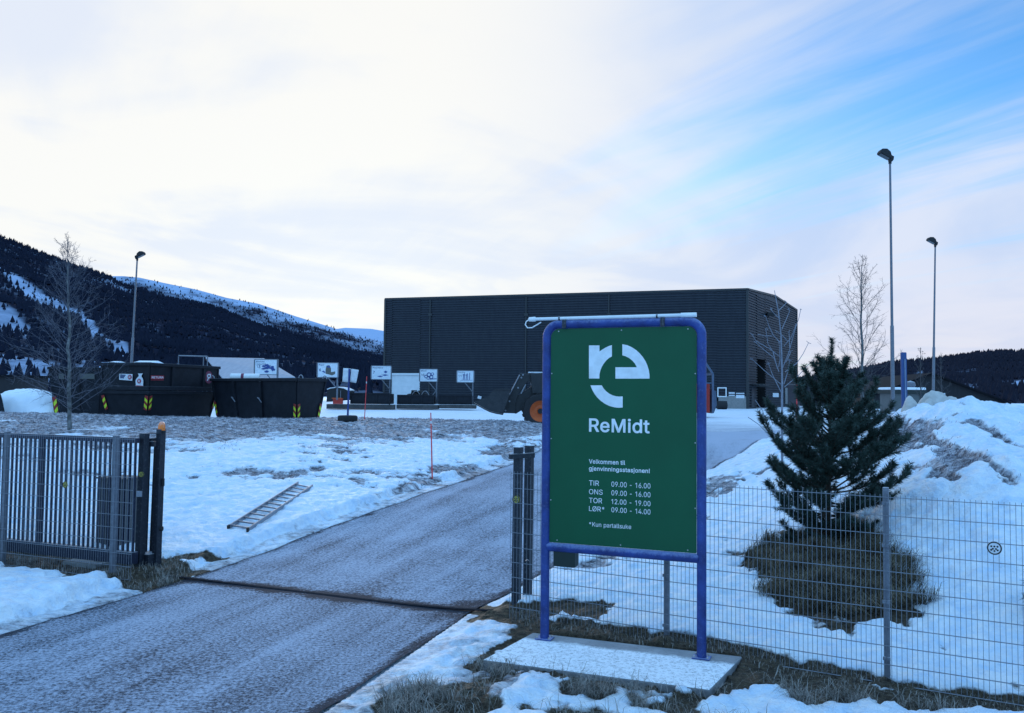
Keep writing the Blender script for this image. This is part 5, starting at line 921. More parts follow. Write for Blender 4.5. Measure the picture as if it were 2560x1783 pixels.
# doors on the side wall
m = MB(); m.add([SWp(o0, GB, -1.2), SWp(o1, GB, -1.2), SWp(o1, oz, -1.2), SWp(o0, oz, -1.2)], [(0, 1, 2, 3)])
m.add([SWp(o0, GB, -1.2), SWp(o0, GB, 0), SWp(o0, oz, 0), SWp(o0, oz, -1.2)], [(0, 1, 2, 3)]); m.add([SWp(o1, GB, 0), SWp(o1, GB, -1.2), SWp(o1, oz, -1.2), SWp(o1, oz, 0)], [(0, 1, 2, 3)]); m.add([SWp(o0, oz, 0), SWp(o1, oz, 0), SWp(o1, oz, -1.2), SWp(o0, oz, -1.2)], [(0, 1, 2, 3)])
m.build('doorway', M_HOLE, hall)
def side_box(name, mt, px0, py0, px1, py1, off=.1, th=.08):
    a0, z0_ = rw(px0, py1); a1, z1_ = rw(px1, py0); m = MB(); m.box(SWp((a0 + a1) / 2, (z0_ + z1_) / 2, off), (a1 - a0, th, z1_ - z0_), Matrix.Rotation(math.atan2(sdir.y, sdir.x), 3, 'Z')); return m.build(name, mt, hall)
side_box('door', M_BLACKSTEEL, 1876, 970, 1883, 1019); side_box('notice', M_LABEL, 1930, 983, 1944, 993); side_box('pale_panel', M_CONC, 1961, 971, 1991, 1010, .1)
a0, z0_ = rw(1876, 965); a1, _ = rw(1898, 965); m = MB(); m.beam(SWp(a0 - .3, z0_ + .2, .8), SWp(a1, z0_ - .05, .8), 1.5, .08); m.build('canopy', M_CLADTRIM, hall)
a0, z0_ = rw(1916, 786); m = MB(); m.box(SWp(a0, z0_, .5), (1.0, .9, .35)); m.beam(SWp(a0, z0_ - .5, .1), SWp(a0, z0_, .5), .1, .1); m.build('wall_lamp', M_BLACK, hall)
# ================================================================== OPEN SKIPS
def marker(parent, edge_top, edge_bot, u, v, nu, nv, w=.19, h=None):
    m = MB(); top, bot = edge_top, edge_bot
    for d, nn in ((u, nu), (v, nv)):
        o = nn * .05; q = lambda s_, t: top.lerp(bot, t) + d * (s_ * w) + o
        m.k = 1; m.add([q(0, -.12), q(1, -.20), q(1, 1.0), q(0, 1.10)], [(0, 1, 2, 3)])
        o = nn * .058; m.k = 0
        for t0 in (.08, .58): m.add([q(0.04, t0 + .16), q(.96, t0 - .10), q(.96, t0 + .16), q(0.04, t0 + .42)], [(0, 1, 2, 3)])
    return m.build('hazard_marker', [M_YEL, M_REDM], parent)
# right-hand skip; near corner seen at (734, 1058)
Yk = 41.0
def corner_at(px, py, Y): q = at(px, py, Y); return V(q.x, q.y, 1.42)
c = corner_at(737, 1058, 41.0)
def skip2(name, label, near, far_l, far_r, H, z0, base, tl, te, rimh=.15, ribs_l=(.33, .66), ribs_r=(), skid=True):
    """near / far_l / far_r: rim corners on the plan; the long or short wall runs near->far_l and near->far_r"""
    t = thing(name, label, 'skip', V(near.x, near.y, base), 'dark open waste skips')
    a = V(near.x, near.y, 0); l = V(far_l.x, far_l.y, 0) - a; r = V(far_r.x, far_r.y, 0) - a; ll, rl = l.length, r.length; l.normalize(); r.normalize()
    nl = V(-l.y, l.x, 0); nl = nl if nl.dot(r) < 0 else -nl; nr = V(-r.y, r.x, 0); nr = nr if nr.dot(l) < 0 else -nr
    def P(i, j, z): return a + l * i + r * j + U * (base + z)
    b0 = z0
    top = [P(0, 0, H), P(ll, 0, H), P(ll, rl, H), P(0, rl, H)]; bot = [P(te, tl, b0), P(ll - te, tl, b0), P(ll - te, rl - tl, b0), P(te, rl - tl, b0)]
    th = .05; it = [P(th, th, H), P(ll - th, th, H), P(ll - th, rl - th, H), P(th, rl - th, H)]; ib = [P(te + th, tl + th, b0 + .08), P(ll - te - th, tl + th, b0 + .08), P(ll - te - th, rl - tl - th, b0 + .08), P(te + th, rl - tl - th, b0 + .08)]
    m = MB(); m.add(bot + top + it + ib, [(3, 2, 1, 0)] + [(i, (i + 1) % 4, 4 + (i + 1) % 4, 4 + i) for i in range(4)] + [(4 + i, 4 + (i + 1) % 4, 8 + (i + 1) % 4, 8 + i) for i in range(4)] + [(8 + i, 8 + (i + 1) % 4, 12 + (i + 1) % 4, 12 + i) for i in range(4)] + [(12, 13, 14, 15)])
    body = m.build('body', M_CONT, t); m = MB()
    for i in range(4): p, q = top[i], top[(i + 1) % 4]; d = (q - p).normalized(); m.beam(p - d * .05 + U * (.02 - rimh / 2), q + d * .05 + U * (.02 - rimh / 2), .15, rimh)
    m.build('rim', M_CONT, t, bevel=.012); m = MB()
    def wl(f, g, o=0.0): return (P(ll * f, 0, H - rimh)).lerp(P(te + (ll - 2 * te) * f, tl, b0), g) + nl * o
    def wr(f, g, o=0.0): return (P(0, rl * f, H - rimh)).lerp(P(te, tl + (rl - 2 * tl) * f, b0), g) + nr * o
    for f in ribs_l: m.beam(wl(f, 0, .03), wl(f, 1, .03), .18, .10, nl)
    for f in ribs_r: m.beam(wr(f, 0, .03), wr(f, 1, .03), .18, .10, nr)
    for f in (.012, .988): m.beam(wl(f, 0, .01), wl(f, 1, .01), .08, .05, nl); m.beam(wr(f, 0, .01), wr(f, 1, .01), .08, .05, nr)
    build_each(m, 'rib', M_CONT, t)
    if skid:
        m = MB(); m.beam(P(te + .2, tl + .3, b0 / 2), P(te + .2, rl - tl - .3, b0 / 2), .14, b0); m.beam(P(ll - te - .2, tl + .3, b0 / 2), P(ll - te - .2, rl - tl - .3, b0 / 2), .14, b0); build_each(m, 'skid', M_CONT, t)
    return t, dict(P=P, wl=wl, wr=wr, l=l, r=r, nl=nl, nr=nr, ll=ll, rl=rl)
YB = 1.45
nA = at(744, 946, 40.5); fA = at(529, 935, 45.2); rA = at(815, 936, 42.6)
H_A = nA.z - YB
t1, k1 = skip2('waste_skip', 'dark open skip standing right of the stacked skips, two ribs along its side', nA, fA, rA, H_A, .14, YB, .28, .30, ribs_l=(.40, .72))
w_ = k1
def marks(t, k, which, g0, g1):
    for wch in which:
        if wch == 'n': marker(t, k['wl'](0, g0, 0), k['wl'](0, g1, 0), k['l'], k['r'], k['nl'], k['nr'])
        if wch == 'l': marker(t, k['wl'](1, g0, 0), k['wl'](1, g1, 0), -k['l'], k['r'], k['nl'], k['l'])
        if wch == 'r': marker(t, k['wr'](1, g0, 0), k['wr'](1, g1, 0), -k['r'], k['l'], k['nr'], k['r'])
marks(t1, k1, 'nlr', .60, .90)
m = MB()
for f in (.40, .72):
    for s_ in (0,): q = k1['wl'](f, .42, .12); m.tube([q + k1['l'] * .02, q + k1['nl'] * .12 + U * .02, q - k1['l'] * .12 + k1['nl'] * .10 - U * .06, q - k1['l'] * .16 - U * .22], .025, 6)
build_each(m, 'hook', M_ALU, t1, 60)
m = MB()
for q in (k1['P'](.0, .25, H_A), k1['P'](k1['ll'] - .1, .0, H_A), k1['P'](0, k1['rl'] - .1, H_A)): m.tube([q + V(-.10, 0, 0), q + V(-.07, 0, .12), q + V(0, 0, .17), q + V(.07, 0, .12), q + V(.10, 0, 0)], .028, 8)
build_each(m, 'lifting_eye', M_ALU, t1, 60)
# cargo seen over its rim
q = k1['P'](k1['ll'] * .78, k1['rl'] * .55, 0); rolls = thing('foil_roll', 'white roll lying on the load of the right skip', 'roll', q + U * (H_A - .1)); m = MB(); ax = V(1, .1, 0).normalized(); cc = V(q.x, q.y, YB + H_A + .10); m.tube([cc - ax * .75, cc + ax * .75], .20, 16); m.build('wrap', M_WPLASTIC, rolls, smooth=50)
m = MB(); m.tube([cc - ax * .77, cc - ax * .70], .09, 12); m.tube([cc - ax * .2, cc - ax * .05], .204, 16); m.build('band', M_PURP, rolls, smooth=50)
# stacked pair
nB = at(375, 908, 41.5); lB = at(253, 904, 42.3); rB = at(548, 909, 47.0); zB = nB.z; zm = at(372, 978, 41.5).z
t2, k2 = skip2('waste_skip', 'lower skip of the stacked pair, yellow arrow markers on its corners', V(nB.x - .02, nB.y + .03, 0), V(lB.x + .05, lB.y + .03, 0), V(rB.x - .05, rB.y - .05, 0), zm - YB - .02, .14, YB, .22, .28, ribs_l=(), ribs_r=())
marks(t2, k2, 'nlr', .12, .58)
t3, k3 = skip2('waste_skip', 'upper skip of the stacked pair, with white stickers and a red label', nB, lB, rB, zB - zm, .02, zm, .05, .05, ribs_l=(), ribs_r=(.30, .76), skid=False)
m = MB(); m.beam(k3['P'](-.04, -.04, .14), k3['P'](k3['ll'] + .04, -.04, .14), .14, .20); m.beam(k3['P'](-.04, -.04, .14), k3['P'](-.04, k3['rl'] + .04, .14), .14, .20); m.build('bottom_rail', M_CONT, t3, bevel=.01)
def on_plane(px, py, o, n): d = ray(px, py); return CAMP + d * ((o - CAMP).dot(n) / d.dot(n))
def sticker(name, mt, pts, o, n, parent):
    m = MB(); A = [on_plane(px, py, o, n) for px, py in pts]; ctr = sum(A, V(0, 0, 0)) / len(A)
    nrm = (A[1] - A[0]).cross(A[2] - A[1])
    if nrm.dot(n) < 0: A = A[::-1]
    m.loft([q - n * .006 for q in A], A); return m.build(name, mt, parent)
oL = k3['wl'](.5, .4, .07); nL = k3['nl']; oR = k3['wr'](.5, .4, .02); nR = k3['nr']
oR2 = oR + nR * .02
s1 = sticker('sticker', M_LABEL, [(298, 934.5), (331, 935.5), (330.5, 952), (298, 949.5)], oL, nL, t3)
def disc(px, py, rx, o, n, off, mt, name, parent, text=None):
    c_ = on_plane(px, py, o, n) + n * off; r_ = (on_plane(px + rx, py, o, n) - on_plane(px - rx, py, o, n)).length / 2; m = MB(); m.tube([c_, c_ + n * .006], r_, 24); ob = m.build(name, mt, parent)
    return c_, r_, ob
c_, r_, ob = disc(324.6, 943.2, 5, oL, nL, .004, M_REDL, 'roundel', s1)
def glyph(s_, c_, n, w_, h_, mt, parent, name='lettering', bold=.03):
    a_, u_ = basis(-n); a_ = a_ if a_.dot(V(1, 0, 0)) > 0 or abs(n.x) > .9 else -a_; a_ = U.cross(n).normalized(); m = MB(); put_text(m, s_, c_ + n * .012, a_, U, -w_ / 2, w_ / 2, -h_ / 2, h_ / 2, bold); return m.build(name, mt, parent)
glyph('R', c_, nL, r_ * .9, r_ * 1.1, M_LABEL, ob)
m = MB()
for k in range(3):
    a0 = on_plane(300.5, 938 + k * 3.2, oL, nL) + nL * .006; a1 = on_plane(314 - k * 2, 938.3 + k * 3.2, oL, nL) + nL * .006; m.beam(a0, a1, .01, .05)
m.build('print', M_INK, s1)
bag = [(344.5, 934), (357, 934), (354, 938), (353.5, 941.5), (357, 947), (358, 951.5), (357.5, 968.5), (339.5, 967.5), (339, 951.5), (341, 947), (346.5, 941), (347, 938)]
s2 = sticker('bag_sticker', M_LABEL, bag, oL, nL, t3); c_, r_, ob = disc(348, 953, 5, oL, nL, .004, M_REDL, 'roundel', s2); 
glyph('R', c_, nL, r_ * .9, r_ * 1.1, M_LABEL, ob)
sticker('sticker_band', M_REDL, [(340, 963.5), (357.2, 964.5), (357.2, 968.2), (340, 967.2)], oL + nL * .012, nL, s2)
s3 = sticker('red_label', M_REDL, [(377.5, 939), (410, 939.5), (409.5, 948.5), (377.5, 948)], oR2, nR, t3)
a0 = on_plane(379, 946, oR2, nR); a1 = on_plane(408.5, 946, oR2, nR); m = MB(); du = (a1 - a0); wd = du.length; put_text(m, 'RETURA', a0 + nR * .006, du.normalized(), U, 0, wd, -.01, .10, .02); m.build('lettering', M_LABEL, s3)
sticker('underline', M_REDL, [(377.5, 949.6), (409.5, 950), (409.5, 951.2), (377.5, 950.8)], oR2, nR, t3)
c_, r_, ob = disc(521.5, 943.5, 9.5, oR2, nR, .004, M_PURP, 'roundel', t3); glyph('R', c_, nR, -r_ * 1.0, r_ * 1.1, M_LABEL, ob)
# far-left skip
nC = at(134, 918, 46); 
t4, k4 = skip2('waste_skip', 'skip furthest left, half hidden behind the bare birch', at(253, 921, 46.5), at(122, 918, 46.0), V(at(253, 921, 46.5).x + 2.5, 51, 0), at(200, 919, 46.2).z - YB, .12, YB, .2, .25, ribs_l=(.45,))
marks(t4, k4, 'l', .62, .95)
for px0, px1 in ((147, 160), (195, 236)): sticker('worn_label', M_SIGNPIC2, [(px0, 934), (px1, 934.5), (px1, 948), (px0, 947)], k4['wl'](.5, .4, .08), k4['nl'], t4)
# white railing seen over the stacked skips
rl_ = thing('railing', 'white tube railing standing behind the stacked skips', 'railing', V(at(480, 909, 52).x, 52, YB)); m = MB(); tp = [at(446, 889.5, 52), at(519, 892, 52)]; zt = tp[0].z
for px in (446.5, 509, 519): a = at(px, 890, 52); m.tube([V(a.x, 52, YB), V(a.x, 52, a.z)], .035, 8)
m.tube([at(446.5, 889.5, 52), at(519, 891.5, 52)], .04, 8); m.build('rail', M_GALV, rl_, smooth=60)
# ================================================================== NUMBERED WASTE SIGNS
def waste_sign(no, title, px0, py0, px1, py1, ppx, pyb, Y, pic, label, two=None, brace_low=False):
    a = at(px0, py1, Y); b = at(px1, py0, Y); ps = at(ppx, py1, Y); base = at(ppx, pyb, Y)
    t = thing('waste_sign', label, 'sign', V(ps.x, Y, base.z), 'numbered waste signs over the bays')
    m = MB(); m.box(V((a.x + b.x) / 2, Y, (a.z + b.z) / 2), (b.x - a.x, .06, b.z - a.z)); pn_ = m.build('panel', M_SIGNP, t)
    m = MB()
    for z in (a.z, b.z): m.beam(V(a.x, Y - .01, z), V(b.x, Y - .01, z), .10, .05)
    for x in (a.x, b.x): m.beam(V(x, Y - .01, a.z + .03), V(x, Y - .01, b.z - .03), .10, .05)
    m.build('border', M_GALV, pn_)
    m = MB(); m.beam(V(ps.x, Y + .09, base.z), V(ps.x, Y + .09, b.z + .04), .13, .11, V(1, 0, 0)); m.build('post', M_GALV, t)
    m = MB(); m.beam(V(ps.x - .75, Y + .06, a.z), V(ps.x - .02, Y + .06, a.z - .85), .07, .07); 
    if brace_low: q = at(brace_low[0], brace_low[1], Y); m.beam(V(ps.x - .02, Y + .06, base.z + 1.25), V(q.x, Y + .06, q.z), .08, .08)
    build_each(m, 'brace', M_GALV, t)
    w_, h_ = b.x - a.x, b.z - a.z; o = V(a.x, Y - .035, a.z); X = V(1, 0, 0)
    m = MB(); put_text(m, title, o, X, U, w_ * .07, w_ * (.07 + .052 * min(len(title), 11)), h_ * .80, h_ * .91, .01, 'P')
    if two: put_text(m, two, o, X, U, w_ * .07, w_ * .5, h_ * .64, h_ * .75, .01, 'P')
    put_text(m, no, o, X, U, w_ * .09, w_ * (.09 + .085 * len(no)), h_ * .42, h_ * .62, .02); m.build('lettering', M_INK, pn_)
    m = MB(); pic(m, lambda u_, v_: o + X * (u_ * w_) + U * (v_ * h_)); m.build('picture', [M_SIGNPIC, M_SIGNPIC2], pn_)
rnd = random.Random(4)
def blobs(cx, cy, sx, sy, n, k=0):
    def f(m, q):
        m.k = k
        for i in range(n):
            a = rnd.uniform(0, 6.28); d = rnd.random() ** .5; x, y = cx + sx * d * math.cos(a), cy + sy * d * math.sin(a); r_ = rnd.uniform(.035, .085); s_ = rnd.uniform(.5, 1.6); th = rnd.uniform(0, 3)
            m.add([q(x + r_ * math.cos(th + w) * s_, y + r_ * math.sin(th + w)) - V(0, .002 * i, 0) for w in (0, 1.3, 2.4, 3.5, 4.8)], [(0, 1, 2, 3, 4)])
    return f
def pic_flat(m, q):
    for i, (x, y, w_, h_) in enumerate(((.30, .22, .30, .10), (.50, .32, .38, .10), (.62, .55, .20, .16))): m.k = 0; m.add([q(x, y) - V(0, .003 * i, 0), q(x + w_ * .5, y - h_ * .6) - V(0, .003 * i, 0), q(x + w_, y) - V(0, .003 * i, 0), q(x + w_ * .5, y + h_ * .6) - V(0, .003 * i, 0)], [(0, 1, 2, 3)])
def pic_box(m, q):
    m.k = 1; m.add([q(.40, .25), q(.72, .14), q(.86, .24), q(.86, .42), q(.66, .36), q(.66, .60), q(.58, .84), q(.44, .80), q(.40, .55)], [tuple(range(9))]); m.k = 0; m.add([q(.22, .40), q(.36, .30), q(.40, .36), q(.30, .46)], [(0, 1, 2, 3)]); m.add([q(.45, .70) - V(0, .003, 0), q(.62, .66) - V(0, .003, 0), q(.63, .74) - V(0, .003, 0), q(.48, .80) - V(0, .003, 0)], [(0, 1, 2, 3)])
def pic_rings(m, q):
    m.k = 0
    for x, y, r_ in ((.36, .40, .10), (.52, .55, .13), (.66, .36, .11), (.48, .28, .09), (.72, .60, .09)):
        for i in range(14):
            a, b = i * 6.283 / 14, (i + 1) * 6.283 / 14; m.add([q(x + r_ * math.cos(a), y + r_ * 1.4 * math.sin(a)), q(x + r_ * math.cos(b), y + r_ * 1.4 * math.sin(b)), q(x + r_ * .6 * math.cos(b), y + r_ * .84 * math.sin(b)), q(x + r_ * .6 * math.cos(a), y + r_ * .84 * math.sin(a))], [(0, 1, 2, 3)])
    m.add([q(.55, .16), q(.95, .20), q(.95, .26), q(.6, .24)], [(0, 1, 2, 3)])
def pic_planks(m, q):
    m.k = 0
    for i, (x, h_, t) in enumerate(((.36, .5, .02), (.44, .56, -.02), (.53, .52, .03), (.62, .55, -.01), (.72, .62, .02))): m.add([q(x, .22), q(x + .035, .2), q(x + .035 + t, .2 + h_), q(x + t, .22 + h_)], [(0, 1, 2, 3)])
    m.add([q(.2, .17), q(.92, .17), q(.92, .2), q(.2, .2)], [(0, 1, 2, 3)]); m.add([q(.34, .62), q(.60, .60), q(.60, .64), q(.34, .66)], [(0, 1, 2, 3)])
waste_sign('13', 'Blandet', 636, 899, 694, 936.5, 693, 1012, 62, blobs(.62, .42, .26, .24, 26), 'white waste sign numbered 13 above the right-hand skip', 'restavfall')
waste_sign('6', 'Papir', 793, 907.5, 846, 943.5, 843, 1000, 66, pic_box, 'white waste sign numbered 6 showing a paper box')
waste_sign('7', 'Plastfolie', 928, 915, 978.5, 948.5, 974.5, 1012, 76, pic_flat, 'white waste sign numbered 7 left of the pale garage door')
waste_sign('10', 'Metall', 1049, 923, 1094, 954, 1091.5, 1010, 77, pic_rings, 'white waste sign numbered 10 in front of the hall', brace_low=(1066, 1010))
waste_sign('11', 'Trevirke', 1142, 927, 1185, 956, 1182, 1010, 77, pic_planks, 'white waste sign numbered 11 left of the wheel loader')
# ================================================================== BAYS UNDER THE SIGNS
def bay(px0, py0, px1, py1, pl0, pl1, plb, Y, label, depth=3.0):
    a = at(px0, py1, Y); b = at(px1, py0, Y); t = thing('loading_bay_skip', label, 'skip', V((a.x + b.x) / 2, Y, 1.5), 'low skips in the bays along the hall')
    m = MB(); x0, x1, z0_, z1_ = a.x, b.x, a.z, b.z; th = .06
    m.box(V((x0 + x1) / 2, Y + th / 2, (z0_ + z1_) / 2), (x1 - x0, th, z1_ - z0_)); m.box(V((x0 + x1) / 2, Y + depth, (z0_ + z1_) / 2), (x1 - x0, th, z1_ - z0_))
    for x in (x0, x1): m.box(V(x + (th / 2 if x == x0 else -th / 2), Y + depth / 2, (z0_ + z1_) / 2), (th, depth - th * 1.2, z1_ - z0_ - .004))
    m.box(V((x0 + x1) / 2, Y + depth / 2, z0_ + .05), (x1 - x0 - .14, depth - .1, .06)); m.build('walls', M_CONT, t)
    m = MB(); m.beam(V(x0 - .05, Y - .03, z1_ + .02), V(x1 + .05, Y - .03, z1_ + .02), .12, .12); n_ = max(2, int((x1 - x0) / 1.0))
    for i in range(n_ + 1): x = x0 + (x1 - x0) * i / n_; m.beam(V(x, Y - .04, z0_), V(x, Y - .04, z1_), .10, .07, V(0, 1, 0))
    m.build('rim', M_CONT, t)
    q0 = at(pl0, plb, Y - .6); q1 = at(pl1, plb, Y - .6); tt = thing('concrete_kerb_block', 'grey concrete kerb block below the ' + label.split(',')[0].replace('dark ', ''), 'kerb block', V((q0.x + q1.x) / 2, Y - .6, q0.z), 'kerb blocks below the bays')
    m = MB(); m.box(V((q0.x + q1.x) / 2, Y + .1, (z0_ + q0.z) / 2 - .02), (q1.x - q0.x, 1.2, abs(z0_ - q0.z) - .02)); m.build('block', M_DCONC, tt, bevel=.03)
    return t
bay(877, 985, 973, 1010, 815, 984, 1022, 74, 'dark low skip under sign 7, snow along its rim'); bay(994, 990, 1083, 1011, 990, 1095, 1022, 75, 'dark low skip under sign 10, scrap piled in it'); bay(1097, 990, 1179, 1011, 1097, 1190, 1021, 75, 'dark low skip under sign 11, empty')
# scrap in the middle bay
sp_ = at(1050, 990, 76.3); pile = thing('scrap_heap', 'dark heap of scrap with bent pipes in the low skip under sign 10', 'scrap heap', sp_ - U * .3); m = MB(); rs = random.Random(3)
for i in range(26):
    x = rs.gauss(0, .42); h_ = max(.05, .62 - abs(x) * .55) * rs.random(); R_ = Matrix.Rotation(rs.uniform(0, 3), 3, 'Z') @ Matrix.Rotation(rs.uniform(-.8, .8), 3, 'X'); m.box(sp_ + V(x * 1.3, rs.uniform(-.9, .9), h_ - .15), (rs.uniform(.2, .6), rs.uniform(.2, .6), rs.uniform(.08, .3)), R_)
m.build('scrap', M_BLACK, pile); m = MB(); 
for a0, a1, s_ in ((1028, 1052, 978), (1052, 1074, 978)):
    A = [at(a0 + (a1 - a0) * t, s_ + 14 * (2 * t - 1) ** 2 if s_ else 0, 75.6) for t in np.linspace(0, 1, 9)]; m.tube(A, .04, 6)
build_each(m, 'bent_pipe', M_ALU, pile, 60)
# red box and covered heap left of bay 7
rb = at(843, 1011, 72); m = MB(); a = at(832, 1010, 72); b = at(854.5, 996, 72); m.box(V((a.x + b.x) / 2, 72.3, (a.z + b.z) / 2), (b.x - a.x, .6, b.z - a.z)); redb = thing('crate', 'small orange-red crate under the numbered sign 6', 'crate', V((a.x + b.x) / 2, 72.3, a.z)); m.build('box', M_REDP, redb, bevel=.02); m = MB(); m.beam(V(a.x - .03, 72, b.z), V(b.x + .03, 72, b.z), .7, .06); m.build('lid_edge', M_ORANGE, redb)
hp = thing('covered_trailer', 'dark round-topped trailer under a pale tarpaulin behind the right-hand skip', 'trailer', at(845, 1000, 73.5)); prof = [(816, 1005), (818, 975), (825, 972), (845, 969.5), (860, 972), (872, 978), (873, 1000)]
m = MB(); A = [at(x, y, 73.4) for x, y in prof]; B = [q + V(0, 2.6, 0) for q in A]; m.loft(A, B); m.build('body', M_BLACK, hp); m = MB()
for i in range(1, 5): m.beam(A[i] + V(0, 1.3, .05), A[i + 1] + V(0, 1.3, .05), 2.7, .07)
m.build('tarpaulin', M_LABEL, hp); m = MB()
for px in (851.5, 844): q = at(px, 985, 73.2); m.beam(q - U * .7, q + U * .3, .05, .05, V(0, 1, 0))
build_each(m, 'stanchion', M_GALV, hp)
# ================================================================== TYRE STAND WITH TWO SHEETS
def visible_ground(px, py):      # nearest point of the real ground surface along a line of sight
    d_ = ray(px, py)
    for k in range(200, 600):
        q_ = CAMP + d_ * (k * .1 / d_.y); g_ = gz(q_.x, q_.y)
        if q_.z <= g_: return V(q_.x, q_.y, g_)
    return on(px, py, 1.7)
tb = visible_ground(869, 1053); tb.z -= .03
ts = thing('tyre_sign_stand', 'blue pole set in an old car tyre, holding two white sheets', 'sign stand', tb)
k_ = tb.y / F; R0 = 24.5 * k_; Ht = 16 * k_
m = MB(); m.lathe([(R0 * .55, .02), (R0 * .85, .0), (R0 * .98, .05), (R0, Ht * .3), (R0, Ht * .7), (R0 * .96, Ht * .93), (R0 * .8, Ht), (R0 * .62, Ht * .97), (R0 * .55, Ht * .8), (R0 * .52, Ht * .5), (R0 * .55, .02)], tb, U, 40); m.build('tyre', M_BLACK, ts, smooth=40)
m = MB(); m.lathe([(.0, Ht * .55), (R0 * .56, Ht * .55)], tb, U, 24); m.build('filling', M_CONC, ts)
tpz = at(873.5, 922, tb.y); m = MB(); m.tube([tb + U * .1, V(tpz.x + .0, tb.y, tpz.z)], .045, 12); m.build('pole', M_BLUE, ts, smooth=60)
Yp = tb.y
for pts in ([(858.5, 920.5), (877, 921.5), (872, 956.5), (856.2, 954.5)], [(878.5, 922), (897, 925), (891, 958), (875.5, 955)]):
    A = [at(x, y, Yp + (.03 if x < 878 else -.12)) for x, y in pts]; n_ = 5; m = MB(); vs = []; 
    for j in range(n_ + 1):
        for i in range(n_ + 1):
            s_, t_ = i / n_, j / n_; q = A[0].lerp(A[1], s_).lerp(A[3].lerp(A[2], s_), t_); vs.append(q + V(0, -.05 * math.sin(s_ * 3) - .04 * t_ * t_, 0))
    m.add(vs, [(j * 6 + i, j * 6 + i + 1, j * 6 + i + 7, j * 6 + i + 6) for j in range(n_) for i in range(n_)]); o = m.build('sheet', M_LABEL, ts, smooth=80); so_ = o.modifiers.new('thick', 'SOLIDIFY'); so_.thickness = .008
# ================================================================== WHEEL LOADER
YL = 43.0
ld = thing('wheel_loader', 'black wheel loader with orange rims and a lowered bucket, partly hidden by the green sign', 'wheel loader', V(at(1349, 1027, YL).x, YL, 1.35))
M_LOADER = mat('loader_paint', (.010, .011, .014), .5, .1, (.02, .021, .024), 5, frost=.12); M_BUCK = mat('bucket_steel', (.022, .024, .03), .55, .3, (.035, .037, .042), 4, frost=.25)
def LP(px, py, y): return at(px, py, YL) + V(0, y, 0)
bp_ = [(1187, 1006), (1222, 991), (1236, 976), (1243, 975), (1240, 984), (1228, 996), (1224, 1008), (1232, 1020), (1246, 1030), (1262, 1012), (1268, 1000), (1277, 975), (1281, 977), (1274, 1002), (1266, 1020), (1257, 1033), (1240, 1030), (1226, 1026), (1210, 1019)]
side = [(1187, 1005), (1222, 991), (1236, 974), (1276, 974), (1270, 1000), (1258, 1033), (1241, 1030), (1226, 1026), (1210, 1018)]
m = MB()
for y in (-1.25, 1.19): A = [LP(x, z, y) for x, z in side]; m.loft(A, [q + V(0, .06, 0) for q in A])
shell = [(1187, 1006), (1210, 1019), (1226, 1027), (1241, 1031), (1258, 1034), (1271, 1000), (1277, 974)]; A = [LP(x, z, -1.19) for x, z in shell]; 
for i in range(len(A) - 1): m.add([A[i], A[i + 1], A[i + 1] + V(0, 2.38, 0), A[i] + V(0, 2.38, 0), A[i] + V(0, 0, -.05), A[i + 1] + V(0, 0, -.05), A[i + 1] + V(0, 2.38, -.05), A[i] + V(0, 2.38, -.05)], [(0, 1, 2, 3), (7, 6, 5, 4), (0, 4, 5, 1), (2, 6, 7, 3)])
bk = m.build('bucket', M_BUCK, ld); m = MB(); m.beam(LP(1237, 973.5, 0) + V(0, -1.25, 0), LP(1237, 973.5, 0) + V(0, 1.25, 0), .05, .06); m.beam(LP(1276, 973.5, -1.26), LP(1237, 973.5, -1.26), .06, .06); m.build('bucket_edge', M_BUCK, bk)
for y in (-.62, .62):
    m = MB(); A = [LP(x, z, y) for x, z in ((1258, 1032), (1256, 1006), (1277, 975), (1300, 934), (1312, 935), (1352, 940), (1352, 952), (1318, 955), (1296, 985), (1288, 1010), (1289, 1033))]; m.loft(A, [q + V(0, .16, 0) for q in A]); o = m.build('lift_arm', M_LOADER, ld, bevel=.015)
    m = MB(); m.tube([LP(1302, 985, y - .10), LP(1314, 962, y - .10)], .035, 8); m.tube([LP(1262, 1010, y - .10), LP(1299, 938, y - .10)], .030, 8); build_each(m, 'hydraulic_ram', M_ALU, o, 60)
    m = MB()
    for x, z in ((1307, 938), (1303, 945), (1329, 961), (1295, 970), (1261, 1010), (1264, 1026), (1253, 1024), (1274, 1003)): q = LP(x, z, y - .02); m.tube([q, q - V(0, .04, 0)], .045, 10)
    build_each(m, 'pin', M_ALU, o)
m = MB(); A = [LP(x, z, -.5) for x, z in ((1257, 1033), (1262, 1005), (1300, 985), (1330, 965), (1480, 962), (1560, 965), (1570, 1000), (1560, 1040), (1340, 1040), (1303, 1026), (1290, 1034), (1272, 1030))]; m.loft(A, [q + V(0, 1.0, 0) for q in A]); m.build('chassis', M_LOADER, ld)
m = MB(); A = [LP(x, z, -.75) for x, z in ((1325, 935), (1352, 933), (1420, 930), (1420, 985), (1330, 985))]; m.loft(A, [q + V(0, 1.5, 0) for q in A]); m.build('front_frame', M_LOADER, ld, bevel=.03)
m = MB(); m.box(LP(1343, 933.5, 0) + V(.0, 0, .03), (.9, 1.4, .06)); m.build('frosted_cover', M_LABEL, ld)
m = MB(); A = [LP(x, z, -.8) for x, z in ((1398, 962), (1405, 872), (1412, 868), (1476, 868), (1484, 962))]; m.loft(A, [q + V(0, 1.6, 0) for q in A]); cb_ = m.build('cab', M_LOADER, ld, bevel=.04)
m = MB(); A = [LP(x, z, -.82) for x, z in ((1406, 930), (1411, 876), (1470, 876), (1476, 930))]; m.loft(A, [q + V(0, 1.64, 0) for q in A]); m.build('window', M_GLASS, cb_)
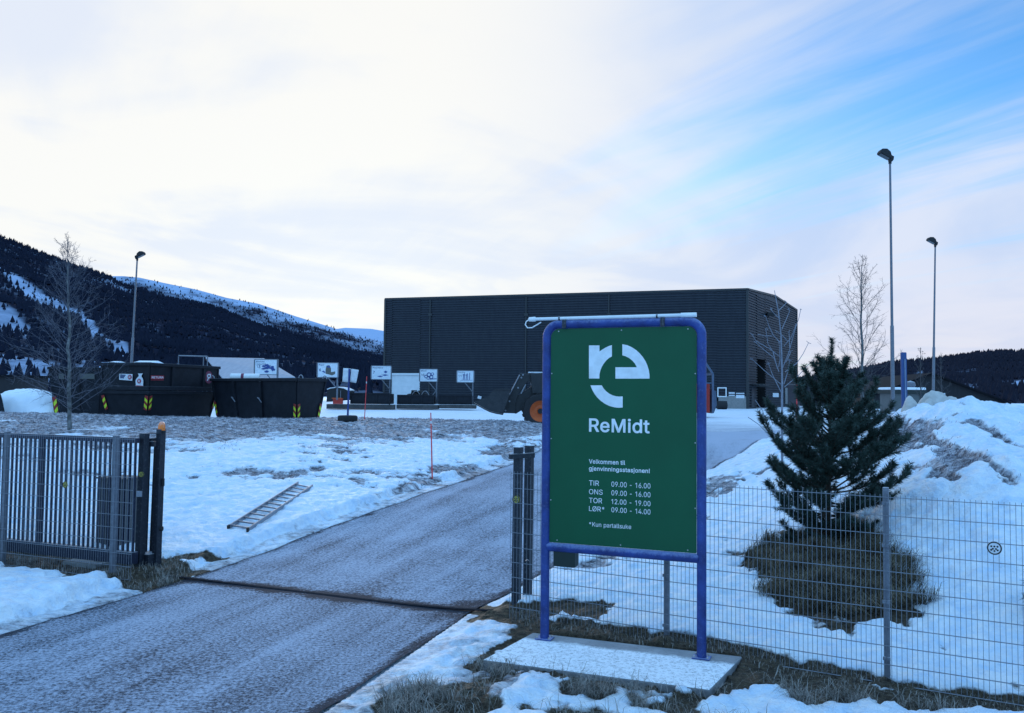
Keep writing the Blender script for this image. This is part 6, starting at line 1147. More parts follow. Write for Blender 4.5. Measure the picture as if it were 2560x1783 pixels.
m = MB(); A = [LP(x, z, -.85) for x, z in ((1482, 965), (1486, 925), (1550, 930), (1568, 950), (1566, 1000), (1490, 1000))]; m.loft(A, [q + V(0, 1.7, 0) for q in A]); m.build('engine_hood', M_ORANGE, ld, bevel=.06)
for px, y in ((1349, -1.0), (1510, -1.0), (1349, 1.0), (1510, 1.0)):
    c_ = at(px, 1027, YL) + V(0, y, 0); ax = V(0, -1 if y < 0 else 1, 0); m = MB(); r_ = .86
    m.lathe([(.50, -.22), (.70, -.26), (.82, -.22), (r_, -.14), (r_, .14), (.82, .24), (.70, .27), (.52, .24)], c_, ax, 36)
    for i in range(22):
        w = 2 * math.pi * i / 22; q = c_ + V(math.cos(w), 0, math.sin(w)) * (r_ + .012); m.box(q + V(0, .1 * (1 if i % 2 else -1), 0), (.07, .24, .10), Matrix.Rotation(-w, 3, 'Y'))
    wh = m.build('wheel', M_BLACK, ld, smooth=35); m = MB(); m.lathe([(.0, .10), (.14, .12), (.18, .06), (.30, .05), (.42, .12), (.52, .22), (.545, .24), (.52, .20)], c_, ax, 32); rim_ = m.build('rim', M_ORANGE, wh, smooth=35); m = MB(); m.lathe([(0, .15), (.13, .15), (.14, .10)], c_, ax, 16); m.build('hub', M_BLACK, rim_)
m = MB(); q = LP(1201, 993.5, -1.2); m.box(q, (.18, .05, .14), Matrix.Rotation(.25, 3, 'Y')); m.build('marker_plate', M_LABEL, bk)
# ================================================================== COMPACTOR BESIDE THE SIGN
Yc = 62.0; cp_ = thing('waste_compactor', 'red and grey waste compactor showing at the right edge of the green sign', 'compactor', at(1740, 1036, Yc))
a = at(1640, 1031, Yc); b = at(1775, 960, Yc); m = MB(); m.box(V((a.x + b.x) / 2, Yc + .9, (a.z + b.z) / 2), (b.x - a.x, 1.8, b.z - a.z)); o = m.build('body', M_REDP, cp_, bevel=.05)
m = MB()
for px in (1765, 1771): q0 = at(px, 1030, Yc - .02); q1 = at(px, 961, Yc - .02); m.beam(q0, q1, .06, .05, V(0, 1, 0))
build_each(m, 'rib', M_REDP, o); M_BLGREY = mat('blue_grey_steel', (.06, .085, .14), .5, .1, (.08, .11, .17), 5, frost=.3)
m = MB()
for y in (-.25, 2.0): m.beam(at(1780, 1033, Yc) + V(0, y, 0), at(1780, 935, Yc) + V(0, y, 0), .14, .14, V(0, 1, 0)); m.beam(at(1780, 935, Yc) + V(0, y, 0), at(1755, 897, Yc) + V(0, y, 0), .14, .14); m.beam(at(1755, 897, Yc) + V(0, y, 0), at(1650, 897, Yc) + V(0, y, 0), .14, .14); m.beam(at(1780, 958, Yc) + V(0, y, 0), at(1650, 958, Yc) + V(0, y, 0), .08, .08)
m.beam(at(1780, 935, Yc) + V(0, -.25, 0), at(1780, 935, Yc) + V(0, 2, 0), .14, .14); m.build('frame', M_BLGREY, cp_)
a = at(1781, 1033, Yc); b = at(1792, 970, Yc); m = MB(); A = [at(x, y, Yc + .1) for x, y in ((1782, 1034), (1782, 974), (1790, 978), (1792, 1012), (1786, 1030))]; m.loft(A, [q + V(0, 1.7, 0) for q in A]); m.build('hopper', M_BLGREY, cp_)
m = MB(); a = at(1805, 1013, 92); m.tube([a - V(.5, 0, 0), a + V(.5, 0, .0)], .45, 12); tag(m.build('oil_drum', M_BLACK, smooth=50), 'black drum lying against the concrete plinth of the hall', 'drum')
# ================================================================== LAMP POSTS
def lamp_post(px_t, py_t, px_b, Y, zb, label, flip=1, joint=.42, r=.075, s=1.0):
    t_ = at(px_t, py_t, Y); b = V(at(px_b, 950, Y).x, Y, zb); t = thing('lamp_post', label, 'lamp post', b, 'tall floodlight posts')
    j = b.lerp(t_, joint); m = MB(); m.tube([b, j - U * .05, j], [r * 1.18, r * 1.08, r * .95], 14); m.tube([j, t_], [r * .80, r * .62], 14); m.build('pole', M_GALV, t, smooth=50)
    c_ = t_; f = -flip
    def Q(x, z, y=0): return c_ + V(f * x * s, y * s, z * s)
    m = MB(); m.tube([Q(0, -.12), Q(0, .14)], .10 * s, 10); A = [Q(-.20, .12, -.08), Q(-.12, .02, -.08), Q(.08, .02, -.08), Q(.10, .22, -.08), Q(-.10, .42, -.08), Q(-.24, .34, -.08)]; m.loft(A, [q + V(0, .16 * s, 0) for q in A]); br = m.build('bracket', M_BLACK, t)
    m = MB(); A = [Q(.02, .16, -.30), Q(.72, .52, -.30), Q(.74, .62, -.30), Q(.60, .80, -.30), Q(.28, .80, -.30), Q(.06, .60, -.30), Q(-.02, .30, -.30)]; m.loft(A, [q + V(0, .60 * s, 0) for q in A]); hd = m.build('lamp_head', M_BLACK, t, bevel=.03)
    m = MB(); A = [Q(.08, .175, -.24), Q(.68, .485, -.24), Q(.68, .485, .24), Q(.08, .175, .24)]; m.add([q - U * .004 for q in A], [(0, 1, 2, 3)]); m.build('lens', M_GLASS, hd)
lamp_post(2225, 405, 2232, 38, 1.35, 'tallest lamp post with a dark floodlight, right of the pine', 1, .40, .075, .70)
lamp_post(2338, 615, 2331, 59, 1.45, 'more distant lamp post at the right, above the snowy bank', 1, .42, .085, .74)
lamp_post(343, 649, 324, 52, 1.45, 'lamp post behind the stacked skips at the left', -1, .50, .075, .62)
# ================================================================== RIGHT BACKGROUND
pl = thing('pylon_sign', 'narrow blue pylon sign beside the tall lamp post', 'pylon', V(at(2259, 960, 31).x, 31, 1.4)); t_ = at(2258.5, 881, 31); b = at(2262, 1016, 31)
m = MB(); m.beam(V(b.x, 31, 1.2), t_, .20, .12, V(0, 1, 0)); o = m.build('panel', mat('pylon_blue', (.016, .05, .17), .5, 0, (.024, .065, .2), 6), pl, bevel=.03); m = MB(); m.beam(V(b.x + .02, 30.925, 1.4), t_ + V(.02, -.075, -.25), .05, .01, V(0, 1, 0)); m.build('pale_strip', mat('pylon_grey', (.10, .14, .24), .5, 0, (.2, .25, .34), 9, stretch=(1, 1, .4)), o)
a = at(2237, 1036, 50); b = at(2310, 983, 50); hut = thing('cabin', 'small grey-green cabin with snow on its flat roof behind the blue pylon', 'cabin', V((a.x + b.x) / 2, 51, a.z))
m = MB(); m.box(V((a.x + b.x) / 2, 51, (a.z + b.z) / 2 - .1), (b.x - a.x, 2.0, b.z - a.z + .2)); o = m.build('walls', mat('cabin_wall', (.085, .095, .095), .7, 0, (.11, .12, .12), 4), hut)
m = MB(); m.box(V((a.x + b.x) / 2, 51, b.z + .06), (b.x - a.x + .2, 2.2, .22)); m.build('eaves', mat('green_trim', (.014, .022, .020), .6), hut); m = MB(); m.box(V((a.x + b.x) / 2, 51, b.z + .25), (b.x - a.x + .2, 2.2, .16)); m.build('snow_cover', M_SNOW, hut, bevel=.06)
m = MB(); q = at(2306, 1010, 49.95); m.beam(V(q.x, 49.96, 1.4), V(q.x, 49.96, b.z), .22, .08, V(0, 1, 0)); m.build('corner_post', mat('green_post', (.012, .03, .035), .6), o)
m = MB(); q = at(2276, 966, 50.8); m.lathe([(.20, -.1), (.30, .05), (.25, .25), (0, .34)], q, U, 12); m.build('vent', M_GALV, hut, smooth=50)
# barn with a low dark gable behind it
Yb = 105; bn = thing('barn', 'long dark barn with a low gable roof below the right hill', 'barn', V(at(2340, 1000, Yb).x, Yb + 10, 1.6)); pk = at(2327, 932, Yb); lw_ = at(2178, 986, Yb); rw_ = at(2516, 1004, Yb)
M_BARN = mat('dark_timber', (.010, .010, .013), .85, 0, (.018, .017, .02), 2, stretch=(3, 3, .3)); m = MB(); A = [V(lw_.x + .3, Yb, 1.4), V(rw_.x - .3, Yb, 1.4), V(rw_.x - .3, Yb, rw_.z), pk - U * .25, V(lw_.x + .3, Yb, lw_.z)]; m.loft(A, [q + V(4, 22, 0) for q in A]); m.build('walls', M_BARN, bn)
M_BROOF = mat('dark_roof', (.006, .007, .010), .9, 0, (.011, .011, .014), 1.5, spec=.1); m = MB(); 
for q in (lw_, rw_):
    d_ = (q - pk).normalized(); e = pk.lerp(q, 1.03); m.add([pk + V(0, -.5, 0), e + V(0, -.5, 0), e + V(4, 22.5, 0), pk + V(4, 22.5, 0), pk + V(0, -.5, -.22), e + V(0, -.5, -.22), e + V(4, 22.5, -.22), pk + V(4, 22.5, -.22)], [(0, 1, 2, 3), (7, 6, 5, 4), (0, 4, 5, 1), (1, 5, 6, 2), (2, 6, 7, 3)])
m.build('roof', M_BROOF, bn)
# small boards on posts there
def board_on_post(px0, py0, px1, py1, Y, zb, label, pic=True):
    a = at(px0, py1, Y); b = at(px1, py0, Y); t = thing('notice_board', label, 'notice board', V((a.x + b.x) / 2, Y, zb)); m = MB(); m.box(V((a.x + b.x) / 2, Y, (a.z + b.z) / 2), (b.x - a.x, .05, b.z - a.z)); o = m.build('panel', M_SIGNP, t)
    m = MB(); m.beam(V((a.x + b.x) / 2, Y + .07, zb), V((a.x + b.x) / 2, Y + .07, b.z), .08, .08, V(0, 1, 0)); m.build('post', M_GALV, t)
    m = MB(); f = blobs(.6, .4, .28, .26, 14); oo = V(a.x, Y - .03, a.z); f(m, lambda u_, v_: oo + V(u_ * (b.x - a.x), 0, v_ * (b.z - a.z))); m.build('picture', [M_SIGNPIC, M_SIGNPIC2], o)
board_on_post(2203, 985, 2226, 1006, 58, 1.45, 'white notice board with a blue picture, left of the grey-green cabin'); board_on_post(2347, 983, 2363, 994, 62, 1.45, 'small white notice board in front of the dark barn')
# low wall and container right of the hall
a = at(2000, 1015, 66); b = at(2120, 962, 66); m = MB(); m.box(V((a.x + b.x) / 2, 67.5, (a.z + b.z) / 2), (b.x - a.x, 3, b.z - a.z)); dc = thing('closed_container', 'dark closed container behind the pine', 'container', V((a.x + b.x) / 2, 67.5, a.z)); m.build('body', M_BLACKSTEEL, dc, bevel=.03)
m = MB()
for i in range(14): x = a.x + (b.x - a.x) * (i + .5) / 14; m.beam(V(x, 65.97, a.z + .1), V(x, 65.97, b.z - .1), .12, .05, V(0, 1, 0))
build_each(m, 'rib', M_BLACKSTEEL, dc)
# ================================================================== LEFT BACKGROUND
def lump(name, pts, seed, mt, label, cat, amp=.10, sub=28):
    """rounded lumps (cx, cy, base z, rx, ry, h) merged into one heap surface"""
    P_ = np.array(pts); x0 = (P_[:, 0] - P_[:, 3]).min() - .1; x1 = (P_[:, 0] + P_[:, 3]).max() + .1; y0 = (P_[:, 1] - P_[:, 4]).min() - .1; y1 = (P_[:, 1] + P_[:, 4]).max() + .1
    nx = max(30, int((x1 - x0) / .06)) if (x1 - x0) < 8 else 160; ny = max(30, int((y1 - y0) / .06)) if (y1 - y0) < 8 else 90
    X, Y = np.meshgrid(np.linspace(x0, x1, nx), np.linspace(y0, y1, ny)); b = base_h(X, Y); Z = b - .25
    for cx, cy_, bz_, rx, ry, h_ in pts: d = 1 - ((X - cx) / rx) ** 2 - ((Y - cy_) / ry) ** 2; Z = np.maximum(Z, b - .25 + (h_ + .25) * np.sqrt(np.maximum(d, 0)))
    on_ = Z > b - .249; Z = Z + on_ * (amp * fbm(X, Y, .7, 5, seed) + amp * .6 * np.abs(fbm(X, Y, .25, 3, seed + 1)))
    i = np.arange(X.size).reshape(X.shape); q = np.stack([i[:-1, :-1], i[:-1, 1:], i[1:, 1:], i[1:, :-1]], -1).reshape(-1, 4); keep = on_.ravel()[q].any(1)
    return tag(obj_np(name, mesh_np(name, np.stack([X, Y, Z], -1).reshape(-1, 3), q[keep], np.full(keep.sum(), 4), mt, True)), label, cat)
q = at(40, 1020, 47); lump('snow_heap', [(at(55, 1000, 47).x, 48, 1.4, 2.6, 2.2, 1.55), (at(-10, 1000, 47).x, 48, 1.4, 2.2, 2, 1.25), (at(105, 1000, 47).x, 47.4, 1.4, 1.6, 1.6, .75)], 71, M_SNOW, 'white heap of ploughed snow at the far left edge', 'snow heap', .10)
m = MB(); A = [at(x, y, 44) for x, y in ((-60, 960), (-4, 964), (6, 1000), (12, 1030), (-60, 1032))]; m.loft(A, [p + V(-1.6, 2, 0) for p in A]); fl = m.build('waste_skip', M_CONT); tag(fl, 'dark sloping steel skip end cut off by the left edge', 'skip')
m = MB(); a = at(-120, 975, 75); b = at(36, 943, 75); m.box(V((a.x + b.x) / 2, 78, (a.z + b.z) / 2 - .3), (b.x - a.x, 5, b.z - a.z + .6)); sh = thing('shed', 'low dark shed at the far left behind the snow heap', 'shed', V((a.x + b.x) / 2, 78, 1.5)); m.build('walls', M_BARN, sh); m = MB(); m.box(V((a.x + b.x) / 2, 78, b.z + .1), (b.x - a.x + .6, 5.6, .2)); m.build('roof', M_BROOF, sh)
# barn with the pale metal roof behind the skips
Yd = 120; rf0, rf1, ev0, ev1 = at(514, 893, Yd), at(698, 902, Yd), at(548, 948, Yd - 14), at(745, 948, Yd - 14)
ag = thing('farm_building', 'long farm building with a pale frosted metal roof behind the skips', 'farm building', V((rf0.x + rf1.x) / 2, Yd - 7, 1.6))
M_PROOF = mat('frosted_metal_roof', (.26, .29, .36), .55, .1, (.34, .37, .43), 1.2, stretch=(2.5, .4, 1)); m = MB(); R0_ = [rf0, at(660, 896, Yd)]; back = [rf0 + V(0, 14, -3.3), R0_[1] + V(0, 14, -3.3)]
E0, E1 = at(560, 949, Yd - 16), at(738, 943, Yd - 16)
m.add([R0_[0], R0_[1], E1, E0, back[0], back[1]], [(0, 3, 2, 1), (0, 1, 5, 4)]); rfo = m.build('roof', M_PROOF, ag); so_ = rfo.modifiers.new('thick', 'SOLIDIFY'); so_.thickness = .15; so_.offset = -1
m = MB(); dl = V(-.2, 0, -.4); gl0, gl1 = at(478, 912, Yd - 2), E0 + V(-.3, 0, -.3); zz_ = 1.5
m.add([rf0 + dl * .6, V(E0.x, E0.y, E0.z - .2), V(E0.x, E0.y, zz_), V(back[0].x, back[0].y, zz_), V(back[0].x, back[0].y, back[0].z - .2)], [(0, 1, 2, 3, 4)]); m.add([V(E0.x, E0.y + .3, E0.z - .25), V(E1.x, E1.y + .3, E1.z - .25), V(E1.x, E1.y + .3, zz_), V(E0.x, E0.y + .3, zz_)], [(0, 1, 2, 3)])
m.add([R0_[1] + V(-.3, 0, -.3), V(E1.x, E1.y + .3, E1.z - .25), V(E1.x, E1.y + .3, zz_), V(back[1].x, back[1].y, zz_), back[1] + V(0, 0, -.25)], [(4, 3, 2, 1, 0)]); m.build('walls', M_BARN, ag)
# small far roofs under white snow
for px0, px1, py0, py1, lab in ((273, 285, 902, 906, 'far small house with a snowy roof left of the lamp post'), (338, 378, 901, 906, 'far long house with a snowy roof right of the left lamp post')):
    Y = 190; a = at(px0, py1, Y); b = at(px1, py0, Y); t = thing('house', lab, 'house', V((a.x + b.x) / 2, Y, 1.6)); m = MB(); m.box(V((a.x + b.x) / 2, Y + 3, (a.z + 1.6) / 2), (b.x - a.x, 6, a.z - 1.4)); m.build('walls', M_BARN, t)
    m = MB(); xa, xb = a.x - .3, b.x + .3; m.add([V(xa, Y - .3, a.z), V(xb, Y - .3, a.z), V(xb, Y + 3, b.z), V(xa, Y + 3, b.z), V(xa, Y + 6.3, a.z), V(xb, Y + 6.3, a.z)], [(0, 1, 2, 3), (3, 2, 5, 4), (0, 3, 4), (1, 5, 2)]); m.build('roof', M_SNOW, t)
# dirty snow boulders on the right crest
def crest(px, Y): return at(px, 1000, Y).x
lump('snow_boulder', [(crest(2275, 21), 21.0, 0, .26, .24, .46), (crest(2262, 21), 20.9, 0, .18, .2, .30), (crest(2296, 21), 21.0, 0, .16, .2, .30)], 81, M_DSNOW, 'smaller lump of dirty ploughed snow below the blue pylon', 'snow lump', .17)
lump('snow_boulder', [(crest(2330, 21), 21.1, 0, .38, .3, .42), (crest(2350, 21), 21.1, 0, .30, .3, .38), (crest(2376, 21), 21.0, 0, .3, .3, .26), (crest(2310, 21), 20.8, 0, .2, .2, .26)], 82, M_DSNOW, 'wider lump of dirty ploughed snow on the crest of the bank', 'snow lump', .17)
# clods at the gate and at the fence foot
# ================================================================== VEGETATION
M_BARK = mat('pine_bark', (.030, .020, .014), .9, 0, (.05, .036, .026), 20)
M_NEEDLE = mat('pine_needles', (.009, .024, .016), .6, 0, (.060, .092, .078), 6, spec=.3)
M_BIRCHB = mat('birch_bark', (.22, .22, .22), .8, 0, (.02, .019, .018), 7, amount=.4, stretch=(1, 1, .6))
M_TWIG = mat('frosty_twigs', (.06, .058, .075), .85, 0, (.13, .13, .16), 2)
M_TWIGD = mat('bare_twigs', (.045, .038, .04), .85, 0, (.09, .085, .09), 2)
M_SAPL = mat('hoar_frosted_bark', (.27, .28, .33), .85, 0, (.16, .165, .20), 6)
def grass_mat(name, a, b, sc=6):
    return mat(name, a, .8, 0, b, sc, spec=.1)
def pine(label, base, top, prof, nwh, seed, lower=.10):
    r = np.random.default_rng(seed); base = Vector(base); top = Vector(top); H = (top - base).length; ax = (top - base).normalized()
    t = thing('pine_tree', label, 'pine', base); mb = MB(); n = 12
    mb.tube([base - ax * .1] + [base.lerp(top, k / n) for k in range(1, n + 1)], [.055 * H / 3.5] + [max(.012, .05 * H / 3.5 * (1 - k / n * .85)) for k in range(1, n + 1)], 8)
    shoots = []                                          # (start, end, density)
    shoots.append((base.lerp(top, .78), top, 2.6))
    for w in range(nwh):
        f = lower + (.80 - lower) * (w / (nwh - 1)) ** .92; c = base.lerp(top, f); nb = int(r.integers(7, 10)) if f < .78 else 6; a0 = r.random() * 6.28
        for k in range(nb):
            a = a0 + 6.283 * k / nb + r.normal() * .22; L = np.interp(f, prof[0], prof[1]) * (.55 + .62 * r.random()); el = math.radians(np.interp(f, (0, .5, .85), (-8, 4, 46)) + r.normal() * 7)
            d = V(math.cos(a) * math.cos(el), math.sin(a) * math.cos(el), math.sin(el)); p = c + U * r.normal() * .04; path = [p.copy()]; m_ = 7
            for j in range(m_):
                d = (d + V(0, 0, .10 + .07 * r.random()) + V(*(r.normal(size=3) * .05))).normalized(); p = p + d * (L / m_); path.append(p.copy())
            mb.tube(path, list(np.linspace(.016, .006, m_ + 1) * H / 3.5), 5)
            for j in range(2, m_): shoots.append((path[j], path[j + 1], 1.0 if j > 2 else .6))
            for j in range(2, m_):
                for s_ in (-1, 1):
                    if r.random() < .93:
                        dd = (path[j + 1] - path[j]).normalized(); side = dd.cross(U).normalized() * s_; sd_ = (dd * .75 + side * .7 + U * (.22 + .25 * r.random())).normalized(); l_ = L * (.17 + .20 * r.random()) * (1.25 - .1 * j)
                        q = path[j].lerp(path[j + 1], r.random()); e = q + sd_ * l_; shoots.append((q, e, 1.0)); mb.tube([q, e], [.007, .004], 4, False)
                        if l_ > .16 and r.random() < .7: sd2 = (sd_ * .7 - side * .5 + U * .4).normalized(); shoots.append((q.lerp(e, .5), q.lerp(e, .5) + sd2 * l_ * .55, 1.0))
            e = path[-1]
            for s_ in range(3): dd = (path[-1] - path[-2]).normalized(); sd_ = (dd + V(*(r.normal(size=3) * .45)) + U * .35).normalized(); shoots.append((e, e + sd_ * (.07 + .08 * r.random()), 1.2))
    mb.build('trunk', M_BARK, t, smooth=60)
    A = np.array([list(s[0]) for s in shoots]); B = np.array([list(s[1]) for s in shoots]); D = np.array([s[2] for s in shoots]); Ls = np.linalg.norm(B - A, axis=1)
    cnt = np.maximum(10, (Ls * 420 * D)).astype(int); idx = np.repeat(np.arange(len(A)), cnt); tt = r.random(len(idx)); P = A[idx] + (B - A)[idx] * tt[:, None]; dv = ((B - A) / np.maximum(Ls, 1e-4)[:, None])[idx]
    R_ = r.normal(size=P.shape); R_ -= dv * (R_ * dv).sum(1, keepdims=True); R_ /= np.linalg.norm(R_, axis=1, keepdims=True)
    nd = dv * (.40 + .40 * r.random(len(idx)))[:, None] + R_ * (.85)
    nd /= np.linalg.norm(nd, axis=1, keepdims=True); ln_ = (.060 + .040 * r.random(len(idx))) ; T = P + nd * ln_[:, None]
    sd_ = np.cross(nd, r.normal(size=P.shape)); sd_ /= np.linalg.norm(sd_, axis=1, keepdims=True); w_ = .0050
    vv = np.stack([P - sd_ * w_, P + sd_ * w_, T], 1).reshape(-1, 3) - np.array(list(base)); tri = np.arange(len(vv)).reshape(-1, 3)
    o = obj_np('crown', mesh_np('crown', vv, tri, np.full(len(tri), 3), M_NEEDLE), t); return t
kp = PINE.y / F
PB = V(PINE.x, PINE.y, bz(PINE.x, PINE.y) - .06); PT = at(2080, 848, PINE.y)
pine('dark green young pine growing out of a dead-grass mound behind the mesh fence', PB, PT, ([0, .1, .25, .37, .5, .6, .7, .78, .85, .9, 1], [100 * kp, 130 * kp, 185 * kp, 190 * kp, 155 * kp, 152 * kp, 112 * kp, 58 * kp, 36 * kp, 26 * kp, 12 * kp]), 14, 5, .02)
q = at(2632, 1600, 10.0); pine('small pine cut off by the right edge, low beside the mesh fence', V(q.x, q.y, gz(q.x, q.y)), V(q.x + .03, q.y, gz(q.x, q.y) + .95), ([0, .3, .6, 1], [.26, .30, .2, .08]), 6, 33, .12)
def birch(label, base, top, spread, prim, seed, twig, elev=(18, 62), rtrunk=.085, sec=7, low=.10, prof=None, droop=0.0, twr=.0055, name='birch_tree', cat='birch', bark=None):
    r = np.random.default_rng(seed); base = Vector(base); top = Vector(top); H = (top - base).length; t = thing(name, label, cat, base, None); mb = MB(); n = 14
    wob = [V(r.normal() * .012 * H * .4, r.normal() * .012 * H * .4, 0) for _ in range(n + 1)]; wob[0] = V(0, 0, 0); wob[-1] = V(0, 0, 0)
    tr_ = [base.lerp(top, k / n) + wob[k] * .6 for k in range(n + 1)]; tr_[0] = base - U * .15
    mb.tube(tr_, [rtrunk * (1 - k / n) ** .8 + .006 for k in range(n + 1)], 9); mb.build('trunk', bark or M_BIRCHB, t, smooth=60)
    tw = MB()
    def trunk_at(f): k = min(int(f * n), n - 1); return tr_[k].lerp(tr_[k + 1], f * n - k)
    prof = prof or ([0, .12, .3, .55, .8, 1], [.5, .9, 1, .85, .55, .15])
    for i in range(prim):
        f = low + (.97 - low) * ((i + r.random()) / prim); a = i * 2.399 + r.normal() * .3; L = spread * np.interp(f, *prof) * (.65 + .5 * r.random()); el = math.radians(np.interp(f, (0, 1), elev) + r.normal() * 9)
        d = V(math.cos(a) * math.cos(el), math.sin(a) * math.cos(el), math.sin(el)); p = trunk_at(f); path = [p.copy()]; m_ = 6
        for j in range(m_): d = (d + V(*(r.normal(size=3) * .09)) + U * (.05 - droop)).normalized(); p = p + d * (L / m_); path.append(p.copy())
        tw.tube(path, list(np.linspace(max(twr * 1.4, rtrunk * .22 * (1 - f * .7)), twr * .7, m_ + 1)), 4, False)
        for s_ in range(sec):
            j = 1 + s_ * (m_ - 1) / sec + r.random() * .5; k = min(int(j), m_ - 1); q = path[k].lerp(path[k + 1], min(1, j - k)); dd = (path[k + 1] - path[k]).normalized()
            sd_ = (dd * .8 + V(*(r.normal(size=3) * .55)) + U * .12).normalized(); l_ = L * (.22 + .28 * r.random()) * (1.15 - j / m_ * .5); pp = [q]; x = q.copy()
            for _ in range(4): sd_ = (sd_ + V(*(r.normal(size=3) * .12)) - U * droop).normalized(); x = x + sd_ * (l_ / 4); pp.append(x.copy())
            tw.tube(pp, list(np.linspace(twr, twr * .6, 5)), 3, False)
            for _ in range(4):
                k2 = int(r.integers(1, 4)); q2 = pp[k2]; s2 = ((pp[k2 + 1] - pp[k2]).normalized() * .8 + V(*(r.normal(size=3) * .55))).normalized(); e = q2 + s2 * l_ * (.25 + .25 * r.random()); tw.tube([q2, q2.lerp(e, .5) + V(*(r.normal(size=3) * .02)), e], [twr * .75, twr * .6, twr * .45], 3, False)
    tw.build('twigs', twig, t); return t
b = on(175, 1083, 1.4); b.z = gz(b.x, b.y); birch('bare birch with frosty twigs in front of the leftmost skip', b, at(168, 600, b.y), 2.4, 84, 21, M_TWIG, (12, 62), .075, 7, .09, ([0, .1, .25, .45, .7, .9, 1], [.7, 1.05, 1.0, .88, .62, .28, .12]), twr=.0045)
b = V(at(2155, 990, 45).x, 45, 1.35); birch('thin bare birch against the sky between the pine and the tall lamp post', b, at(2152, 650, 45), 2.7, 46, 22, M_TWIGD, (30, 70), .10, 7, .10, ([0, .15, .4, .7, 1], [.7, 1.0, 1.05, .7, .2]), twr=.0065)
b = V(at(2303, 1010, 46).x, 46, 1.4); birch('small bare sapling behind the grey-green cabin', b, at(2301, 868, 46), .95, 16, 23, M_TWIGD, (35, 70), .035, 4, .3, twr=.007, name='bare_sapling', cat='sapling', bark=M_TWIGD)
b = V(at(2355, 1020, 54).x, 54, 1.4); birch('small bare sapling in front of the dark barn by the distant lamp post', b, at(2352, 880, 54), .9, 14, 24, M_TWIGD, (35, 70), .04, 4, .3, twr=.007, name='bare_sapling', cat='sapling', bark=M_TWIGD)
# hoar-frosted young tree left of the pine, branch by branch
Ys = 21.0; fb = at(1955, 1090, Ys); ft_ = thing('frosted_sapling', 'young tree white with hoar frost in front of the right end of the hall', 'sapling', V(fb.x, fb.y, bz(fb.x, fb.y)))
def zp(x, y, o=0.0): return at(1700 + x / 4, 680 + y / 4, Ys + o)
m = MB(); m.tube([V(fb.x, fb.y, bz(fb.x, fb.y) - .1), zp(1020, 1280), zp(1022, 1100), zp(1016, 860), zp(1010, 640), zp(985, 400), zp(960, 270), zp(944, 185)], [.034, .028, .025, .022, .018, .013, .010, .007], 8); m.build('trunk', M_SAPL, ft_, smooth=60)
brs = [[(1018, 1130), (860, 1000), (728, 880)], [(1016, 862), (890, 765), (760, 690), (722, 630)], [(990, 1000), (940, 860), (830, 770), (755, 705)], [(1010, 715), (930, 630), (885, 530), (860, 450)], [(975, 970), (930, 800), (880, 720), (856, 568)], [(1040, 740), (1110, 660), (1150, 560), (1185, 480), (1208, 372)], [(1018, 575), (1060, 480), (1100, 385)], [(988, 385), (1030, 345), (1068, 305)], [(1050, 1000), (1170, 910), (1230, 820), (1285, 710)], [(1045, 1150), (1180, 1040), (1330, 880)], [(1000, 470), (950, 425), (908, 378)], [(1026, 960), (1090, 800), (1130, 650), (1160, 545)], [(1010, 1200), (930, 1040), (885, 920)], [(1080, 700), (1030, 640), (975, 600)], [(1096, 760), (1095, 680), (1090, 600)], [(1040, 1120), (1085, 970), (1095, 880)], [(985, 950), (1000, 880), (990, 700)], [(920, 640), (850, 640), (780, 625)], [(1060, 900), (1100, 820), (1105, 800)]]
rs = random.Random(9); m = MB()
for br_ in brs:
    o = rs.uniform(-.5, .5); P_ = [zp(x, y, o * k / (len(br_) - 1)) for k, (x, y) in enumerate(br_)]; m.tube(P_, list(np.linspace(.011, .006, len(P_))), 5)
    for _ in range(3): e = P_[-1]; m.tube([e, e + V(rs.uniform(-.07, .07), rs.uniform(-.05, .05), rs.uniform(-.02, .06))], .006, 4, False)
m.build('branches', M_SAPL, ft_)
stk = thing('frosted_stalk', 'three thin frosted stalks leaning left beside the pine', 'dead stalks', zp(900, 1560, -1)); m = MB()
for x0, y0, x1, y1 in ((860, 1490, 752, 1280), (930, 1530, 840, 1362), (860, 1600, 680, 1452)): m.tube([zp(x0, y0, -1), zp((x0 + x1) / 2 + 18, (y0 + y1) / 2, -1), zp(x1, y1, -1)], .009, 5)
build_each(m, 'stalk', M_SAPL, stk)
# ------------------------------------------------------------------ grass
def blades(name, pts, h, w, m_, lean=(0, 0), spread=.6, seed=1, label=None):
    r = np.random.default_rng(seed); k = len(pts); P = pts; hh = h[0] + (h[1] - h[0]) * r.random(k) ** 1.5; a = r.random(k) * 6.283
    d = np.stack([np.cos(a), np.sin(a)], -1) * (spread * (.3 + r.random(k)))[:, None] + np.array(lean); side = np.stack([-np.sin(a), np.cos(a), 0 * a], -1) * (w / 2) * (.6 + .8 * r.random(k))[:, None]
    mid = P + np.c_[d * (hh * .40)[:, None], hh * .62]; tip = P + np.c_[d * (hh * 1.15)[:, None], hh * (.95 - .35 * np.minimum(1.6, np.hypot(d[:, 0], d[:, 1])))]
    v = np.stack([P - side, P + side, mid + side * .75, mid - side * .75, tip], 1); v[:, :2, 2] -= .015; b = np.arange(k)[:, None] * 5
    f = np.concatenate([np.concatenate([b, b + 1, b + 2, b + 3], 1).reshape(k, 4), ], 0); t3 = np.concatenate([b + 3, b + 2, b + 4], 1)
    flat = np.concatenate([f, t3], 1).ravel(); lt = np.tile([4, 3], k)
    return tag(obj_np(name, mesh_np(name, v.reshape(-1, 3), flat, lt, m_)), kind='stuff')
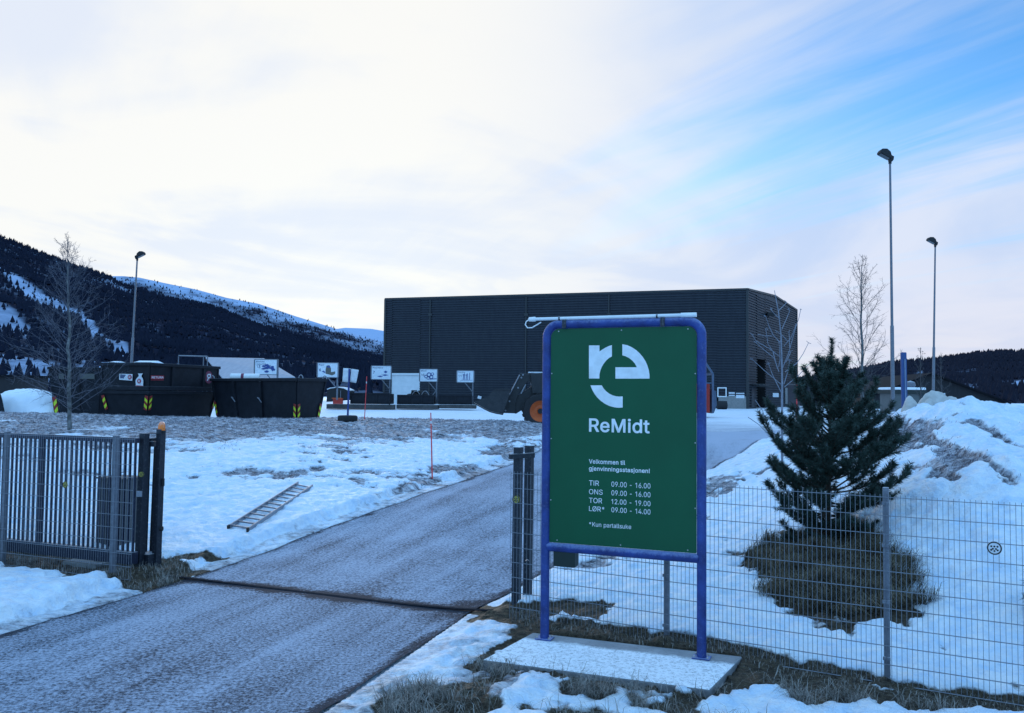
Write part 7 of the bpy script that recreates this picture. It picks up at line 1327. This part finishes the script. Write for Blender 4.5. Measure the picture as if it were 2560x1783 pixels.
def scatter(n, x0, x1, y0, y1, wfn, seed, clump=None):
    r = np.random.default_rng(seed); X = r.uniform(x0, x1, n); Y = r.uniform(y0, y1, n); z, fr_, so_ = ground_h(X, Y, True); w_ = wfn(X, Y, z, fr_, so_); k = r.random(n) < w_
    return np.stack([X[k], Y[k], z[k]], -1)
M_FRG = grass_mat('frosted_grass', (.12, .11, .12), (.48, .48, .56), 5); M_DRY = grass_mat('dry_grass', (.085, .070, .055), (.40, .37, .34), 8); M_MND = grass_mat('mound_grass', (.034, .027, .018), (.22, .185, .13), 2.2)
def cl(X, Y, s_, a, b, sd): return sstep(fbm(X, Y, s_, 3, sd), a, b)
blades('frosted_grass', scatter(260000, -30, 4, 22, 43.5, lambda X, Y, z, f, s: f * (X < XL(Y) - .35) * (.10 + .6 * cl(X, Y, .5, -.1, .5, 51)), 91), (.03, .09), .016, M_FRG, (.5, -.5), 1.1, 92)
blades('frosted_grass', scatter(140000, 6, 16, 13, 23, lambda X, Y, z, f, s: f * (.2 + .7 * cl(X, Y, .4, -.1, .5, 52)), 93), (.03, .09), .010, M_FRG, (.6, -.7), 1.0, 94)
blades('dry_grass', scatter(120000, -2.0, 4.8, 6.6, 10.4, lambda X, Y, z, f, s: (s > .40) * (Y < np.minimum(9.95 - .28 * X, 9.9)) * (fence_c(X, Y)[1] < -1.05 * (X < 2.6) - .35 * (X >= 2.6)) * (.06 + .75 * cl(X, Y, .28, -.1, .5, 53) ** 2), 95), (.06, .26), .0055, M_DRY, (-.1, -.3), 1.25, 96)
blades('dry_grass', scatter(60000, -9, -4.5, 12.6, 15.2, lambda X, Y, z, f, s: (s > .5) * (.05 + .4 * cl(X, Y, .35, .0, .6, 54)), 97), (.04, .16), .007, M_DRY, (0, -.2), .9, 98)
blades('dry_grass', scatter(60000, 0, 6.4, 8.2, 12.2, lambda X, Y, z, f, s: (s > .6) * (np.abs(fence_c(X, Y)[1]) < .35) * .25, 101), (.02, .09), .006, M_DRY, (0, -.2), .9, 102)
MC = ((_mL + _mR) / 2 + (_mB + _mT) / 2) / 2
blades('mound_grass', scatter(90000, MC.x - 1.9, MC.x + 1.9, MC.y - 1.9, MC.y + 1.9, lambda X, Y, z, f, s: sstep(mound(X, Y) + .30 * fbm(X, Y, .5, 4, 5), -.04, .30) * (.35 + .6 * cl(X, Y, .3, -.3, .3, 56)), 99), (.06, .30), .007, M_MND, (0.2, -.55), 1.0, 100)
